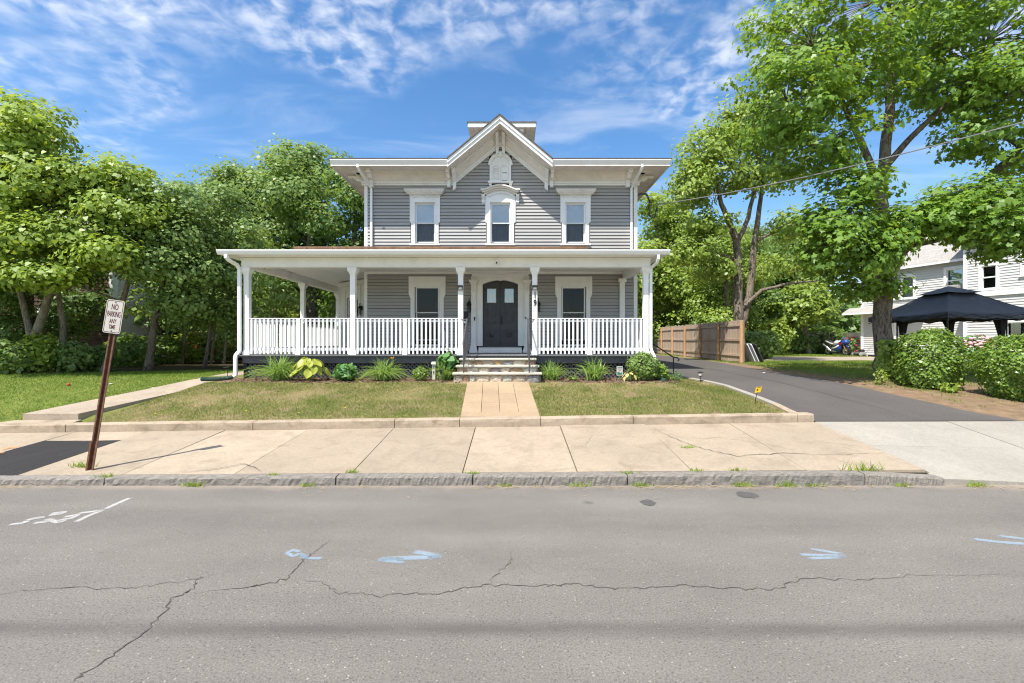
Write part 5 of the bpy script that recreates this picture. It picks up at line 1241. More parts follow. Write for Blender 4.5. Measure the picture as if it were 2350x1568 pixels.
# ---------------------------------------------------------------- trees
def bez(a, b, c, n=6):
    a, b, c = Vector(a), Vector(b), Vector(c)
    return [a * (1 - t) ** 2 + b * 2 * t * (1 - t) + c * t * t for t in [i / n for i in range(n + 1)]]
def tree_parts(root, base, stems, lobes, leaf, shape, leaf_mat, bark_mat, seed, n_clus, per, spread, twig_r=0.012, twig_every=2, flat=0.55, fork_z=None, up=0.75):
    """stems: list of (polyline, radii); lobes: (x, y, z, rx, ry, rz, weight). All in the root's coordinates."""
    r = np.random.default_rng(seed); mb = MB()
    allp = []
    for k, (pts, rad) in enumerate(stems):
        # resample and roughen
        P = []; Rr = []
        for i in range(len(pts) - 1):
            for t in np.linspace(0, 1, 5)[:-1]:
                q = Vector(pts[i]).lerp(Vector(pts[i + 1]), t) + Vector(r.normal(0, rad[i] * 0.10, 3)); P.append(q); Rr.append(rad[i] + (rad[i + 1] - rad[i]) * t)
        P.append(Vector(pts[-1])); Rr.append(rad[-1])
        if k == 0: Rr[0] *= 1.5; Rr[1] *= 1.15
        mb.tube(P, Rr, 12 if rad[0] > 0.12 else 7)
        allp += [(p, q) for p, q in zip(P, Rr)]
    pp = np.array([p[:] for p, _ in allp]); pr = np.array([q for _, q in allp])
    wts = np.array([l[6] if len(l) > 6 else l[3] * l[4] * l[5] for l in lobes]); wts = wts / wts.sum()
    cl = []
    for li, l in enumerate(lobes):
        m = max(3, int(round(n_clus * wts[li])))
        d = r.normal(size=(m, 3)); d /= np.linalg.norm(d, axis=1, keepdims=True); rad = r.uniform(0.25, 1.0, m) ** 0.55 * np.clip(np.exp(r.normal(0, 0.12, m)), 0.6, 1.18)
        p = np.array(l[:3]) + d * rad[:, None] * np.array(l[3:6]); out = d / np.array(l[3:6]) * np.mean(l[3:6])
        # limb into the lobe
        c = np.array(l[:3]); dist = np.linalg.norm(pp - c, axis=1) + 2.0 * np.maximum(0, pp[:, 2] - c[2] + 0.3); s = int(np.argmin(dist)); st = Vector(pp[s]); e = Vector(c); mid = st.lerp(e, 0.5) + Vector((0, 0, 0.12 * (e - st).length)) + Vector(r.normal(0, 0.1, 3))
        L = bez(st, mid, e, 7); r0 = min(pr[s] * 0.6, 0.05 + 0.018 * (e - st).length); rr = list(np.linspace(r0, r0 * 0.35, len(L)))
        if (e - st).length > 0.4: mb.tube(L, rr, 6)
        Lp = np.array([q[:] for q in L])
        for i in range(m):
            cl.append((p[i], out[i]))
            if i % twig_every == 0:
                j = int(np.argmin(np.linalg.norm(Lp - p[i], axis=1))); a = Vector(Lp[j]); b = Vector(p[i])
                mid = a.lerp(b, 0.55) + Vector((0, 0, 0.1 * (b - a).length)); mb.tube(bez(a, mid, b, 3), [max(twig_r, rr[j] * 0.45), twig_r, twig_r * 0.7, twig_r * 0.4], 4, cap=False)
    trunk = mb.build('trunk', bark_mat, root, smooth=True, fix=False)
    cp = np.array([c[0] for c in cl]); co = np.array([c[1] for c in cl]); n = len(cp) * per
    idx = np.repeat(np.arange(len(cp)), per); off = np.clip(r.normal(size=(n, 3)), -1.9, 1.9) * spread * np.array([1, 1, flat])
    cen = cp[idx] + off
    nr = 0.75 * co[idx] + 0.5 * off / spread + np.array([0, -0.15, up]) + r.normal(size=(n, 3)) * 0.45
    size = leaf * r.uniform(0.45, 1.30, n)
    me = leaves_mesh('crown', cen, nr, size, shape, leaf_mat, r); put('crown', me, None, root)
    return root

# the big maple by the driveway
mp = thing('maple_tree', 'tall maple with thick furrowed trunk beside the driveway, vine at its foot', 'tree', (10.5, 12.8, 0))
tb = (10.5, 12.8, 0.60)
stems = [([tb, (10.47, 12.8, 1.4), (10.44, 12.8, 2.6), (10.42, 12.8, 3.7), (10.5, 12.85, 4.4), (10.45, 12.9, 6.0), (10.75, 13.0, 8.0), (10.9, 13.1, 10.0), (10.8, 13.1, 12.5)], [0.25, 0.225, 0.215, 0.225, 0.18, 0.155, 0.125, 0.085, 0.03]),
         ([(10.45, 12.8, 3.6), (10.95, 12.75, 4.45), (11.6, 12.6, 5.1), (12.6, 12.3, 6.0), (13.9, 12.1, 7.4), (15.0, 12.0, 8.8)], [0.17, 0.155, 0.13, 0.105, 0.075, 0.03]),
         ([(10.45, 12.88, 6.0), (9.95, 12.8, 7.2), (9.3, 12.7, 8.4), (8.7, 12.6, 9.4)], [0.11, 0.09, 0.065, 0.03]),
         ([(10.48, 12.88, 5.5), (9.9, 12.6, 5.9), (9.2, 12.4, 6.9), (8.8, 12.3, 7.4)], [0.085, 0.07, 0.05, 0.02]),
         ([(10.6, 12.95, 6.8), (11.2, 12.8, 7.6), (12.2, 12.6, 8.6), (13.0, 12.5, 9.8)], [0.10, 0.08, 0.06, 0.02]),
         ([(10.40, 12.75, 3.3), (9.7, 12.3, 3.9), (8.9, 12.0, 4.5), (8.2, 11.9, 4.7)], [0.07, 0.055, 0.04, 0.015]),
         ([(11.0, 12.75, 4.5), (11.9, 12.0, 4.7), (12.8, 11.6, 4.8), (13.6, 11.5, 4.7)], [0.07, 0.05, 0.04, 0.015])]
lobes = [(10.4, 13.0, 11.6, 3.4, 3.0, 2.0, 10), (8.2, 12.4, 9.9, 1.9, 2.2, 1.9, 9), (7.35, 12.2, 8.3, 1.25, 1.8, 1.3, 6), (8.1, 12.2, 7.0, 1.15, 1.5, 0.75, 4), (9.4, 12.4, 9.0, 1.3, 1.5, 1.3, 3.0),
         (13.2, 12.6, 10.2, 2.6, 2.6, 1.9, 8), (13.2, 11.8, 8.4, 2.0, 1.8, 0.9, 4.5), (11.8, 12.6, 10.0, 1.5, 1.6, 1.0, 2.5), (15.2, 12.2, 8.2, 1.6, 2.0, 1.6, 3), (13.6, 11.5, 6.7, 1.5, 1.3, 0.5, 2.6),
         (8.55, 11.9, 5.0, 1.05, 1.1, 0.75, 4.2), (9.0, 12.0, 4.15, 1.15, 1.0, 0.65, 4.6), (8.1, 11.8, 4.3, 0.8, 0.9, 0.6, 2.2), (9.9, 12.1, 4.5, 0.7, 0.6, 0.45, 1.7), (10.4, 12.0, 5.1, 0.8, 0.6, 0.45, 1.5), (9.6, 12.4, 3.35, 0.9, 0.6, 0.35, 1.8),
         (12.0, 11.6, 4.75, 1.2, 0.9, 0.40, 2.6), (13.0, 11.6, 4.25, 1.2, 0.9, 0.32, 2.2), (11.4, 11.8, 5.5, 0.9, 0.8, 0.4, 1.6), (14.2, 12.0, 5.6, 1.6, 1.2, 0.6, 2.0), (12.2, 12.6, 8.9, 1.6, 1.5, 0.9, 3.2), (14.2, 12.4, 9.3, 1.5, 1.6, 1.1, 3.2), (12.6, 12.8, 11.6, 2.2, 2.0, 1.2, 4.0), (12.9, 12.2, 7.4, 1.3, 1.2, 0.55, 2.6), (11.9, 11.7, 5.2, 0.9, 0.8, 0.35, 1.4), (11.3, 11.8, 5.0, 0.9, 0.8, 0.45, 2.4), (12.3, 12.0, 5.7, 1.2, 1.0, 0.55, 3.2), (12.4, 11.5, 4.6, 1.1, 0.8, 0.40, 2.4), (9.0, 11.7, 5.9, 1.0, 0.9, 0.4, 1.8)]
tree_parts(mp, tb, stems, lobes, 0.140, MAPLE, LEAF_MAPLE, BARK, 11, 1250, 36, 0.20, up=0.9)

# the lighter tree rising behind the fence
ft = thing('forked_tree', 'slender forked tree with open light green crown behind the wooden fence', 'tree', (10.45, 21, 0))
stems = [([(10.45, 21, 0.7), (10.5, 21, 2.2), (10.45, 21, 3.4), (10.4, 21, 5.6), (10.35, 21, 6.6), (9.6, 20.9, 8.2), (9.2, 20.8, 10.2)], [0.26, 0.235, 0.22, 0.17, 0.16, 0.10, 0.03]),
         ([(10.62, 21.0, 2.6), (11.0, 21.1, 4.0), (11.3, 21.2, 6.5), (11.6, 21.2, 8.6), (11.8, 21.2, 10.8)], [0.17, 0.16, 0.13, 0.09, 0.03]),
         ([(10.4, 21, 6.4), (10.9, 21, 7.6), (11.3, 20.9, 9.4), (11.2, 20.9, 11.5)], [0.12, 0.10, 0.07, 0.02]),
         ([(10.5, 20.95, 3.3), (11.4, 20.8, 4.2), (12.6, 20.6, 4.5), (13.8, 20.4, 4.6)], [0.10, 0.08, 0.06, 0.02])]
lobes = [(8.8, 20.8, 10.3, 1.4, 1.5, 1.5, 5), (8.2, 20.8, 8.9, 1.0, 1.3, 1.0, 3.5), (10.3, 20.9, 11.6, 1.3, 1.4, 1.2, 4), (11.8, 21.0, 11.8, 1.7, 1.6, 1.5, 5), (12.6, 21.2, 9.8, 1.3, 1.4, 1.2, 3), (10.3, 20.9, 9.4, 1.1, 1.0, 0.9, 2.2), (8.9, 20.8, 7.2, 1.2, 1.1, 0.6, 2.2), (8.3, 20.9, 6.0, 1.3, 1.1, 0.7, 2.4), (12.9, 20.9, 7.2, 1.1, 1.1, 0.7, 1.6), (9.4, 20.9, 5.2, 0.9, 0.8, 0.5, 1.2), (12.8, 20.7, 5.4, 1.0, 0.9, 0.5, 1.0)]
tree_parts(ft, None, stems, lobes, 0.19, OVAL * np.array([1.2, 1, 1]), LEAF_YEL, BARK, 12, 600, 32, 0.25, up=0.6)

# broad leaved trees along the left lawn, each with its own leaning trunk
NEAR = [
 # base, lean top, lobes, label
 ((-14.95, 14.0), [(-14.9, 14.0, 0.7), (-14.7, 14.0, 2.0), (-14.0, 13.9, 3.6), (-13.7, 13.7, 5.2)], 0.155, [(-14.4, 13.4, 8.0, 1.1, 1.1, 0.95, 3), (-14.9, 13.2, 7.2, 1.3, 1.2, 0.9, 3), (-13.7, 13.2, 6.4, 1.5, 1.2, 0.8, 3.6), (-14.8, 12.9, 5.6, 1.2, 1.0, 0.7, 2.4), (-13.6, 12.6, 4.7, 1.3, 0.8, 0.5, 2.4), (-14.6, 12.3, 4.0, 1.0, 0.7, 0.4, 1.6)], 'broad leaved tree with a thick pale trunk leaning right at far left'),
 ((-14.15, 14.3), [(-14.2, 14.3, 0.8), (-14.1, 14.3, 2.4), (-14.3, 14.2, 4.2), (-14.2, 14.1, 6.2)], 0.10, [(-15.6, 14.0, 8.4, 1.2, 1.2, 1.1, 3), (-16.2, 13.7, 6.8, 1.2, 1.2, 1.0, 3), (-13.4, 13.9, 6.6, 1.2, 1.1, 0.8, 2.4), (-16.0, 13.2, 4.9, 1.2, 1.0, 0.7, 2)], 'slim trunked tree right beside the thick leaning trunk at far left'),
 ((-13.05, 14.6), [(-13.1, 14.6, 0.8), (-12.7, 14.6, 2.3), (-12.2, 14.5, 3.9), (-12.0, 14.4, 5.0)], 0.105, [(-12.4, 14.2, 6.6, 1.2, 1.2, 0.9, 3.2), (-11.7, 13.8, 5.7, 1.2, 1.1, 0.8, 3), (-12.6, 13.2, 4.9, 1.2, 0.9, 0.55, 2.6), (-11.5, 12.9, 4.3, 0.9, 0.7, 0.4, 1.8), (-12.9, 12.5, 3.6, 0.9, 0.6, 0.35, 1.6)], 'tree with a thin trunk leaning right between the leaning trunk and the parking sign'),
 ((-12.25, 15.4), [(-12.3, 15.4, 0.8), (-12.1, 15.4, 2.6), (-11.6, 15.3, 4.4), (-11.3, 15.2, 5.4)], 0.12, [(-11.2, 14.9, 6.3, 1.2, 1.2, 0.9, 3.2), (-10.7, 14.6, 5.3, 1.1, 1.1, 0.8, 2.6), (-11.4, 14.0, 4.3, 1.1, 0.9, 0.6, 2.2), (-10.5, 14.6, 4.2, 0.9, 0.9, 0.6, 1.8), (-10.9, 15.0, 3.2, 1.0, 0.9, 0.5, 1.8)], 'broad leaved tree whose dark upright trunk stands just left of the parking sign'),
 ((-11.5, 17.0), [(-11.5, 17.0, 0.8), (-11.2, 17.0, 2.8), (-11.0, 16.9, 5.0)], 0.06, [(-10.8, 16.8, 6.8, 1.3, 1.3, 1.0, 3), (-10.2, 16.4, 5.6, 1.3, 1.1, 0.8, 2.8), (-9.9, 16.2, 4.2, 1.0, 1.0, 0.7, 2), (-11.3, 16.0, 4.4, 1.2, 0.9, 0.7, 2), (-10.4, 16.6, 3.1, 1.1, 0.9, 0.7, 2.2), (-11.6, 16.6, 3.0, 1.0, 0.8, 0.6, 1.8), (-9.9, 17.0, 2.2, 0.8, 0.7, 0.5, 1.2)], 'mid green tree behind the parking sign with foliage reaching toward the porch')]
for k, (b, st, rad, lobes, lab) in enumerate(NEAR):
    t = thing('broad_leaved_tree', lab, 'tree', (b[0], b[1], 0), 'trees along the left lawn')
    rr = list(np.linspace(rad, rad * 0.4, len(st)))
    extra = []
    if k == 0: extra = [([(-14.75, 14.0, 1.75), (-14.95, 13.9, 3.0), (-15.1, 13.7, 4.6), (-14.8, 13.5, 6.6)], [0.09, 0.075, 0.06, 0.02])]
    tree_parts(t, None, [(st, rr)] + extra, lobes, 0.135 if k < 3 else 0.13, HEART if k < 3 else OVAL * np.array([1.35, 1, 1]), LEAF_NEAR if k in (0, 2) else (LEAF_YEL if k == 1 else LEAF_MID), BARK2 if k in (0, 1, 2) else BARK, 30 + k, 300, 46, 0.22, up=0.75)

# thin saplings standing in the shade behind the left lawn
for k, (x, y, h, lab) in enumerate([(-14.75, 18.6, 5.0, 'thin bare stemmed sapling right of the parking sign'), (-14.0, 19.3, 4.4, 'thin crooked sapling second right of the parking sign'), (-12.9, 19.5, 4.6, 'thin sapling in front of the red car, leaning right'), (-12.3, 19.4, 4.5, 'thin sapling just right of the red car'), (-10.6, 20.0, 4.8, 'thin sapling near the porch corner in deep shade')]):
    t = thing('sapling', lab, 'tree', (x, y, 0), 'saplings behind the left lawn')
    st = [(x, y, 0.8), (x + 0.12, y, 2.2), (x + (0.35 if k in (2, 3) else 0.1), y, h * 0.75), (x + 0.25, y, h)]
    tree_parts(t, None, [(st, [0.055, 0.05, 0.04, 0.02])], [(x, y - 0.2, h + 0.3, 1.3, 1.2, 0.9, 3), (x + 0.5, y - 0.3, h - 0.9, 1.0, 0.9, 0.6, 2), (x - 0.4, y - 0.2, h - 1.7, 0.8, 0.8, 0.5, 1)], 0.24, RHOMB, LEAF_MID, BARK2, 60 + k, 60, 20, 0.30)

# background wood: three kinds, repeated as single trees
def proto(name, label, h, rw, mat, seed, n, per, leaf, low=0.25, group='background trees'):
    t = thing(name, label, 'tree', (0, 0, 0), group, rotz=0.0)
    r = np.random.default_rng(seed); lobes = []
    for k in range(15):
        a = r.uniform(0, 2 * np.pi); u = low + (1 - low) * (k + 0.5) / 15; env = math.sin(math.pi * min(1, (u - low) / (1 - low) * 0.80 + 0.16)) ** 0.65
        rad = rw * env * r.uniform(0.25, 0.72); s = rw * r.uniform(0.30, 0.46) * (0.65 + 0.4 * env)
        lobes.append((rad * math.cos(a), rad * math.sin(a), h * u * 0.93, s, s, s * 0.72, s ** 2))
    tree_parts(t, None, [([(0, 0, -0.4), (0.05, 0, h * 0.25), (-0.05, 0.1, h * 0.5), (0.05, 0, h * 0.85)], [0.03 * h, 0.024 * h, 0.018 * h, 0.006 * h])], lobes, leaf, RHOMB * np.array([1.25, 1, 1]), mat, BARK, seed, n, per, 0.33, twig_every=3, up=0.8)
    return t
pa = proto('background_tree', 'x', 12.0, 4.6, LEAF_MID, 70, 760, 44, 0.215)
pb = proto('background_tree', 'x', 10.0, 3.6, LEAF_YEL, 71, 560, 42, 0.21, 0.14)
pc3 = proto('background_tree', 'x', 11.0, 4.0, LEAF_DARK, 72, 600, 42, 0.215, 0.16)
BG = [ # proto, x, y, rot, scale, label
 (pa, -11.9, 27.0, 0.6, 1.10, 'tall dense maple whose round top rises left of the upper storey'),
 (pa, -16.4, 28.5, 2.2, 1.02, 'dense maple left of the tallest one, lower and broad'),
 (pc3, -8.6, 25.0, 1.1, 0.95, 'dark green tree seen under the porch roof between the left porch posts'),
 (pb, -13.6, 23.5, 4.0, 0.70, 'lower light green tree in front of the two big maples'),
 (pc3, -17.5, 22.5, 3.3, 0.78, 'dark tree behind the left saplings'),
 (pa, -22.0, 26.0, 5.0, 0.86, 'tree at the back of the left woods, mostly hidden by nearer leaves'),
 (pc3, -18.3, 17.2, 0.3, 0.66, 'dark tree set in front to shade the old brown house at far left'),  # placed here to cast shade on the brown wall
 (pb, 14.2, 30.0, 0.4, 0.85, 'bright yellow green tree between the house corner and the forked trunk'),
 (pb, 11.2, 35.0, 3.0, 1.27, 'light green tree rising just right of the house eave'),
 (pc3, 17.0, 33.5, 1.9, 0.80, 'dark green tree right of the forked trunk'),
 (pa, 18.5, 37.0, 2.7, 0.88, 'broad tree behind the motorcycle in deep shade'),
 (pc3, 22.5, 38.0, 4.4, 0.95, 'dark tree beside the white house at the back'),
 (pb, 24.5, 41.0, 5.2, 1.1, 'yellow green tree showing above the white house roof'),
 (pa, 28.5, 44.0, 0.9, 1.1, 'tree behind the white house, seen through the maple'),
 (pc3, 15.5, 40.0, 5.9, 1.0, 'dark tree far back behind the fence'),
]
seen = set()
for p_, x, y, rz_, sc_, lab in BG:
    z0 = Gs(x, y)
    if p_.name not in seen:
        seen.add(p_.name); p_.location = (x, y, z0); p_.rotation_euler = (0, 0, rz_); p_.scale = (sc_,) * 3; p_['label'] = lab
    else: copy_tree(p_, (x, y, z0), rz_, sc_, lab)
# the young bright maple behind the motorcycle
ym = thing('young_maple', 'young maple with bright layered leaves and bare trunk behind the motorcycle', 'tree', (20.2, 31.5, 0))
tree_parts(ym, None, [([(20.6, 31.5, 0.8), (20.4, 31.5, 2.2), (20.1, 31.4, 4.0), (20.0, 31.3, 5.2)], [0.17, 0.15, 0.11, 0.04])], [(19.9, 31.2, 5.3, 1.5, 1.3, 0.6, 3), (19.2, 31.0, 4.4, 1.4, 1.2, 0.45, 3), (20.9, 31.0, 4.6, 1.4, 1.1, 0.5, 3), (20.2, 30.7, 3.6, 1.8, 1.0, 0.35, 3), (19.4, 31, 3.2, 0.8, 0.8, 0.3, 1)], 0.26, MAPLE, LEAF_YEL, BARK2, 81, 170, 22, 0.30, up=1.2)

# far wood closing the view: one mass
r = np.random.default_rng(90)
n = 52000; a = r.uniform(-62, 62, n); yy = 44 + 10 * r.random(n) + 0.004 * a * a; hmax = 7.5 + 2.5 * np.sin(a * 0.23 + 1) + 1.6 * np.sin(a * 0.61) + r.normal(0, 0.5, n)
zz = 0.6 + hmax * r.random(n) ** 0.8
cl_x = a + 0.0
fw = leaves_mesh('far_wood', np.stack([a, yy, zz], 1), np.stack([0 * a, -0.5 + 0 * a, 0.7 + 0 * a], 1) + r.normal(size=(n, 3)) * 0.5, r.uniform(0.45, 0.8, n), RHOMB * np.array([1.4, 1, 1]), LEAF_DARK, r)
fw = put('far_wood', fw, None); tag(fw, 'dark mass of distant woodland closing the view behind the yards', 'woodland', kind='stuff')
# ---------------------------------------------------------------- lawns
def scatter(n, x0, x1, y0, y1, r): return r.uniform(x0, x1, n), r.uniform(y0, y1, n)
def vnoise(x, y, s, seed):
    """cheap value noise for patchiness"""
    rr = np.random.default_rng(seed); T = rr.random((64, 64)); u, v = x * s, y * s; i, j = np.floor(u).astype(int), np.floor(v).astype(int); fu, fv = smooth(u - i), smooth(v - j)
    g = lambda a, b: T[a % 64, b % 64]
    return (g(i, j) * (1 - fu) + g(i + 1, j) * fu) * (1 - fv) + (g(i, j + 1) * (1 - fu) + g(i + 1, j + 1) * fu) * fv
def patchy(x, y, seed): return 0.5 * vnoise(x, y, 0.9, seed) + 0.3 * vnoise(x, y, 2.3, seed + 1) + 0.2 * vnoise(x, y, 6.1, seed + 2)
def turf(name, label, areas, mat, per_m2, h, seed, keep, w=0.009):
    r = np.random.default_rng(seed); B, Hh, Ln, Ww = [], [], [], []
    for x0, x1, y0, y1 in areas:
        n = int(per_m2 * (x1 - x0) * (y1 - y0)); x, y = scatter(n, x0, x1, y0, y1, r); k = keep(x, y, r); x, y = x[k], y[k]
        z = G(x, y) - 0.004; d = np.maximum(1.0, y / 10.0)
        B.append(np.stack([x, y, z], 1)); hh = h * r.uniform(0.45, 1.3, len(x)); Hh.append(hh); Ln.append(np.stack([r.normal(0, 0.6, len(x)) * hh, r.normal(0, 0.6, len(x)) * hh, np.zeros(len(x))], 1)); Ww.append(w * r.uniform(0.6, 1.4, len(x)) * d)
    me = blades_mesh(name, np.concatenate(B), np.concatenate(Hh), np.concatenate(Ln), np.concatenate(Ww), mat)
    return tag(put(name, me, None), label, 'grass', kind='stuff')
def on_path(x, y):
    c = np.interp(y, [p[1] for p in pc], [p[0] for p in pc]); return np.abs(x - c) < 0.56
def on_walk(x, y):
    t = (y - 8.44) / 2.78; return (x > -0.965 - 0.139 * t) & (x < 0.53 - 0.123 * t)
def front_ok(x, y):
    edge = np.interp(y, [p[1] for p in ep], [p[0] for p in ep]) - 0.09
    return ~on_walk(x, y) & ~on_path(x, y) & (x < edge) & (y > 8.45) & ~((y < 8.73) & (x < -8.1) & (x > -9.7)) & ~((y > 11.05) & (x > -1.6) & (x < 0.9))
FRONT = [(-7.9, -0.9, 8.44, 11.4), (0.35, 5.6, 8.44, 13.2)]
bed = lambda x, y: (y > 11.15 + 0.10 * np.sin(x * 1.7)) & (x > -7.3) & (x < 4.2)
dens = lambda x, y: np.clip((patchy(x, y, 3) - 0.28 - 0.16 * smooth((9.0 - y) / 0.6)) / 0.22, 0.03, 1)
turf('lawn_grass', 'patchy green and straw front lawn on both sides of the walk', FRONT, GRASSM, 2600, 0.045, 1, lambda x, y, r: front_ok(x, y) & ~bed(x, y) & (r.random(len(x)) < dens(x, y) * np.where(x > 0, 1.0, 0.8)))
turf('dry_grass', 'dry straw coloured blades scattered through the front lawn', FRONT, STRAW, 1500, 0.036, 2, lambda x, y, r: front_ok(x, y) & ~bed(x, y) & (r.random(len(x)) < 1.0 - 0.75 * dens(x, y)))
LEFT = [(-18, -7.6, 8.45, 13.0), (-15, -8.4, 13.0, 20.5)]
wood_edge = lambda x, y: y < 12.6 + 0.30 * (x + 16) + 0.9
turf('lawn_grass', 'green lawn in front of the left trees', LEFT, GRASSL, 800, 0.055, 4, lambda x, y, r: ~on_path(x, y) & (x < np.interp(y, [p[1] for p in pc], [p[0] for p in pc]) + (0 * y)) & wood_edge(x, y) & (r.random(len(x)) < np.clip(0.45 + patchy(x, y, 9), 0, 1)) & ~((y < 8.73) & (x < -8.1) & (x > -9.7)), w=0.012)
RIGHT = [(9.2, 22, 8.6, 21.8), (10, 24, 27.8, 31.5)]
turf('lawn_grass', 'thin grass around the maple and hedges beside the driveway', RIGHT, GRASSL, 420, 0.055, 6, lambda x, y, r: (x > np.interp(y, [8.3, 22], [9.5, 9.6])) & (r.random(len(x)) < np.where(y < 13, np.clip((patchy(x, y, 12) - 0.52) * 5, 0, 1), np.clip(0.5 + patchy(x, y, 12), 0, 1))), w=0.014)
# dandelions
DANDY = M('dandelion', (0.75, 0.55, 0.02), 0.6, 0.1, 5)
dm = MB().lathe([(0, 0.0), (0.016, 0.004), (0.018, 0.01), (0.008, 0.016), (0, 0.017)], n=7).mesh('dandelion')
for k, (x, y) in enumerate([(-6.4, 9.2), (-5.2, 8.9), (-4.1, 8.75), (-6.9, 8.8), (-2.6, 10.3), (-3.3, 9.0), (-5.9, 10.4)]):
    tag(put('dandelion', dm, DANDY, None, (x, y, Gs(x, y) + 0.045)), 'tiny yellow dandelion in the left front lawn', 'flower', 'dandelions in the left front lawn')

# ---------------------------------------------------------------- shrubs and border plants
def bush(name, label, cat, c, rad, n, leaf, mat, shape=OVAL, boxy=2.0, seed=0, group=None, stems=10, spread=0.0, up=0.5, z0=None, inner=0.55):
    z0 = Gs(c[0], c[1]) if z0 is None else z0
    t = thing(name, label, cat, (c[0], c[1], z0), group); r = np.random.default_rng(seed)
    d = r.normal(size=(n, 3)); d /= np.linalg.norm(d, axis=1, keepdims=True); m = (np.abs(d) ** boxy).sum(1) ** (1 / boxy)
    lump = 1 + 0.10 * np.sin(d[:, 0] * 5 + seed) * np.sin(d[:, 2] * 6 + 2 * seed) + 0.05 * np.sin(d[:, 1] * 13 + d[:, 0] * 11)
    rr = r.uniform(inner, 1.0, n) ** 0.5 * lump
    p = d / m[:, None] * rr[:, None] * np.array(rad); p[:, 2] = np.maximum(p[:, 2] + rad[2], 0.03) ; p += np.array([c[0], c[1], z0]) + r.normal(size=(n, 3)) * leaf * 0.3
    nr = d * 0.8 + np.array([0, 0, up]) + r.normal(size=(n, 3)) * 0.5
    put('foliage', leaves_mesh('foliage', p, nr, leaf * r.uniform(0.7, 1.25, n), shape, mat, r, 0.2), None, t)
    mb = MB()
    for k in range(stems):
        a = r.uniform(0, 6.28); q = 0.75 * r.random(); e = (c[0] + math.cos(a) * rad[0] * q, c[1] + math.sin(a) * rad[1] * q, z0 + rad[2] * r.uniform(1.0, 1.7))
        mb.tube([(c[0] + r.normal(0, 0.04), c[1] + r.normal(0, 0.04), z0 - 0.05), (c[0] + math.cos(a) * rad[0] * q * 0.4, c[1] + math.sin(a) * rad[1] * q * 0.4, z0 + rad[2] * 0.6), e], [0.012, 0.009, 0.004], 5)
    mb.build('stems', BARK, t, fix=False); return t
def gpos(px, py, d): return (X(px, d), d)
# rounded hedges by the driveway
bush('hedge_bush', 'round clipped hedge bush between the maple trunk and the gazebo leg', 'bush', (10.50, 11.45), (0.58, 0.58, 0.71), 9000, 0.066, LEAF_HEDGE, OVAL * np.array([1.4, 1, 1]), 3.2, 1, 'clipped hedge bushes beside the driveway', z0=0.70, inner=0.75)
bush('hedge_bush', 'larger clipped hedge bush at the right picture edge', 'bush', (11.55, 10.05), (0.92, 0.80, 0.70), 12000, 0.066, LEAF_HEDGE, OVAL * np.array([1.4, 1, 1]), 3.2, 2, 'clipped hedge bushes beside the driveway', z0=0.60, inner=0.75)
# vine at the foot of the maple
vine = thing('ivy_vine', 'leafy vine climbing the foot of the maple trunk', 'vine', (10.3, 12.4, 0.7)); r = np.random.default_rng(44)
n = 900; a = r.uniform(-2.6, 0.3, n); h = r.random(n) ** 0.9; rad_ = 0.27 + 0.15 * np.sin(h * 5 + 0.4) * r.random(n) + 0.08 * r.random(n)
p = np.stack([10.42 + np.cos(a) * rad_, 12.8 + np.sin(a) * rad_, 0.75 + 1.15 * h], 1)
put('foliage', leaves_mesh('foliage', p, np.stack([np.cos(a), np.sin(a), 0.5 + 0 * a], 1) + r.normal(size=(n, 3)) * 0.4, 0.12 * r.uniform(0.6, 1.3, n), HEART, LEAF_NEAR, r), None, vine)
mb = MB()
for k in range(6):
    a_ = -2.4 + 0.5 * k; mb.tube([(10.42 + math.cos(a_) * 0.42, 12.8 + math.sin(a_) * 0.42, 0.6), (10.42 + math.cos(a_ + 0.2) * 0.31, 12.8 + math.sin(a_ + 0.2) * 0.31, 1.2), (10.42 + math.cos(a_) * 0.30, 12.8 + math.sin(a_) * 0.30, 1.85)], [0.014, 0.010, 0.005], 5)
mb.build('stems', BARK, vine, fix=False)

def strap_plant(name, label, c, n, L, mat, seed, w=0.022, spread=1.0, group='daylilies in front of the porch', up=1.0):
    z0 = Gs(*c); t = thing(name, label, 'plant', (c[0], c[1], z0), group); r = np.random.default_rng(seed); vs, fs = [], []
    for k in range(n):
        a = r.uniform(0, 2 * math.pi); l = L * r.uniform(0.6, 1.15); out = spread * r.uniform(0.2, 1.1); bx_, by_ = c[0] + r.normal(0, 0.09), c[1] + r.normal(0, 0.07); ww = w * r.uniform(0.7, 1.2); o = len(vs); S = 6
        pa_ = np.array([-math.sin(a), math.cos(a)])
        for i in range(S + 1):
            s = i / S; hor = l * out * (0.35 * s + 0.65 * s * s); ver = l * (s * (1.0 - 0.15 * out) - (0.72 * out) * s ** 2.4) * up
            wd = ww * (0.6 + 0.4 * math.sin(math.pi * min(1, s * 1.3))) * (1 - s ** 4) + 0.001
            x, y = bx_ + math.cos(a) * hor, by_ + math.sin(a) * hor; z = z0 + max(0.01, ver)
            vs += [(x - pa_[0] * wd / 2, y - pa_[1] * wd / 2, z + 0.003), (x, y, z - 0.004), (x + pa_[0] * wd / 2, y + pa_[1] * wd / 2, z + 0.003)]
        for i in range(S):
            for j in (0, 1): fs.append((o + 3 * i + j, o + 3 * i + j + 1, o + 3 * i + j + 4, o + 3 * i + j + 3))
    MB().add(vs, fs).build('leaves', mat, t, fix=False, smooth=True); return t
strap_plant('daylily', 'large arching daylily clump at the left end of the porch bed', (X(640, 11.7), 11.72), 300, 0.86, LEAF_LILY, 1, 0.020, 1.0)
dl = strap_plant('daylily', 'daylily clump with one yellow bloom left of the steps', (X(880, 11.7), 11.70), 280, 0.74, LEAF_LILY, 2, 0.022, 1.05)
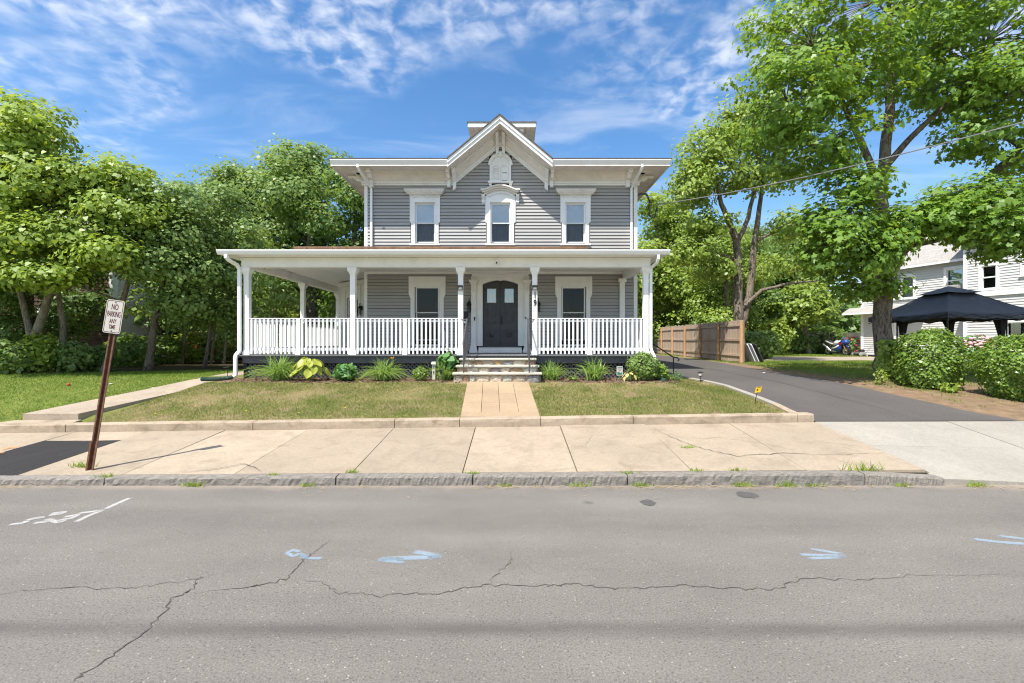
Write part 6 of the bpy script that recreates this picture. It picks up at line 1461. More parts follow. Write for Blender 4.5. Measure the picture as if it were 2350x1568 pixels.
strap_plant('daylily', 'upright daylily clump next to the address post left of the steps', (X(1018, 11.75), 11.78), 130, 0.66, LEAF_LILY, 3, 0.024, 0.8)
strap_plant('daylily', 'fine bladed daylily clump touching the right side of the steps', (X(1266, 11.75), 11.80), 190, 0.62, LEAF_LILY, 4, 0.017, 0.9)
strap_plant('daylily', 'broad bladed daylily clump in the middle of the right bed', (X(1366, 11.7), 11.72), 120, 0.76, LEAF_LILY, 5, 0.040, 0.85)
PETAL = M('daylily_petal', (0.80, 0.42, 0.04), 0.5, 0.1, 9)
bx0, by0 = X(900, 11.5), 11.5; mb = MB()
for k in range(6):
    a = k * math.pi / 3; mb.add([(bx0, by0, 1.42), (bx0 + 0.03 * math.cos(a - .5), by0 + 0.03 * math.sin(a - .5), 1.45), (bx0 + 0.07 * math.cos(a), by0 + 0.07 * math.sin(a), 1.47), (bx0 + 0.03 * math.cos(a + .5), by0 + 0.03 * math.sin(a + .5), 1.45)], [(0, 1, 2, 3)])
mb.build('bloom', PETAL, dl, fix=False)
MB().tube([(bx0 - 0.05, by0 + 0.15, 0.9), (bx0 - 0.02, by0 + 0.05, 1.25), (bx0, by0, 1.42)], 0.006, 5).build('bloom_stalk', LEAF_LILY, dl)
# hosta: big single leaves
def hosta(label, c, n, size, mat, seed, hh=0.5):
    z0 = Gs(*c); t = thing('hosta', label, 'plant', (c[0], c[1], z0)); r = np.random.default_rng(seed); metas = []
    for v in range(3):
        mb = MB(); N = 7; rowsv = []
        for i in range(N + 1):
            s = i / N; wd = 0.40 * (math.sin(math.pi * (s * 0.93 + 0.05)) ** 0.75) * (1 - 0.25 * s)
            bend = -0.35 * s * s + 0.06 * math.sin(5 * s + v)
            rowsv += [(-wd, s, bend + 0.10 + 0.02 * math.sin(9 * s + v)), (-wd * 0.5, s, bend + 0.07), (0, s, bend), (wd * 0.5, s, bend + 0.07), (wd, s, bend + 0.10 + 0.02 * math.cos(8 * s))]
        mb.add(rowsv, [(5 * i + j, 5 * i + j + 1, 5 * i + j + 6, 5 * i + j + 5) for i in range(N) for j in range(4)]); metas.append(mb.mesh('leaf', True, False))
    stalks = MB()
    for k in range(n):
        a = 2.4 * k + r.normal(0, 0.2); q = (k + 0.5) / n; rad_ = size * (0.25 + 1.0 * q); h = hh * (1.0 - 0.62 * q ** 1.3) * r.uniform(0.9, 1.1); s = size * r.uniform(0.8, 1.15)
        p = (c[0] + math.cos(a) * rad_, c[1] + math.sin(a) * rad_ * 0.8, z0 + h)
        put('leaf', metas[k % 3], mat, t, p, rot=(r.normal(-0.15, 0.15) - 0.45 * q, r.normal(0, 0.2), a - math.pi / 2), scale=s)
        stalks.tube([(c[0] + math.cos(a) * 0.03, c[1] + math.sin(a) * 0.03, z0 - 0.02), (c[0] + math.cos(a) * rad_ * 0.5, c[1] + math.sin(a) * rad_ * 0.4, z0 + h * 0.6), p], 0.007, 5)
    stalks.build('stalks', LEAF_LILY, t, fix=False); return t
hosta('big yellow green hosta with broad leaves in the left porch bed', (X(708, 11.6), 11.66), 26, 0.27, LEAF_HOSTA, 3, 0.55)
hosta('small cream edged hosta under the yard sign', (X(1446, 11.55), 11.60), 14, 0.14, LEAF_CREAM, 5, 0.22)
HRT = HEART * np.array([1.0, 1, 1.4])
bush('hydrangea', 'low dark leaved hydrangea between hosta and second daylily', 'bush', (X(792, 11.6), 11.62), (0.27, 0.25, 0.20), 330, 0.12, LEAF_DEEP, HRT, 2.0, 11, stems=6)
bush('small_shrub', 'small round bright shrub left of the address post', 'bush', (X(965, 11.6), 11.60), (0.20, 0.18, 0.17), 620, 0.05, LEAF_HEDGE, OVAL * np.array([1.4, 1, 1]), 2.0, 12, stems=6)
bush('hydrangea', 'tall broad leaved plant standing against the left side of the steps', 'bush', (X(1027, 11.95), 11.98), (0.20, 0.16, 0.34), 130, 0.19, LEAF_DEEP, HRT, 2.0, 13, stems=5, up=0.9)
bush('rose_shrub', 'loose grey green rose shrub at the right porch corner', 'bush', (X(1476, 11.7), 11.74), (0.42, 0.36, 0.36), 2300, 0.055, LEAF_MID, OVAL * np.array([1.3, 1, 1]), 2.0, 14, stems=16)
bush('small_shrub', 'small bright leaved shrub right of the porch downspout', 'bush', (X(1518, 11.75), 11.85), (0.20, 0.18, 0.20), 260, 0.09, LEAF_HEDGE, HRT, 2.0, 15, stems=5)
bush('seedling', 'tiny bright green seedling at the end of the right bed', 'plant', (X(1533, 11.9), 11.95), (0.09, 0.09, 0.09), 90, 0.05, LEAF_HEDGE, OVAL, 2.0, 16, stems=4)
bush('small_shrub', 'sparse dark twiggy shrub beside the driveway edging', 'bush', (X(1556, 11.95), 12.0), (0.17, 0.15, 0.14), 130, 0.05, LEAF_DEEP, OVAL, 2.0, 17, stems=12)
bush('seedling', 'tiny leafy seedling between the two right daylilies', 'plant', (X(1316, 11.55), 11.58), (0.09, 0.08, 0.07), 40, 0.07, LEAF_HEDGE, HRT, 2.0, 18, stems=3)
bush('weed_clump', 'small pale weed clump at the lower left of the maple trunk', 'plant', (9.72, 12.0), (0.12, 0.12, 0.22), 110, 0.07, LEAF_YEL, OVAL * np.array([1.3, 1, 1]), 2.0, 19, stems=6)
bush('weed_clump', 'yellow green weed sprouting under the round hedge bush', 'plant', (10.35, 10.75), (0.18, 0.15, 0.11), 60, 0.11, LEAF_YEL, HEART, 2.0, 20, stems=4)
# undergrowth at the foot of the left trees
for k, (px, d, rx_, rz_, m, lab) in enumerate([(25, 13.6, 0.7, 0.50, LEAF_MID, 'low leafy bush at the far left under the trees'), (90, 13.9, 0.55, 0.62, LEAF_NEAR, 'taller leafy bush between the two leftmost trunks'), (165, 14.3, 0.6, 0.48, LEAF_MID, 'leafy bush right of the leaning trunks'), (225, 14.9, 0.5, 0.40, LEAF_DARK, 'low dark bush behind the sign post'), (300, 17.5, 0.9, 0.6, LEAF_DARK, 'dark bush right of the parking sign'), (370, 19.2, 1.0, 0.62, LEAF_MID, 'leafy bush in front of the red car'), (440, 20.2, 0.9, 0.7, LEAF_YEL, 'bright bush right of the red car'), (505, 20.8, 0.9, 0.75, LEAF_MID, 'shaded bush beside the porch at the lawn edge')]):
    bush('undergrowth_bush', lab, 'bush', (X(px, d), d), (rx_, rx_ * 0.7, rz_), 900 if k < 4 else 1100, 0.13 if k < 4 else 0.17, m, HEART if k < 4 else RHOMB * np.array([1.3, 1, 1]), 2.0, 60 + k, 'undergrowth along the left lawn', stems=8)
for k, (px, d, rx_, rz_, m, lab) in enumerate([(1745, 24, 1.0, 0.75, LEAF_MID, 'leafy bush right of the folded tables'), (1508, 37, 1.8, 1.7, LEAF_YEL, 'bright bush behind the far end of the fence'), (1625, 30, 1.6, 1.3, LEAF_MID, 'bush behind the middle of the fence'), (1830, 32, 1.4, 0.8, LEAF_MID, 'bush left of the motorcycle at the wood edge'), (1890, 33, 1.6, 1.0, LEAF_DARK, 'dark bush behind the motorcycle'), (1775, 29.5, 1.2, 1.2, LEAF_YEL, 'yellow green bush behind the folded tables')]):
    bush('undergrowth_bush', lab, 'bush', (X(px, d), d), (rx_, rx_ * 0.7, rz_), 1300, 0.2, m, RHOMB * np.array([1.3, 1, 1]), 2.0, 80 + k, 'undergrowth behind the fence and drive', stems=8)
# weeds in the kerb and joints
wd_ = [(190, 1072, 0.10, 'grass tuft growing round the foot of the parking sign post'), (245, 1096, 0.07, 'weed in the broken kerb joint right of the parking sign post'), (450, 1102, 0.08, 'weed hanging over the kerb face below the end of the sign shadow'), (710, 1112, 0.06, 'low weed at the kerb foot left of the longest kerb joint'), (626, 1092, 0.05, 'tiny weed on the kerb top where the sidewalk crack meets it'), (810, 1085, 0.06, 'weed strip on the kerb top straight below the left porch post'), (1085, 1088, 0.05, 'weed in the kerb joint just below the front walk'), (1160, 1112, 0.05, 'low weed at the kerb foot below the front walk'), (1330, 1110, 0.07, 'weed at the kerb foot right of the front walk'), (1445, 1088, 0.06, 'bushy weed on the kerb top right of the second sidewalk joint'), (1470, 1106, 0.07, 'weed clump at the kerb foot left of the two tar spots'), (1596, 1082, 0.06, 'weed on the kerb top below the cracked sidewalk slab'), (1690, 1080, 0.05, 'tiny weed on the kerb top above the larger tar spot'), (1700, 1104, 0.08, 'spreading weed at the kerb foot above the larger tar spot'), (1800, 1100, 0.09, 'bright leafy weed at the kerb foot near its right end'), (1860, 1104, 0.06, 'low weed at the kerb foot left of the tall kerb weed'), (1982, 1080, 0.14, 'tall leafy weed in the last kerb joint before the driveway'), (2060, 1106, 0.06, 'weed at the kerb foot under its last stone'), (2230, 1104, 0.08, 'weed strip along the front of the pale driveway apron'), (1580, 1028, 0.06, 'weed tuft in the sidewalk crack right of the front walk')]
for k, (px, py, s, _) in enumerate(wd_):
    x, y = sp_(px, py) if py < 1098 else (X(px, 5.93), 5.90); z = float(zs(x, y)) if py < 1098 else 0.0; r = np.random.default_rng(700 + k); s = s * 1.1; n = 55 if s > 0.08 else 36
    base = np.stack([x + r.normal(0, s * 0.8, n), y + r.normal(0, s * 0.18, n) - (0.03 if z == 0 else 0), np.full(n, z)], 1); hh = s * r.uniform(0.4, 1.1, n)
    me = blades_mesh('weed_tuft', base, hh, np.stack([r.normal(0, 0.5, n) * hh, r.normal(0, 0.4, n) * hh, 0 * hh], 1), np.full(n, 0.014), LEAF_YEL)
    lab, grp = _, 'weeds along the kerb'
    tag(put('weed_tuft', me, None), lab, 'weed', None if k == 0 else grp)
# mulch chips in the bed
chip = MB(); r = np.random.default_rng(8)
for k in range(2600):
    x = r.uniform(-7.2, 4.9); y = r.uniform(11.2, 12.25) + 0.1 * math.sin(x * 1.7)
    if -1.5 < x < 0.8: continue
    a = r.uniform(0, 3.14); l, w = r.uniform(0.02, 0.06), r.uniform(0.008, 0.018); z = Gs(x, y) + 0.006 + 0.01 * r.random(); ca, sa = math.cos(a), math.sin(a); t = r.normal(0, 0.01)
    chip.add([(x + ca * l - sa * w, y + sa * l + ca * w, z + t), (x + ca * l + sa * w, y + sa * l - ca * w, z + t), (x - ca * l + sa * w, y - sa * l - ca * w, z - t), (x - ca * l - sa * w, y - sa * l + ca * w, z - t)], [(0, 1, 2, 3)])
MULCH = leafmat('bark_mulch', (0.055, 0.035, 0.025), (0.17, 0.11, 0.075), 0.0, (0.1, 0.1, 0.1), 0.9, 0.1, 3)
tag(chip.build('mulch', MULCH, fix=False), 'brown bark mulch covering the planting bed along the porch', 'mulch', kind='stuff')
# gutter litter on the road edge
lit = MB(); r = np.random.default_rng(18)
for k in range(420):
    x = r.choice([-6.5, -2.3, -0.2, 0.4, 2.2, 3.0, 4.2, 5.9, 7.0, 1.6]) + r.normal(0, 0.35); y = 5.88 - abs(r.normal(0, 0.06)) - (0.5 * r.random() if r.random() < 0.10 else 0)
    a = r.normal(0, 0.7); l, w = r.uniform(0.01, 0.05), r.uniform(0.002, 0.005); ca, sa = math.cos(a), math.sin(a); z = 0.006 + 0.008 * r.random()
    lit.add([(x + ca * l - sa * w, y + sa * l + ca * w, z), (x + ca * l + sa * w, y + sa * l - ca * w, z), (x - ca * l + sa * w, y - sa * l - ca * w, z), (x - ca * l - sa * w, y - sa * l + ca * w, z)], [(0, 1, 2, 3)])
tag(lit.build('gutter_litter', STRAW, fix=False), 'dry straw and twigs gathered in the gutter along the kerb', 'litter', kind='stuff')
# ---------------------------------------------------------------- parking sign
sg = thing('parking_sign', 'leaning white NO PARKING ANY TIME sign on a rusty steel post', 'sign', (X(207, 6.25), 6.25, 0.17))
RUST = M('rusty_steel', (0.17, 0.085, 0.050), 0.75, 0.35, 22.0, 0.3, 60, metallic=0.25)
SIGNW = M('sign_white', (0.50, 0.47, 0.41), 0.45, 0.04, 14.0, dirt=(0.45, 0.40, 0.33), dirt_amt=0.2)
MAROON = M('sign_maroon', (0.10, 0.008, 0.014), 0.5, 0.12, 20.0)
p0 = Vector((X(208, 6.25), 6.25, 0.10)); p1 = Vector((X(271, 6.32), 6.32, Z(690, 6.32)))
ax_ = (p1 - p0).normalized(); yaw = Vector((1, 0.10, 0)).normalized(); su = (yaw - ax_ * yaw.dot(ax_)).normalized(); sn = su.cross(ax_)   # sn faces the street
sm = Matrix((su, ax_, sn)).transposed().to_4x4()
def sgn(u, v, w): return tuple(p0 + su * u + ax_ * v + sn * w)
Lp = (p1 - p0).length
mb = MB(); q = [(-0.04, -0.012), (-0.022, -0.012), (-0.015, 0.022), (0.015, 0.022), (0.022, -0.012), (0.04, -0.012), (0.04, -0.006), (0.026, -0.006), (0.019, 0.028), (-0.019, 0.028), (-0.026, -0.006), (-0.04, -0.006)]
q = [(a, -b) for a, b in q]
mb.loft([[sgn(a, v, b) for a, b in q] for v in (0, Lp * 0.3, Lp * 0.6, Lp - 0.02)]).build('post', RUST, sg)
mb = MB(); mb.loft([[sgn(a * 1.25, v, b * 1.2 + 0.012) for a, b in q] for v in (0, 0.40)]).build('ground_stub', RUST, sg)
mb = MB()
for k in range(20):
    v = 0.5 + k * 0.065
    c_ = sgn(0, v, 0.0285); mb.add([sgn(-0.006, v - 0.006, -0.0275), sgn(0.006, v - 0.006, -0.0275), sgn(0.006, v + 0.006, -0.0275), sgn(-0.006, v + 0.006, -0.0275)], [(0, 1, 2, 3)])
def rrect(w, h, r_, n=5):
    pts = []
    for cx_, cy_, a0 in ((w / 2 - r_, h / 2 - r_, 0), (-w / 2 + r_, h / 2 - r_, 90), (-w / 2 + r_, -h / 2 + r_, 180), (w / 2 - r_, -h / 2 + r_, 270)):
        pts += [(cx_ + r_ * math.cos(math.radians(a0 + 90 * k / n)), cy_ + r_ * math.sin(math.radians(a0 + 90 * k / n))) for k in range(n + 1)]
    return pts
vc = Lp - 0.228
rr_ = rrect(0.228, 0.462, 0.030)
plate = MB().prism([sgn(a, vc + b, 0.030) for a, b in rr_], [sgn(a, vc + b, 0.034) for a, b in rr_]).build('plate', SIGNW, sg)
o_, i_ = rrect(0.208, 0.440, 0.024), rrect(0.195, 0.427, 0.019); mb = MB(); n = len(o_)
mb.add([sgn(a, vc + b, 0.0352) for a, b in o_] + [sgn(a, vc + b, 0.0352) for a, b in i_], [(k, (k + 1) % n, n + (k + 1) % n, n + k) for k in range(n)]).build('border', MAROON, plate, fix=False)
def sign_text(t, v, size, sx): text_mesh('lettering', t, size, MAROON, plate, Matrix.Translation(sgn(0, v, 0.0355)) @ sm, sx, 0.0004, fat=0.0009)
sign_text('NO', vc + 0.130, 0.114, 0.50); sign_text('PARKING', vc + 0.030, 0.108, 0.385); sign_text('ANY', vc - 0.066, 0.084, 0.50); sign_text('TIME', vc - 0.146, 0.082, 0.48)
for v in (vc + 0.20, vc - 0.20):
    mb = MB(); mb.prism([tuple(Vector(sgn(0.008 * math.cos(k), v + 0.008 * math.sin(k), 0.0345))) for k in [i * math.pi / 4 for i in range(8)]], [tuple(Vector(sgn(0.007 * math.cos(k), v + 0.007 * math.sin(k), 0.040))) for k in [i * math.pi / 4 for i in range(8)]]); mb.build('bolt', BLACK, plate)

# ---------------------------------------------------------------- wooden fence
fence = thing('wooden_fence', 'weathered board fence with orange posts along the driveway', 'fence', (9.95, 19.5, 0.9))
f0, f1 = Vector((9.93, 19.5)), Vector((10.62, 34.2)); fd = (f1 - f0).normalized(); fn = Vector((-fd.y, fd.x))  # fn points to the driveway side (-x)
if fn.x > 0: fn = -fn
pm = {}
r = np.random.default_rng(31)
for v in range(5):
    h = 1.80 + 0.012 * v; w = 0.066
    pm[v] = MB().prism([(-w, -0.008, 0), (w, -0.008, 0), (w, -0.008, h - 0.03), (w - 0.025, -0.008, h), (-w + 0.025, -0.008, h), (-w, -0.008, h - 0.03)], [(-w, 0.008, 0), (w, 0.008, 0), (w, 0.008, h - 0.03), (w - 0.025, 0.008, h), (-w + 0.025, 0.008, h), (-w, 0.008, h - 0.03)]).mesh('picket')
ang = math.atan2(fd.y, fd.x); k = 0; s = 0.02
while s < 14.6:
    p = f0 + fd * s; put('picket', pm[k % 5], PICKET, fence, (p.x, p.y, Gs(p.x, p.y) + 0.03 + r.normal(0, 0.006)), rot=(0, r.normal(0, 0.004), ang)); s += 0.137; k += 1
for s in np.arange(0.05, 14.7, 2.44):
    p = f0 + fd * s + fn * 0.085; z = Gs(p.x, p.y); hh = 1.78 if s > 0.1 else 1.80
    mb = MB(); c_, s_ = fd * 0.046, fn * 0.046
    mb.hexa([(p.x - c_.x - s_.x, p.y - c_.y - s_.y, z - 0.2), (p.x + c_.x - s_.x, p.y + c_.y - s_.y, z - 0.2), (p.x + c_.x + s_.x, p.y + c_.y + s_.y, z - 0.2), (p.x - c_.x + s_.x, p.y - c_.y + s_.y, z - 0.2), (p.x - c_.x - s_.x, p.y - c_.y - s_.y, z + hh), (p.x + c_.x - s_.x, p.y + c_.y - s_.y, z + hh), (p.x + c_.x + s_.x, p.y + c_.y + s_.y, z + hh), (p.x - c_.x + s_.x, p.y - c_.y + s_.y, z + hh)]).build('post', POSTW, fence)
for s0 in np.arange(0.05, 14.4, 2.44):
    for h in (0.28, 0.95, 1.60):
        a = f0 + fd * (s0 + 0.05) + fn * 0.028; b = f0 + fd * min(s0 + 2.39, 14.6) + fn * 0.028; o_ = fn * 0.019
        za_, zb_ = Gs(a.x, a.y) + h, Gs(b.x, b.y) + h
        MB().hexa([(a.x - o_.x, a.y - o_.y, za_), (b.x - o_.x, b.y - o_.y, zb_), (b.x + o_.x, b.y + o_.y, zb_), (a.x + o_.x, a.y + o_.y, za_), (a.x - o_.x, a.y - o_.y, za_ + 0.085), (b.x - o_.x, b.y - o_.y, zb_ + 0.085), (b.x + o_.x, b.y + o_.y, zb_ + 0.085), (a.x + o_.x, a.y + o_.y, za_ + 0.085)]).build('rail', PICKET, fence)
# folded tables leaning on the fence end
TABLE = M('white_plastic', (0.66, 0.67, 0.68), 0.5, 0.06, 4); TABLED = M('black_plastic', (0.05, 0.05, 0.055), 0.5, 0.1, 4)
for k, (dx, lab, m_) in enumerate([(0.0, 'leftmost of three folded tables leaning against the fence end', TABLE), (0.16, 'middle of three folded tables leaning against the fence end', TABLE), (0.36, 'rightmost, darker folded table leaning against the fence end', TABLED)]):
    bx_ = 10.42 + dx; t = thing('folded_table', lab, 'table', (bx_, 19.9, 0.93), 'folded tables leaning on the fence')
    tilt = 0.42; u = Vector((-math.sin(tilt), 0, math.cos(tilt))); nn = Vector((math.cos(tilt), 0, math.sin(tilt)))
    def tp(a, b, c): p = Vector((bx_ + 0.16, 19.75, 0.93)) + u * a + Vector((0, 1, 0)) * b + nn * c; return tuple(p)
    rc = rrect(0.90, 0.75, 0.08)
    MB().prism([tp(a + 0.46, b + 0.38, 0.0) for a, b in rc], [tp(a + 0.46, b + 0.38, 0.035) for a, b in rc]).build('tabletop', m_, t)
    for e in (0.12, 0.62): MB().tube([tp(0.12, e, 0.05), tp(0.80, e, 0.05)], 0.013, 6).build('leg', SILVER if m_ is TABLE else TABLED, t)
tag(MB().box(9.80, 10.02, 19.28, 19.40, 0.925, 0.965).build('flat_stone', EDGEC), 'small flat pale stone at the foot of the fence end post', 'stone')

# ---------------------------------------------------------------- gazebo
CANOPY = M('black_canopy_fabric', (0.045, 0.046, 0.052), 0.5, 0.25, 4.0, 0.2, 9); NET = M('dark_mesh_drape', (0.022, 0.022, 0.025), 0.8, 0.3, 14, stretch=(8, 8, 0.5))
gz = thing('gazebo', 'black pop up canopy gazebo with dark drapes tied at its legs', 'gazebo', (15.5, 16.2, 0.85))
gc = Vector((15.45, 16.1, 0)); e1 = Vector((-0.70, -0.714, 0)) * 2.25; e2 = Vector((-0.714, 0.70, 0)) * 2.25   # near corner, left corner
cor = [gc + e1, gc + e2, gc - e1, gc - e2]; zg = 0.80; ze = Z(716, 14.0); zp = Z(668, 16.2) + 0.10
mb = MB(); N = 8; vs = []; idx = {}
def vid(p): vs.append(tuple(p)); return len(vs) - 1
for s in range(4):
    a, b = cor[s], cor[(s + 1) % 4]; grid = []
    for i in range(N + 1):
        row = []; t = i / N
        for j in range(N + 1):
            q = j / N; edge = a.lerp(b, q); p = gc.lerp(edge, 0.20 + 0.80 * t); z = zp - 0.12 + (ze - zp + 0.12) * t - 0.10 * math.sin(math.pi * t) * (0.5 + 0.5 * math.sin(math.pi * q)) - 0.05 * t * math.sin(math.pi * q) + 0.012 * math.sin(23 * q + 5 * t + s)
            row.append(vid((p.x, p.y, z)))
        grid.append(row)
    for i in range(N):
        for j in range(N): idx[(s, i, j)] = None; mb.f.append((grid[i][j], grid[i][j + 1], grid[i + 1][j + 1], grid[i + 1][j]))
    # valance
    for j in range(N):
        p, q = vs[grid[N][j]], vs[grid[N][j + 1]]; d1 = 0.14 + 0.02 * math.sin(j * 2.1 + s); d2 = 0.14 + 0.02 * math.sin((j + 1) * 2.1 + s)
        mb.f.append((grid[N][j], grid[N][j + 1], vid((q[0], q[1], q[2] - d2)), vid((p[0], p[1], p[2] - d1))))
mb.v = vs; mb.build('canopy', CANOPY, gz, smooth=True, fix=False)
mb = MB(); vs = [(gc.x, gc.y, zp + 0.06)]; ring = []
for s in range(4):
    for j in range(4):
        q = j / 4; p = gc.lerp(cor[s].lerp(cor[(s + 1) % 4], q), 0.36); vs.append((p.x, p.y, zp - 0.20 - 0.03 * math.sin(math.pi * q)))
mb.add(vs, [(0, 1 + k, 1 + (k + 1) % 16) for k in range(16)]).build('vent_canopy', CANOPY, gz, fix=False)
for k, c_ in enumerate(cor):
    c_ = c_ if k == 0 else gc.lerp(c_, 0.62)
    z0 = Gs(c_.x, c_.y)
    mb = MB(); mb.tube([(c_.x, c_.y, z0 - 0.02), (c_.x, c_.y, ze + 0.02)], 0.024, 8); mb.lathe([(0.09, 0.0), (0.09, 0.012), (0.03, 0.02), (0.0, 0.021)], (c_.x, c_.y, z0), 10); mb.build('leg', BLACK, gz)
    inn = (gc - c_).normalized()
    # drape gathered and tied at the waist
    cc_ = c_ + inn * 0.13; mb = MB(); rings = []
    for zz, rad_ in ((ze - 0.12, 0.16), (ze - 0.35, 0.11), (ze - 0.75, 0.07), (ze - 0.95, 0.055), (ze - 1.15, 0.085), (ze - 1.6, 0.10), (z0 + 0.08, 0.07)):
        sway = 0.05 * math.sin(zz * 3 + k)
        rings.append([(cc_.x + sway + rad_ * (1 + 0.25 * math.sin(5 * a)) * math.cos(a), cc_.y + rad_ * (1 + 0.25 * math.sin(5 * a)) * math.sin(a), zz) for a in [2 * math.pi * i / 20 for i in range(20)]])
    if k != 0: mb.loft(rings).build('drape', NET, gz, smooth=True)
for k in range(4):
    a, b = cor[k], cor[(k + 1) % 4]
    for m in range(4):
        q0, q1 = a.lerp(b, m / 4), a.lerp(b, (m + 1) / 4); h0, h1 = (ze - 0.03, ze - 0.22) if m % 2 == 0 else (ze - 0.22, ze - 0.03)
        mb = MB(); mb.tube([(q0.x, q0.y, h0), (q1.x, q1.y, h1)], 0.011, 6); mb.tube([(q0.x, q0.y, h1), (q1.x, q1.y, h0)], 0.011, 6); mb.build('truss', BLACK, gz)
    if k in (0, 3):
        MB().tube([(a.x, a.y, Gs(a.x, a.y) + 0.46), (b.x, b.y, Gs(b.x, b.y) + 0.46)], 0.03, 6).build('lower_bar', CANOPY, gz)
mb = MB(); q0, q1 = cor[0], cor[1]; mb.tube([(q0.x, q0.y, 0.80), (q1.x, q1.y, 0.86)], 0.03, 6); mb.tube([(q0.x, q0.y, 0.80), (cor[3].x, cor[3].y, 0.86)], 0.03, 6); mb.build('net_hem', NET, gz)

# ---------------------------------------------------------------- white neighbour house
SIDW = M('white_siding', (0.60, 0.595, 0.585), 0.5, 0.05, 2.0, dirt=(0.5, 0.47, 0.42), dirt_amt=0.2); ROOFG = M('grey_shingles', (0.33, 0.31, 0.285), 0.9, 0.22, 9, 0.5, 30)
nh = thing('neighbour_house', 'white sided house with grey shingle roof behind the gazebo', 'house', (23, 24, 0.9))
A2, B2 = Vector((21.75, 28.3)), Vector((25.2, 16.0)); FN = Fr(tuple(A2), tuple(B2 - A2)); LN = (B2 - A2).length
def simple_window(par, fr, u0, u1, z0, z1, ac=False, glass_m=GLASSD, cas=0.11):
    mb = MB(); fr.box(mb, u0 - cas, u0, z0 - 0.02, z1 + cas + 0.03, 0.0, 0.06); fr.box(mb, u1, u1 + cas, z0 - 0.02, z1 + cas + 0.03, 0.0, 0.06); fr.box(mb, u0, u1, z1, z1 + cas + 0.03, 0.0, 0.06); fr.box(mb, u0 - cas - 0.03, u1 + cas + 0.03, z0 - 0.09, z0 - 0.021, 0.0, 0.10)
    w_ = mb.build('window', WHITE2, par); zm = (z0 + z1) / 2
    mb = MB()
    for a, b in ((z0 - 0.019, z0 + 0.04), (zm - 0.03, zm + 0.03), (z1 - 0.04, z1 - 0.001)): fr.box(mb, u0, u1, a, b, -0.06, 0.02)
    for u in (u0, u1 - 0.04): fr.box(mb, u + 0.0005, u + 0.0395, z0 + 0.041, z1 - 0.041, -0.058, 0.018)
    mb.build('sash', WHITE2, w_)
    mb = MB(); fr.box(mb, u0 + 0.041, u1 - 0.041, z0 + 0.042, z1 - 0.042, -0.05, -0.045); mb.build('pane', glass_m, w_)
    if ac:
        mb = MB(); fr.box(mb, u0 + 0.04, u1 - 0.04, z0 + 0.01, z0 + 0.34, 0.021, 0.30)
        for q in range(7): fr.box(mb, u0 + 0.09, u1 - 0.09, z0 + 0.05 + q * 0.038, z0 + 0.062 + q * 0.038, 0.30, 0.306)
        mb.build('air_conditioner', M('ac_grille', (0.45, 0.44, 0.42), 0.6, 0.1, 8), w_)
    return w_
hN = [(1.55, 2.15, 4.35, 5.55), (2.30, 2.90, 4.35, 5.55), (4.45, 5.15, 4.45, 5.65), (0.95, 1.9, 0.95, 2.98), (6.5, 7.4, 1.55, 2.8), (9.3, 10.3, 1.5, 2.8)]
mb = MB(); FN.holes(mb, 0, LN, 0.5, 6.1, hN, -0.25, -0.002); mb.build('wall', DARKROOM, nh)
mb = MB(); FN.lap(mb, 0.12, LN, 0.95, 3.62, 0.125, [(h[0] - 0.05, h[1] + 0.05, h[2] - 0.05, h[3] + 0.05) for h in hN], 0.03); FN.lap(mb, 0.12, LN, 3.95, 6.05, 0.125, [(h[0] - 0.05, h[1] + 0.05, h[2] - 0.05, h[3] + 0.05) for h in hN], 0.03)
o_ = mb.build('siding', SIDW, nh); o_['kind'] = 'stuff'
mb = MB(); FN.box(mb, -0.02, 0.12, 0.8, 6.1, -0.1, 0.05); mb.build('corner_board', WHITE2, nh)
# left end wall, turned away, and the pent roof between storeys
FE = Fr((A2.x + 6.0, A2.y + 1.7), (-6.0, -1.7)); LE = math.hypot(6.0, 1.7)
mb = MB(); FE.box(mb, 0, LE, 0.5, 6.1, -0.2, 0.0); FE.lap(mb, 0, LE, 0.9, 6.0, 0.125, (), 0.03); mb.build('end_wall', SIDW, nh)
def slope(u0, u1, z0, z1, w0, w1, th, name, mat):
    mb = MB(); P = FN.P
    mb.hexa([P(u0, z0 - th, w0), P(u1, z0 - th, w0), P(u1, z1 - th, w1), P(u0, z1 - th, w1), P(u0, z0, w0), P(u1, z0, w0), P(u1, z1, w1), P(u0, z1, w1)]); return mb.build(name, mat, nh)
slope(-0.75, 3.6, 3.66, 3.98, 0.62, 0.03, 0.05, 'pent_roof', ROOFG); slope(5.3, LN, 3.66, 3.98, 0.62, 0.03, 0.05, 'pent_roof', ROOFG)
mb = MB(); FN.box(mb, -0.72, 3.6, 3.56, 3.61, 0.0, 0.60); FN.box(mb, -0.75, 3.6, 3.53, 3.64, 0.621, 0.66); FN.box(mb, 5.3, LN, 3.53, 3.64, 0.621, 0.66); mb.build('eave_trim', WHITE2, nh)
slope(-0.4, 5.6, 6.12, 8.9, 0.35, -3.2, 0.08, 'roof', ROOFG)
mb = MB(); FN.box(mb, -0.4, 5.6, 5.98, 6.1, 0.28, 0.36); mb.build('eave_trim', WHITE2, nh)
mb = MB(); mb.prism([FN.P(-0.02, 6.05, 0.0), FN.P(-0.02, 6.05, -6.4), FN.P(-0.02, 8.8, -3.2)], [FN.P(0.1, 6.05, 0.0), FN.P(0.1, 6.05, -6.4), FN.P(0.1, 8.8, -3.2)]); mb.build('gable_end', SIDW, nh)
for h in hN[:2]: simple_window(nh, FN, *h)
simple_window(nh, FN, *hN[2], ac=True); simple_window(nh, FN, *hN[4], glass_m=GLASS); simple_window(nh, FN, *hN[5])
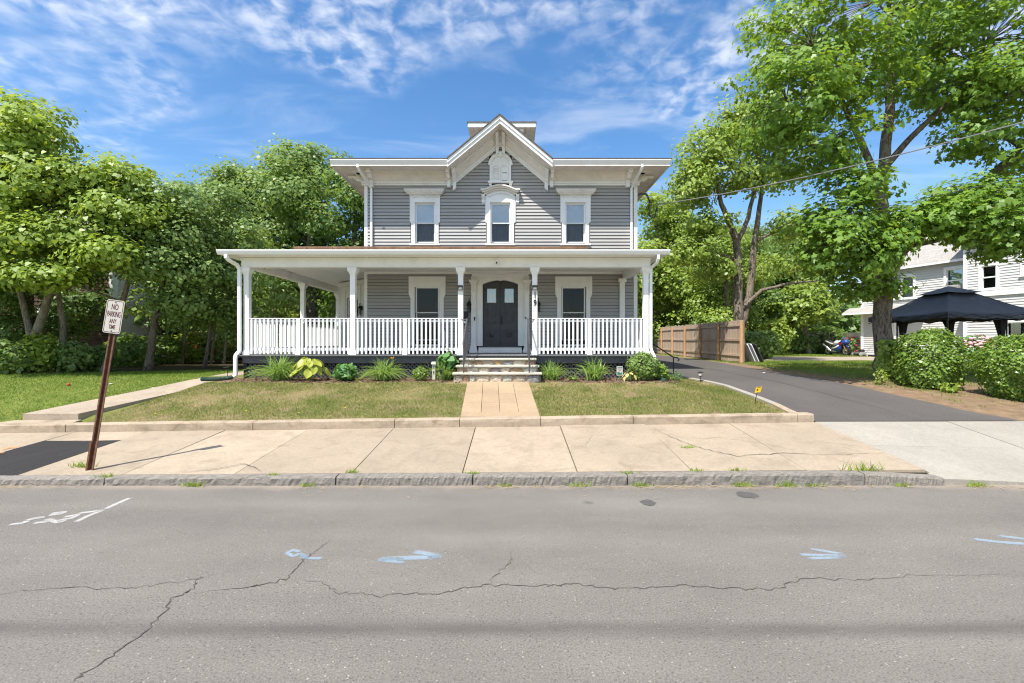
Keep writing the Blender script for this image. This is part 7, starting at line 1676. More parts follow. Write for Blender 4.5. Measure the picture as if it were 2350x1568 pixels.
mb = MB(); FN.box(mb, 0.95, 1.9, 0.95, 2.98, -0.10, -0.05); FN.box(mb, 0.83, 0.949, 0.9, 3.09, 0.0, 0.05); FN.box(mb, 1.901, 2.02, 0.9, 3.09, 0.0, 0.05); FN.box(mb, 0.949, 1.901, 2.981, 3.09, 0.0, 0.05); dN = mb.build('door', WHITE2, nh)
mb = MB()
for k in range(4):
    a0, a1 = 180 * k / 4 + 6, 180 * (k + 1) / 4 - 6; o = arc(1.425, 2.55, 0.24, a0, a1, 4); i_ = arc(1.425, 2.55, 0.06, a0, a1, 4); FN.prism(mb, o + i_[::-1], -0.0495, -0.04)
mb.build('fanlight', GLASSD, dN)
# the nearer taller block at right
A3 = FN.P(5.6, 0, 0.7); B3 = FN.P(13.5, 0, 0.7); FT = Fr(A3[:2], (B3[0] - A3[0], B3[1] - A3[1])); LT = 7.9
hT = [(0.7, 1.25, 4.4, 5.5), (2.2, 2.95, 4.9, 6.0), (1.6, 2.9, 1.5, 2.75), (4.6, 5.4, 4.9, 6.0), (4.2, 5.4, 1.5, 2.75)]
mb = MB(); FT.holes(mb, 0, LT, 0.5, 6.9, hT, -0.3, -0.002); FT.box(mb, 0, 0.2, 0.5, 6.9, -0.75, -0.301); mb.build('wall', DARKROOM, nh)
mb = MB(); FT.lap(mb, 0.13, LT, 0.95, 6.85, 0.125, [(h[0] - 0.05, h[1] + 0.05, h[2] - 0.05, h[3] + 0.05) for h in hT], 0.03); o_ = mb.build('siding', SIDW, nh); o_['kind'] = 'stuff'
mb = MB(); FT.box(mb, -0.02, 0.13, 0.8, 6.86, -0.3, 0.05); FT.box(mb, 0.13, LT, 4.05, 4.30, 0.031, 0.09); FT.box(mb, 0.0, LT, 6.861, 7.05, -0.1, 0.30); mb.build('trim', WHITE2, nh)
FS = Fr(FN.P(5.6, 0, 0.0)[:2], (A3[0] - FN.P(5.6, 0, 0)[0], A3[1] - FN.P(5.6, 0, 0)[1]))
for h in hT: simple_window(nh, FT, *h)
mb = MB(); P = FT.P
mb.hexa([P(-0.4, 7.05, 0.45), P(LT, 7.05, 0.45), P(LT, 9.2, -3.5), P(-0.4, 9.2, -3.5), P(-0.4, 7.13, 0.45), P(LT, 7.13, 0.45), P(LT, 9.28, -3.5), P(-0.4, 9.28, -3.5)]); mb.build('roof', ROOFG, nh)

# ---------------------------------------------------------------- old brown house behind the left trees
BRICK = M('old_brown_shingle', (0.085, 0.055, 0.036), 0.9, 0.35, 3.5, 0.5, 12, stretch=(1, 1, 3))
oh = thing('old_house', 'dark brown house with white framed window hidden behind the left trees', 'house', (-19, 20, 0.9))
FO = Fr((-26.0, 18.6), (1.0, 0.12)); hO = [(6.05, 6.95, 1.75, 3.15), (2.6, 3.5, 1.75, 3.15), (6.05, 6.95, 4.3, 5.5)]
mb = MB(); FO.holes(mb, 0, 8.8, 0.5, 5.9, hO, -0.25, -0.002); mb.build('wall', DARKROOM, oh)
mb = MB(); FO.lap(mb, 0, 8.8, 0.7, 5.9, 0.16, [(h[0] - 0.04, h[1] + 0.04, h[2] - 0.04, h[3] + 0.04) for h in hO], 0.025); o_ = mb.build('siding', BRICK, oh); o_['kind'] = 'stuff'
for h in hO: simple_window(oh, FO, *h)
mb = MB(); FO.box(mb, 8.68, 8.83, 0.6, 5.9, -0.3, 0.04); mb.build('corner_board', WHITE2, oh)
FO2 = Fr(FO.P(8.8, 0, 0)[:2], (-0.12, 1.0)); mb = MB(); FO2.lap(mb, 0, 7, 0.7, 5.9, 0.14, (), 0.025); FO2.box(mb, 0, 7, 0.5, 5.9, -0.2, -0.002); mb.build('side_wall', SIDW, oh)
mb = MB(); P = FO.P; mb.prism([P(-0.4, 5.9, 0.4), P(-0.4, 5.9, -7.4), P(-0.4, 8.6, -3.5)], [P(9.2, 5.9, 0.4), P(9.2, 5.9, -7.4), P(9.2, 8.6, -3.5)]); mb.build('roof', ROOFG, oh)

# red car behind the bushes
RED = M('red_car_paint', (0.33, 0.035, 0.025), 0.25, 0.1, 3, spec=0.6)
car = thing('red_car', 'red car parked in the shade behind the left bushes', 'car', (-15.4, 22.6, 0.9), rotz=math.radians(8))
def car_ring(x, hw, z0, z1, tum): return [(x, -hw, z0), (x, -hw, z0 + (z1 - z0) * 0.45), (x, -hw * 0.97, z0 + (z1 - z0) * 0.8), (x, -hw * tum, z1), (x, hw * tum, z1), (x, hw * 0.97, z0 + (z1 - z0) * 0.8), (x, hw, z0 + (z1 - z0) * 0.45), (x, hw, z0)]
MB().loft([car_ring(*q) for q in ((-2.1, 0.70, 0.35, 0.70, 0.9), (-1.95, 0.82, 0.26, 0.86, 0.92), (-1.1, 0.86, 0.22, 0.93, 0.93), (0.6, 0.86, 0.22, 0.95, 0.93), (1.7, 0.85, 0.24, 0.93, 0.92), (2.1, 0.80, 0.30, 0.86, 0.9), (2.22, 0.66, 0.38, 0.75, 0.9))]).build('body', RED, car, smooth=True)
MB().loft([[(x, -w, z0), (x, -w * k, z1), (x, w * k, z1), (x, w, z0)] for x, w, z0, z1, k in ((-0.95, 0.78, 0.93, 0.95, 0.98), (-0.25, 0.78, 0.94, 1.38, 0.80), (0.95, 0.78, 0.94, 1.41, 0.80), (1.75, 0.76, 0.93, 0.98, 0.98))]).build('windows', M('car_glass', (0.02, 0.022, 0.025), 0.1, 0.1, 3, spec=0.7), car)
MB().loft([[(x, -0.62, z), (x, 0.62, z), (x, 0.62, z + 0.03), (x, -0.62, z + 0.03)] for x, z in ((-0.2, 1.385), (0.4, 1.425), (0.95, 1.415))]).build('car_roof', RED, car)
for x in (-1.35, 1.40):
    for y in (-0.78, 0.78):
        mb = MB(); mb.loft([[(x + r_ * math.cos(a), y + w, 0.31 + r_ * math.sin(a)) for a in [2 * math.pi * i / 18 for i in range(18)]] for r_, w in ((0.24, -0.10), (0.31, -0.08), (0.31, 0.08), (0.24, 0.10))]); w_ = mb.build('wheel', RUBBER, car)
        mb = MB(); mb.loft([[(x + r_ * math.cos(a), y + w, 0.31 + r_ * math.sin(a)) for a in [2 * math.pi * i / 14 for i in range(14)]] for r_, w in ((0.19, -0.105), (0.20, 0.105))]); mb.build('rim', SILVER, w_)
for y in (-0.6, 0.6): MB().box(-2.16, -2.05, y - 0.14, y + 0.14, 0.56, 0.68).build('headlight', SILVER, car)

# ---------------------------------------------------------------- motorcycle and things beside it
BLUE = M('blue_fairing', (0.020, 0.060, 0.26), 0.25, 0.1, 6, spec=0.6); MWHITE = M('white_fairing', (0.68, 0.69, 0.70), 0.3, 0.05, 6, spec=0.5); TARP = M('dark_teal_plastic', (0.02, 0.085, 0.12), 0.5, 0.2, 6)
mc = thing('motorcycle', 'blue and white sport motorcycle parked at the edge of the gravel drive', 'motorcycle', (X(1922, 29.3), 29.3, Gs(21, 29.3) + 0.005), rotz=math.radians(-84))
def wheel(x, r_, par):
    mb = MB(); mb.loft([[(x + rr2 * math.cos(a), w, r_ + rr2 * math.sin(a)) for a in [2 * math.pi * i / 24 for i in range(24)]] for rr2, w in ((r_ * 0.70, -0.05), (r_ * 0.92, -0.075), (r_, -0.03), (r_, 0.03), (r_ * 0.92, 0.075), (r_ * 0.70, 0.05), (r_ * 0.70, -0.05))], cap=False); w_ = mb.build('wheel', RUBBER, par, smooth=True)
    mb = MB(); mb.loft([[(x + rr2 * math.cos(a), w, r_ + rr2 * math.sin(a)) for a in [2 * math.pi * i / 24 for i in range(24)]] for rr2, w in ((r_ * 0.60, -0.03), (r_ * 0.71, -0.052), (r_ * 0.71, 0.052), (r_ * 0.60, 0.03), (r_ * 0.60, -0.03))], cap=False)
    for k in range(3):
        a = 2 * math.pi * k / 3 + 0.4; mb.tube([(x, 0, r_), (x + r_ * 0.62 * math.cos(a), 0, r_ + r_ * 0.62 * math.sin(a))], 0.026, 6)
    mb.build('rim', SILVER, w_)
    mb = MB(); mb.loft([[(x + rr2 * math.cos(a), -0.062, r_ + rr2 * math.sin(a)) for a in [2 * math.pi * i / 20 for i in range(20)]] for rr2 in (0.10, 0.155)], cap=False); mb.build('brake_disc', SILVER, w_)
wheel(0.70, 0.30, mc); wheel(-0.70, 0.31, mc)
def shell(rings, name, mat): MB().loft([[(x, y, z) for x, y, z in ring] for ring in rings]).build(name, mat, mc, smooth=True)
def sec(x, w, z0, z1): return [(x, -w * 0.5, z0), (x, -w, z0 + 0.3 * (z1 - z0)), (x, -w, z0 + 0.75 * (z1 - z0)), (x, -w * 0.5, z1), (x, w * 0.5, z1), (x, w, z0 + 0.75 * (z1 - z0)), (x, w, z0 + 0.3 * (z1 - z0)), (x, w * 0.5, z0)]
shell([sec(-0.30, 0.10, 0.26, 0.48), sec(-0.05, 0.19, 0.20, 0.60), sec(0.22, 0.21, 0.22, 0.80), sec(0.42, 0.20, 0.40, 0.92)], 'lower_fairing', BLUE)
shell([sec(0.30, 0.205, 0.62, 0.92), sec(0.55, 0.22, 0.66, 1.02), sec(0.74, 0.17, 0.74, 1.00), sec(0.86, 0.07, 0.80, 0.92)], 'nose_fairing', BLUE)
shell([sec(-0.26, 0.12, 0.64, 0.82), sec(-0.05, 0.165, 0.66, 0.96), sec(0.18, 0.16, 0.70, 0.98), sec(0.34, 0.12, 0.74, 0.93)], 'tank', MWHITE)
shell([sec(-0.95, 0.05, 0.90, 0.97), sec(-0.75, 0.11, 0.82, 0.97), sec(-0.45, 0.13, 0.72, 0.86), sec(-0.20, 0.11, 0.66, 0.80)], 'tail', MWHITE)
shell([sec(-0.86, 0.09, 0.965, 1.0), sec(-0.62, 0.12, 0.93, 0.99), sec(-0.45, 0.13, 0.84, 0.90), sec(-0.20, 0.10, 0.79, 0.84)], 'seat', RUBBER)
shell([sec(-0.28, 0.215, 0.36, 0.50), sec(0.05, 0.222, 0.42, 0.60), sec(0.34, 0.226, 0.56, 0.74)], 'side_stripe', MWHITE)
MB().add([(0.56, -0.15, 1.02), (0.80, -0.10, 0.96), (0.80, 0.10, 0.96), (0.56, 0.15, 1.02), (0.44, -0.11, 1.17), (0.44, 0.11, 1.17)], [(0, 1, 2, 3), (0, 4, 1), (3, 2, 5), (4, 5, 2, 1)]).build('windscreen', M('tinted_screen', (0.05, 0.06, 0.08), 0.15, 0.1, 4, spec=0.6), mc)
mb = MB(); mb.tube([(0.70, -0.09, 0.30), (0.50, -0.10, 0.92)], 0.028, 8); mb.tube([(0.70, 0.09, 0.30), (0.50, 0.10, 0.92)], 0.028, 8); mb.build('fork', M('gold_fork', (0.5, 0.34, 0.08), 0.35, 0.1, 6, metallic=0.7), mc)
MB().tube([(0.10, -0.16, 0.24), (-0.35, -0.17, 0.30), (-0.62, -0.19, 0.52), (-0.98, -0.20, 0.72)], [0.035, 0.04, 0.062, 0.062], 10).build('exhaust', SILVER, mc)
MB().tube([(0.44, -0.34, 0.96), (0.48, -0.12, 0.99), (0.48, 0.12, 0.99), (0.44, 0.34, 0.96)], 0.016, 6).build('handlebar', BLACK, mc)
for s in (-1, 1):
    mb = MB(); mb.tube([(0.66, s * 0.14, 1.0), (0.60, s * 0.30, 1.10)], 0.010, 5); mb.lathe([(0, -0.03), (0.05, -0.02), (0.055, 0.01), (0, 0.03)], (0.60, s * 0.33, 1.11), 8); mb.build('mirror', BLACK, mc)
shell([sec(-0.52, 0.10, 0.18, 0.42), sec(-0.10, 0.185, 0.14, 0.40)], 'belly_pan', TARP)
shell([sec(0.50, 0.065, 0.57, 0.63), sec(0.72, 0.075, 0.60, 0.65), sec(0.95, 0.06, 0.50, 0.56)], 'front_mudguard', BLUE)
MB().box(0.38, 0.56, -0.232, -0.222, 0.72, 0.84).build('red_decal', M('red_decal', (0.55, 0.03, 0.02), 0.4, 0.1, 6), mc)
rb = bush('rose_bush', 'rose bush covered with pink red blooms right of the motorcycle', 'bush', (X(1966, 28.9), 29.2), (0.95, 0.6, 0.60), 1200, 0.12, LEAF_MID, OVAL * np.array([1.3, 1, 1]), 2.0, 101, stems=12)
ROSE = M('rose_petals', (0.62, 0.03, 0.12), 0.6, 0.25, 3); rm = MB().lathe([(0, -0.05), (0.05, -0.03), (0.075, 0.01), (0.05, 0.045), (0, 0.05)], n=8).mesh('bloom', True)
r = np.random.default_rng(3)
for k in range(46):
    d = r.normal(size=3); d[1] = -abs(d[1]); d /= np.linalg.norm(d); z0 = Gs(21, 29)
    p = (X(1966, 28.9) + d[0] * 0.92, 29.2 + d[1] * 0.6, z0 + 0.62 + d[2] * 0.55); put('bloom', rm, ROSE, rb, p, scale=float(r.uniform(0.7, 1.2)))
lm = thing('lawn_mower', 'small push lawn mower in front of the rose bush', 'lawn mower', (X(1978, 28.2), 28.2, Gs(21, 28.2)), rotz=math.radians(6))
MB().loft([[(x, -0.24, z0), (x, 0.24, z0), (x, 0.20, z1), (x, -0.20, z1)] for x, z0, z1 in ((-0.38, 0.12, 0.18), (-0.28, 0.10, 0.26), (0.26, 0.10, 0.26), (0.36, 0.12, 0.18))]).build('deck', SILVER, lm)
MB().lathe([(0.0, 0.24), (0.14, 0.25), (0.15, 0.36), (0.10, 0.42), (0, 0.43)], n=12).build('engine', BLACK, lm)
for x in (-0.34, 0.34):
    for y in (-0.28, 0.28): MB().loft([[(x + q * math.cos(a), y + w, 0.11 + q * math.sin(a)) for a in [2 * math.pi * i / 14 for i in range(14)]] for q, w in ((0.08, -0.03), (0.11, -0.02), (0.11, 0.02), (0.08, 0.03))]).build('wheel', M('mower_wheel', (0.35, 0.34, 0.32), 0.6, 0.1, 9), lm)
MB().tube([(-0.34, -0.20, 0.2), (-0.85, -0.20, 0.80), (-0.85, 0.20, 0.80), (-0.34, 0.20, 0.2)], 0.012, 6).build('handle', BLACK, lm)
REDP = M('red_plastic', (0.50, 0.035, 0.02), 0.45, 0.12, 5)
bxr = thing('red_crate', 'open red plastic crate between the rose bush and the maple trunk', 'crate', (X(2002, 28.3), 28.3, Gs(21, 28.3)), rotz=math.radians(20))
for a in ((-0.30, -0.27, -0.28, 0.28), (0.27, 0.30, -0.28, 0.28), (-0.268, 0.268, -0.28, -0.25), (-0.268, 0.268, 0.25, 0.28)): MB().box(a[0], a[1], a[2], a[3], 0.0, 0.55).build('side', REDP, bxr)
MB().box(-0.268, 0.268, -0.249, 0.249, 0.01, 0.04).build('bottom', REDP, bxr)
for z_ in (0.16, 0.32, 0.50): MB().box(-0.31, 0.31, -0.295, -0.281, z_, z_ + 0.035).build('rib', REDP, bxr)
can = thing('fuel_can', 'red fuel can by the white house door', 'can', (X(2082, 26.6), 26.6, Gs(23, 26.6)))
cx_, cy_ = X(2082, 26.6), 26.6; cz0 = Gs(23, 26.6); MB().lathe([(0.0, 0), (0.24, 0.0), (0.26, 0.04), (0.26, 0.34), (0.22, 0.42), (0.06, 0.46), (0.06, 0.52), (0, 0.52)], (cx_, cy_, cz0), 14).build('tank', REDP, can, smooth=False)
MB().tube([(cx_ + 0.05, cy_, cz0 + 0.48), (cx_ + 0.2, cy_, cz0 + 0.6), (cx_ + 0.3, cy_, cz0 + 0.58)], 0.02, 6).build('spout', BLACK, can)
MB().tube([(cx_ - 0.16, cy_, cz0 + 0.42), (cx_ - 0.12, cy_, cz0 + 0.52), (cx_ + 0.0, cy_, cz0 + 0.53)], 0.015, 6).build('handle', REDP, can)
pk = bush('pink_shrub', 'shrub with pale pink blossom behind the gazebo leg', 'bush', (X(2242, 19.5), 19.5), (0.62, 0.5, 0.62), 900, 0.12, LEAF_DEEP, OVAL * np.array([1.4, 1, 1]), 2.0, 103, stems=8)
PINK = M('pink_petals', (0.66, 0.42, 0.42), 0.6, 0.15, 6)
pkm = MB().lathe([(0, -0.05), (0.07, -0.02), (0.085, 0.02), (0.05, 0.05), (0, 0.06)], n=8).mesh('bloom', True)
for k in range(60):
    d = r.normal(size=3); d[1] = -abs(d[1]); d[2] = abs(d[2]) * 0.9; d /= np.linalg.norm(d); put('bloom', pkm, PINK, pk, (X(2242, 19.5) + d[0] * 0.60, 19.5 + d[1] * 0.5, Gs(20, 19.5) + 0.68 + d[2] * 0.58), scale=float(r.uniform(0.7, 1.2)))
bf = thing('back_fence', 'old grey board fence in the shade behind the motorcycle', 'fence', (23, 33.5, 0.95))
bpm = MB().box(-0.07, 0.07, -0.01, 0.01, 0, 1.55).mesh('picket')
OLDW = wood('old_grey_boards', (0.16, 0.14, 0.11), (0.10, 0.09, 0.07))
for k in range(34): put('picket', bpm, OLDW, bf, (20.8 + 0.148 * k, 33.4, 0.97))
for z_ in (1.2, 2.2): MB().box(20.7, 25.8, 33.42, 33.46, z_, z_ + 0.08).build('rail', OLDW, bf)

# ---------------------------------------------------------------- small fittings on the porch
LAMPG = M('frosted_lamp', (0.75, 0.72, 0.62), 0.4, 0.05, 6)
for k, (x, lab) in enumerate([(posts_x[2], 'small black solar lamp on the porch post left of the steps'), (posts_x[3], 'small black solar lamp on the numbered porch post')]):
    t = thing('post_lamp', lab, 'lamp', (x, 12.22, 3.32), 'solar lamps on the porch posts')
    MB().hexa([(x - 0.075, 12.15, 3.345), (x + 0.075, 12.15, 3.345), (x + 0.075, 12.23, 3.345), (x - 0.075, 12.23, 3.345), (x - 0.06, 12.17, 3.375), (x + 0.06, 12.17, 3.375), (x + 0.06, 12.23, 3.375), (x - 0.06, 12.23, 3.375)]).build('cap', BLACK, t)
    mb = MB(); mb.box(x - 0.07, x - 0.06, 12.17, 12.23, 3.26, 3.344); mb.box(x + 0.06, x + 0.07, 12.17, 12.23, 3.26, 3.344); mb.box(x - 0.07, x + 0.07, 12.17, 12.23, 3.25, 3.2595); mb.build('frame', BLACK, t)
    FP = Fr((0, 12.229), (1, 0)); mb = MB(); FP.prism(mb, [(x - 0.058, 3.262), (x + 0.058, 3.262)] + arc(x, 3.265, 0.058, 0, 180, 10), 0.0, 0.04); mb.build('shade', LAMPG, t)
NUMB = BLACK
for k, (ch, z_) in enumerate((('1', 3.11), ('9', 2.90))):
    m_ = Matrix.Translation((posts_x[3] + 0.005, 12.220, z_)) @ Matrix.Rotation(math.radians(90), 4, 'X')
    o_ = text_mesh('house_number', ch, 0.235, NUMB, None, m_, 0.75, 0.006, fat=0.004)
    tag(o_, ('upper black numeral, a one, on the white porch post right of the steps', 'lower black numeral, a nine, on the white porch post right of the steps')[k], 'number', None)
def sconce(x, z, lab, fr=FW, u=None):
    p = fr.P(x, z, 0.11); t = thing('wall_lantern', lab, 'lamp', (p[0], p[1], z)); mb = MB(); fr.box(mb, x - 0.05, x + 0.05, z - 0.02, z + 0.12, 0.024, 0.04); mb.build('back_plate', BLACK, t)
    mb = MB(); mb.tube([fr.P(x, z + 0.06, 0.04), fr.P(x, z + 0.20, 0.06), fr.P(x, z + 0.22, 0.11), fr.P(x, z + 0.12, 0.11)], 0.009, 6); mb.build('arm', BLACK, t)
    mb = MB(); mb.lathe([(0.02, 0.12), (0.03, 0.10), (0.09, 0.03), (0.09, 0.02), (0.0, 0.02)], (p[0], p[1], z), 4); mb.build('hood', BLACK, t)
    mb = MB()
    for a in range(4):
        ang_ = math.pi / 4 + a * math.pi / 2; mb.tube([(p[0] + 0.075 * math.cos(ang_), p[1] + 0.075 * math.sin(ang_), z + 0.02), (p[0] + 0.055 * math.cos(ang_), p[1] + 0.055 * math.sin(ang_), z - 0.20)], 0.007, 4)
    mb.lathe([(0, -0.215), (0.08, -0.21), (0.08, -0.20), (0, -0.195)], (p[0], p[1], z), 4); mb.build('cage', BLACK, t)
    MB().lathe([(0, -0.18), (0.035, -0.17), (0.045, 0.0), (0, 0.01)], (p[0], p[1], z), 8).build('glass', GLASSD, t)
sconce(0.83, 3.02, 'black wall lantern on the siding right of the numbered post'); sconce(-1.36, 3.02, 'black wall lantern half hidden behind the post left of the door')
sconce(1.52, 3.0, 'black wall lantern on the bay at the left of the porch', FB)
mbx = thing('mailbox', 'black wall mailbox left of the porch post by the steps', 'mailbox', (-1.50, 14.4, 2.60))
mb = MB(); FW.box(mb, -1.66, -1.40, 2.40, 2.82, 0.024, 0.14); mb.build('box', BLACK, mbx); mb = MB(); mb.prism([FW.P(-1.67, 2.82, 0.024), FW.P(-1.67, 2.80, 0.155), FW.P(-1.67, 2.72, 0.155), FW.P(-1.67, 2.72, 0.141), FW.P(-1.67, 2.821, 0.141)], [FW.P(-1.39, 2.82, 0.024), FW.P(-1.39, 2.80, 0.155), FW.P(-1.39, 2.72, 0.155), FW.P(-1.39, 2.72, 0.141), FW.P(-1.39, 2.821, 0.141)]); mb.build('lid', BLACK, mbx)
mb = MB(); FW.box(mb, -1.60, -1.46, 2.44, 2.52, 0.141, 0.146); mb.build('label_plate', SILVER, mbx)
for k, (px, w, h, y_, lab) in enumerate([(1090, 0.04, 0.12, 2.59, 'black doorbell on the left door pilaster'), (1206, 0.04, 0.05, 2.62, 'small black button on the right door pilaster')]):
    t = thing('doorbell', lab, 'doorbell', (hx(px), 14.38, y_)); mb = MB(); FW.box(mb, hx(px) - w / 2 - 0.008, hx(px) + w / 2 + 0.008, y_ - h / 2 - 0.008, y_ + h / 2 + 0.008, 0.1162, 0.122); mb.build('plate', WHITE2, t); mb = MB(); FW.box(mb, hx(px) - w / 2, hx(px) + w / 2, y_ - h / 2, y_ + h / 2, 0.1225, 0.135); mb.build('button', BLACK, t)
def cam_unit(p, lab):
    t = thing('security_camera', lab, 'camera', p); x, y, z = p
    mb = MB(); mb.lathe([(0.0, -0.055), (0.04, -0.045), (0.055, -0.01), (0.055, 0.02), (0.04, 0.05), (0, 0.055)], (0, 0, 0), 16); mb.xf(Matrix.Translation(p) @ Matrix.Rotation(math.radians(90), 4, 'X')); mb.build('housing', WHITE2, t, smooth=True)
    MB().box(x - 0.018, x + 0.018, y - 0.075, y - 0.045, z - 0.055, z - 0.005).build('lens', BLACK, t); MB().box(x - 0.03, x + 0.03, y + 0.03, y + 0.10, z - 0.02, z + 0.03).build('mount', WHITE2, t)
cam_unit((X(1140, 12.1), 12.09, 3.985), 'round white security camera on the porch beam over the door')
cam_unit((-7.0, 12.95, 3.98), 'white security camera under the left porch roof')
MB_ = thing('cable_coil', 'black service cables drooping from the right eave of the house', 'cable', (4.05, 14.6, 6.4))
mb = MB(); mb.tube([(3.99, 14.6, 6.55), (4.15, 14.6, 6.62), (4.30, 14.55, 6.58), (4.36, 14.55, 6.45)], 0.035, 8); mb.build('weatherhead', IRON, MB_)
for k, off in enumerate((0.0, 0.04, -0.03)):
    MB().tube([(4.34, 14.55, 6.50), (4.42 + off, 14.55, 6.30), (4.38 + off, 14.6, 5.95), (4.48 + off, 14.6, 5.80 + 0.05 * k), (4.62 + off, 14.6, 5.95), (4.66, 14.6, 6.22)], 0.012, 5).build('wire', BLACK, MB_)
# overhead wires from the house to beyond the right edge
WIREM = M('overhead_wire', (0.20, 0.20, 0.21), 0.5, 0.1, 3); WIRED = M('dark_wire', (0.05, 0.05, 0.05), 0.6, 0.1, 3)
def wire(a, b, sag, rad_, lab, m_):
    a, b = Vector(a), Vector(b); pts = []
    for k in range(41):
        t = k / 40; p = a.lerp(b, t); p.z -= sag * 4 * t * (1 - t); pts.append(p)
    tag(MB().tube(pts, rad_, 5).build('overhead_wire', m_), lab, 'wire')
wire((4.64, 14.55, 6.25), (14.5, 3.0, 6.9), 0.55, 0.014, 'thick service wire running from the house eave up to the right', WIREM)
wire((4.05, 15.2, 5.0), (14.6, 3.6, 6.0), 0.5, 0.006, 'thin wire running from the house side to the right through the trees', WIRED)
wire((10.5, 33, 4.2), (30, 20, 6.4), 0.4, 0.010, 'thin wire crossing in front of the far trees to the white house', WIRED)
wire((12.5, 11.0, 7.6), (14.8, 2.6, 7.7), 0.2, 0.008, 'second wire crossing the maple crown', WIREM)

# ---------------------------------------------------------------- yard fittings
GREENP = M('dark_green_plastic', (0.030, 0.060, 0.045), 0.5, 0.15, 8)
pts = [(-7.36, 11.98, 0.93), (-7.45, 11.88, 0.91), (-7.62, 11.80, 0.90), (-7.85, 11.76, 0.895), (-8.02, 11.74, 0.90)]; fine = []
for a, b in zip(pts, pts[1:]):
    for k in range(12): fine.append(Vector(a).lerp(Vector(b), k / 12))
fine.append(Vector(pts[-1])); tag(MB().tube(fine, [0.058 if k % 2 else 0.048 for k in range(len(fine))], 12).build('drain_pipe', GREENP), 'dark green corrugated drain pipe lying at the left downspout', 'pipe')
tag(MB().tube([(3.80, 12.0, 0.93), (3.84, 11.75, 0.88), (3.92, 11.55, 0.87)], [0.055, 0.058, 0.062], 12).build('drain_pipe', GREENP), 'short grey green drain pipe end below the right porch corner', 'pipe')
def stake_lamp(x, y, h, lab, style=0):
    z = Gs(x, y); t = thing('path_lamp', lab, 'lamp', (x, y, z)); MB().tube([(x, y, z - 0.1), (x, y, z + h * 0.6)], 0.009, 6).build('stake', SILVER if style == 0 else BLACK, t)
    if style == 0:
        MB().lathe([(0.0, h * 0.58), (0.028, h * 0.60), (0.042, h * 0.92), (0.0, h * 0.92)], (x, y, z), 10).build('glass', GLASSD, t); MB().lathe([(0.07, h * 0.92), (0.07, h * 0.96), (0.03, h), (0, h)], (x, y, z), 12).build('cap', BLACK, t)
    elif style == 1:
        MB().tube([(x, y, z + h * 0.6), (x - 0.02, y, z + h)], 0.012, 6).build('stem', BLACK, t); MB().hexa([(x - 0.09, y - 0.06, z + h - 0.01), (x + 0.07, y - 0.06, z + h + 0.02), (x + 0.07, y + 0.06, z + h + 0.02), (x - 0.09, y + 0.06, z + h - 0.01), (x - 0.09, y - 0.06, z + h + 0.015), (x + 0.07, y - 0.06, z + h + 0.045), (x + 0.07, y + 0.06, z + h + 0.045), (x - 0.09, y + 0.06, z + h + 0.015)]).build('solar_panel', BLACK, t)
    else:
        mb = MB(); mb.lathe([(0.0, h * 0.55), (0.05, h * 0.56), (0.06, h * 0.62), (0.0, h * 0.62)], (x, y, z), 4); mb.build('base', BLACK, t); MB().lathe([(0.0, h * 0.621), (0.045, h * 0.63), (0.06, h * 0.90), (0, h * 0.90)], (x, y, z), 4).build('glass', LAMPG, t); MB().lathe([(0.085, h * 0.90), (0.085, h * 0.94), (0.03, h), (0, h)], (x, y, z), 4).build('cap', BLACK, t)
stake_lamp(X(1012, 11.35), 11.35, 0.31, 'small stake lamp in front of the daylily left of the steps'); stake_lamp(-7.72, 12.35, 0.30, 'black solar spotlight stake beside the left path', 1); stake_lamp(5.27, 12.72, 0.30, 'small black lantern on a stake at the right lawn edge', 2)
apx = X(995, 11.75); ap_ = thing('address_post', 'short pale address post with numerals left of the steps', 'post', (apx, 11.8, 0.9)); APM = M('pale_post_paint', (0.58, 0.56, 0.47), 0.6, 0.08, 12)
MB().box(apx - 0.04, apx + 0.04, 11.76, 11.84, 0.80, 1.28).build('post', APM, ap_); MB().hexa([(apx - 0.065, 11.72, 1.281), (apx + 0.065, 11.72, 1.281), (apx + 0.065, 11.88, 1.281), (apx - 0.065, 11.88, 1.281), (apx - 0.05, 11.74, 1.345), (apx + 0.05, 11.74, 1.345), (apx + 0.05, 11.86, 1.345), (apx - 0.05, 11.86, 1.345)]).build('cap', SIGNW, ap_)
for ch, z_ in (('1', 1.19), ('9', 1.06)): text_mesh('numeral', ch, 0.11, BLACK, ap_, Matrix.Translation((apx, 11.757, z_)) @ Matrix.Rotation(math.radians(90), 4, 'X'), 0.8, 0.002, fat=0.002)
# small yard sign
ysx = X(1422, 11.62); ys_ = thing('yard_sign', 'small white and green yard sign in front of the lattice', 'sign', (ysx, 11.62, 0.87)); GRN = M('sign_green', (0.02, 0.16, 0.10), 0.5, 0.1, 9)
FY = Fr((0, 11.62), (1, 0)); mb = MB(); FY.prism(mb, [(ysx + a, 1.12 + b) for a, b in rrect(0.155, 0.235, 0.012)], 0.0, 0.004); mb.build('plate', SIGNW, ys_)
mb = MB(); FY.box(mb, ysx - 0.06, ysx + 0.06, 1.185, 1.22, 0.0042, 0.0055); mb.build('header', GRN, ys_); text_mesh('lettering', 'Please', 0.036, SIGNW, ys_, Matrix.Translation((ysx - 0.01, 11.6140, 1.202)) @ Matrix.Rotation(math.radians(90), 4, 'X'), 0.9, 0.0003)
mb = MB(); FY.prism(mb, [(ysx - 0.06, 1.02), (ysx + 0.055, 1.02), (ysx + 0.055, 1.09), (ysx + 0.02, 1.065), (ysx - 0.01, 1.09), (ysx - 0.06, 1.09)], 0.0042, 0.0055); mb.build('picture', GRN, ys_)
mb = MB()
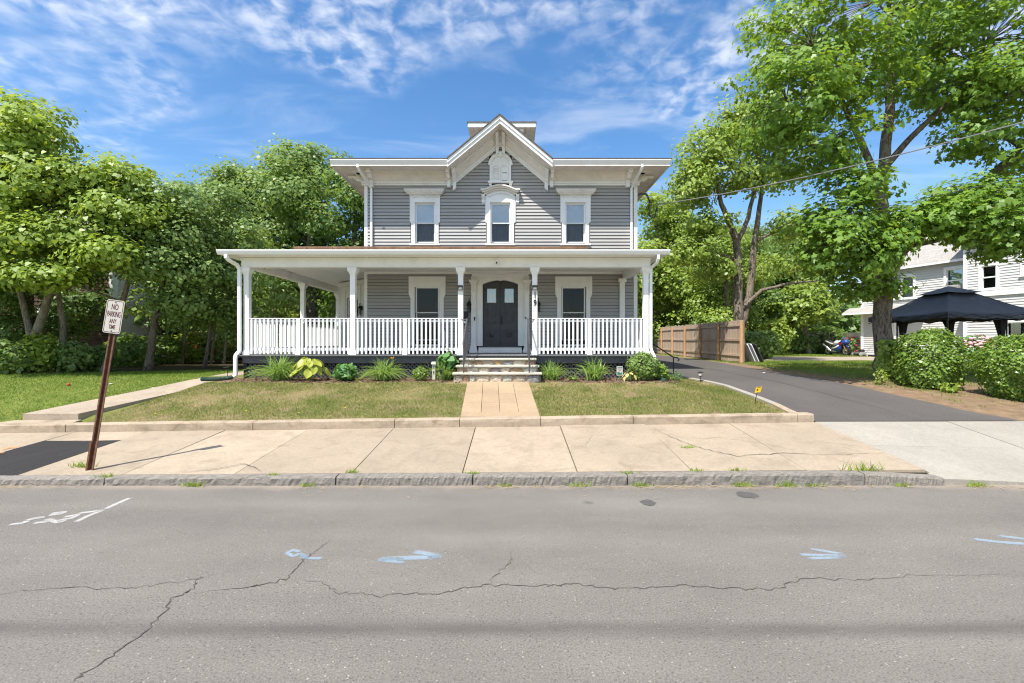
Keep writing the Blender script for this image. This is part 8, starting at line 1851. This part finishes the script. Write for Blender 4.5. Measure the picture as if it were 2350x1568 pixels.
for k, (a, b) in enumerate(((-0.04, 0.045), (-0.02, 0.03), (-0.035, 0.04))): FY.box(mb, ysx + a, ysx + b, 1.158 - 0.022 * k, 1.166 - 0.022 * k, 0.0042, 0.005)
mb.build('text_lines', IRON, ys_); MB().box(ysx - 0.01, ysx + 0.01, 11.622, 11.63, 0.80, 1.05).build('stake', GRN, ys_)
YEL = M('yellow_flag', (0.72, 0.45, 0.01), 0.5, 0.06, 9)
fx, fy = X(1727, 9.7), 9.62; fz = Gs(fx - 0.1, fy); fs = thing('lawn_flag', 'small yellow lawn notice on a black stake beside the driveway', 'sign', (fx, fy, fz)); tipx = fx + 0.065
MB().tube([(fx, fy, fz - 0.05), (fx + 0.03, fy, fz + 0.15), (tipx, fy, fz + 0.27)], 0.008, 6).build('stake', BLACK, fs)
FF = Fr((0, fy - 0.006), (1, 0)); mb = MB(); FF.prism(mb, [(tipx - 0.065, fz + 0.245), (tipx + 0.055, fz + 0.26), (tipx + 0.085, fz + 0.375), (tipx - 0.035, fz + 0.365)], 0.0, 0.003); mb.build('card', YEL, fs)
mb = MB(); FF.prism(mb, [(tipx - 0.02, fz + 0.345), (tipx + 0.06, fz + 0.352), (tipx + 0.063, fz + 0.362), (tipx - 0.017, fz + 0.355)], 0.0032, 0.004); FF.prism(mb, [(tipx - 0.03, fz + 0.285), (tipx + 0.0, fz + 0.29), (tipx + 0.012, fz + 0.325), (tipx - 0.02, fz + 0.32)], 0.0032, 0.004); mb.build('print', BLACK, fs)
# black handrail of the side steps by the driveway
sh = thing('handrail', 'black iron handrail beside the driveway at the right porch end', 'handrail', (4.6, 13.6, 0.9))
hp = [(4.10, 14.3, 1.95), (4.30, 13.9, 1.80), (4.70, 13.3, 1.42), (4.80, 13.2, 1.40), (4.84, 13.17, 1.34), (4.80, 13.18, 1.30)]
MB().tube(hp, 0.018, 8).build('top_rail', BLACK, sh); MB().tube([(4.72, 13.3, 0.80), (4.72, 13.3, 1.42)], 0.016, 8).build('post', BLACK, sh); MB().tube([(4.12, 14.3, 0.90), (4.12, 14.3, 1.95)], 0.016, 8).build('post', BLACK, sh)
# litter and pebbles in the grass
for k, (x, y) in enumerate([(-8.9, 11.3), (19.5, 29.0), (20.3, 28.3), (8.3, 15.0), (-10.4, 11.8)]):
    rr3 = np.random.default_rng(900 + k); mb = MB().lathe([(0, 0), (0.04, 0.002), (0.05, 0.02), (0.02, 0.035), (0, 0.036)], n=7); mb.v = [(a + rr3.normal(0, 0.006), b + rr3.normal(0, 0.006), c_) for a, b, c_ in mb.v]
    lab = ['pale scrap on the left lawn near the path', 'white scrap at the gravel edge left of the motorcycle', 'white scrap on the gravel in front of the motorcycle', 'small white pebble on the driveway', 'pale scrap on the left lawn under the trees'][k]
    z = Gs(x, y) if not 5 < x < 9 else float(drive_z(y)) + 0.05
    tag(put('scrap', mb.mesh('scrap'), SIGNW, None, (x, y, z)), lab, 'litter')
tag(put('red_ball', MB().lathe([(0, -0.036), (0.025, -0.025), (0.036, 0), (0.025, 0.025), (0, 0.036)], n=12).mesh('red_ball', True), REDP, None, (X(158, 11.6), 11.6, Gs(-11.3, 11.6) + 0.045)), 'small red ball lying on the left lawn', 'ball')
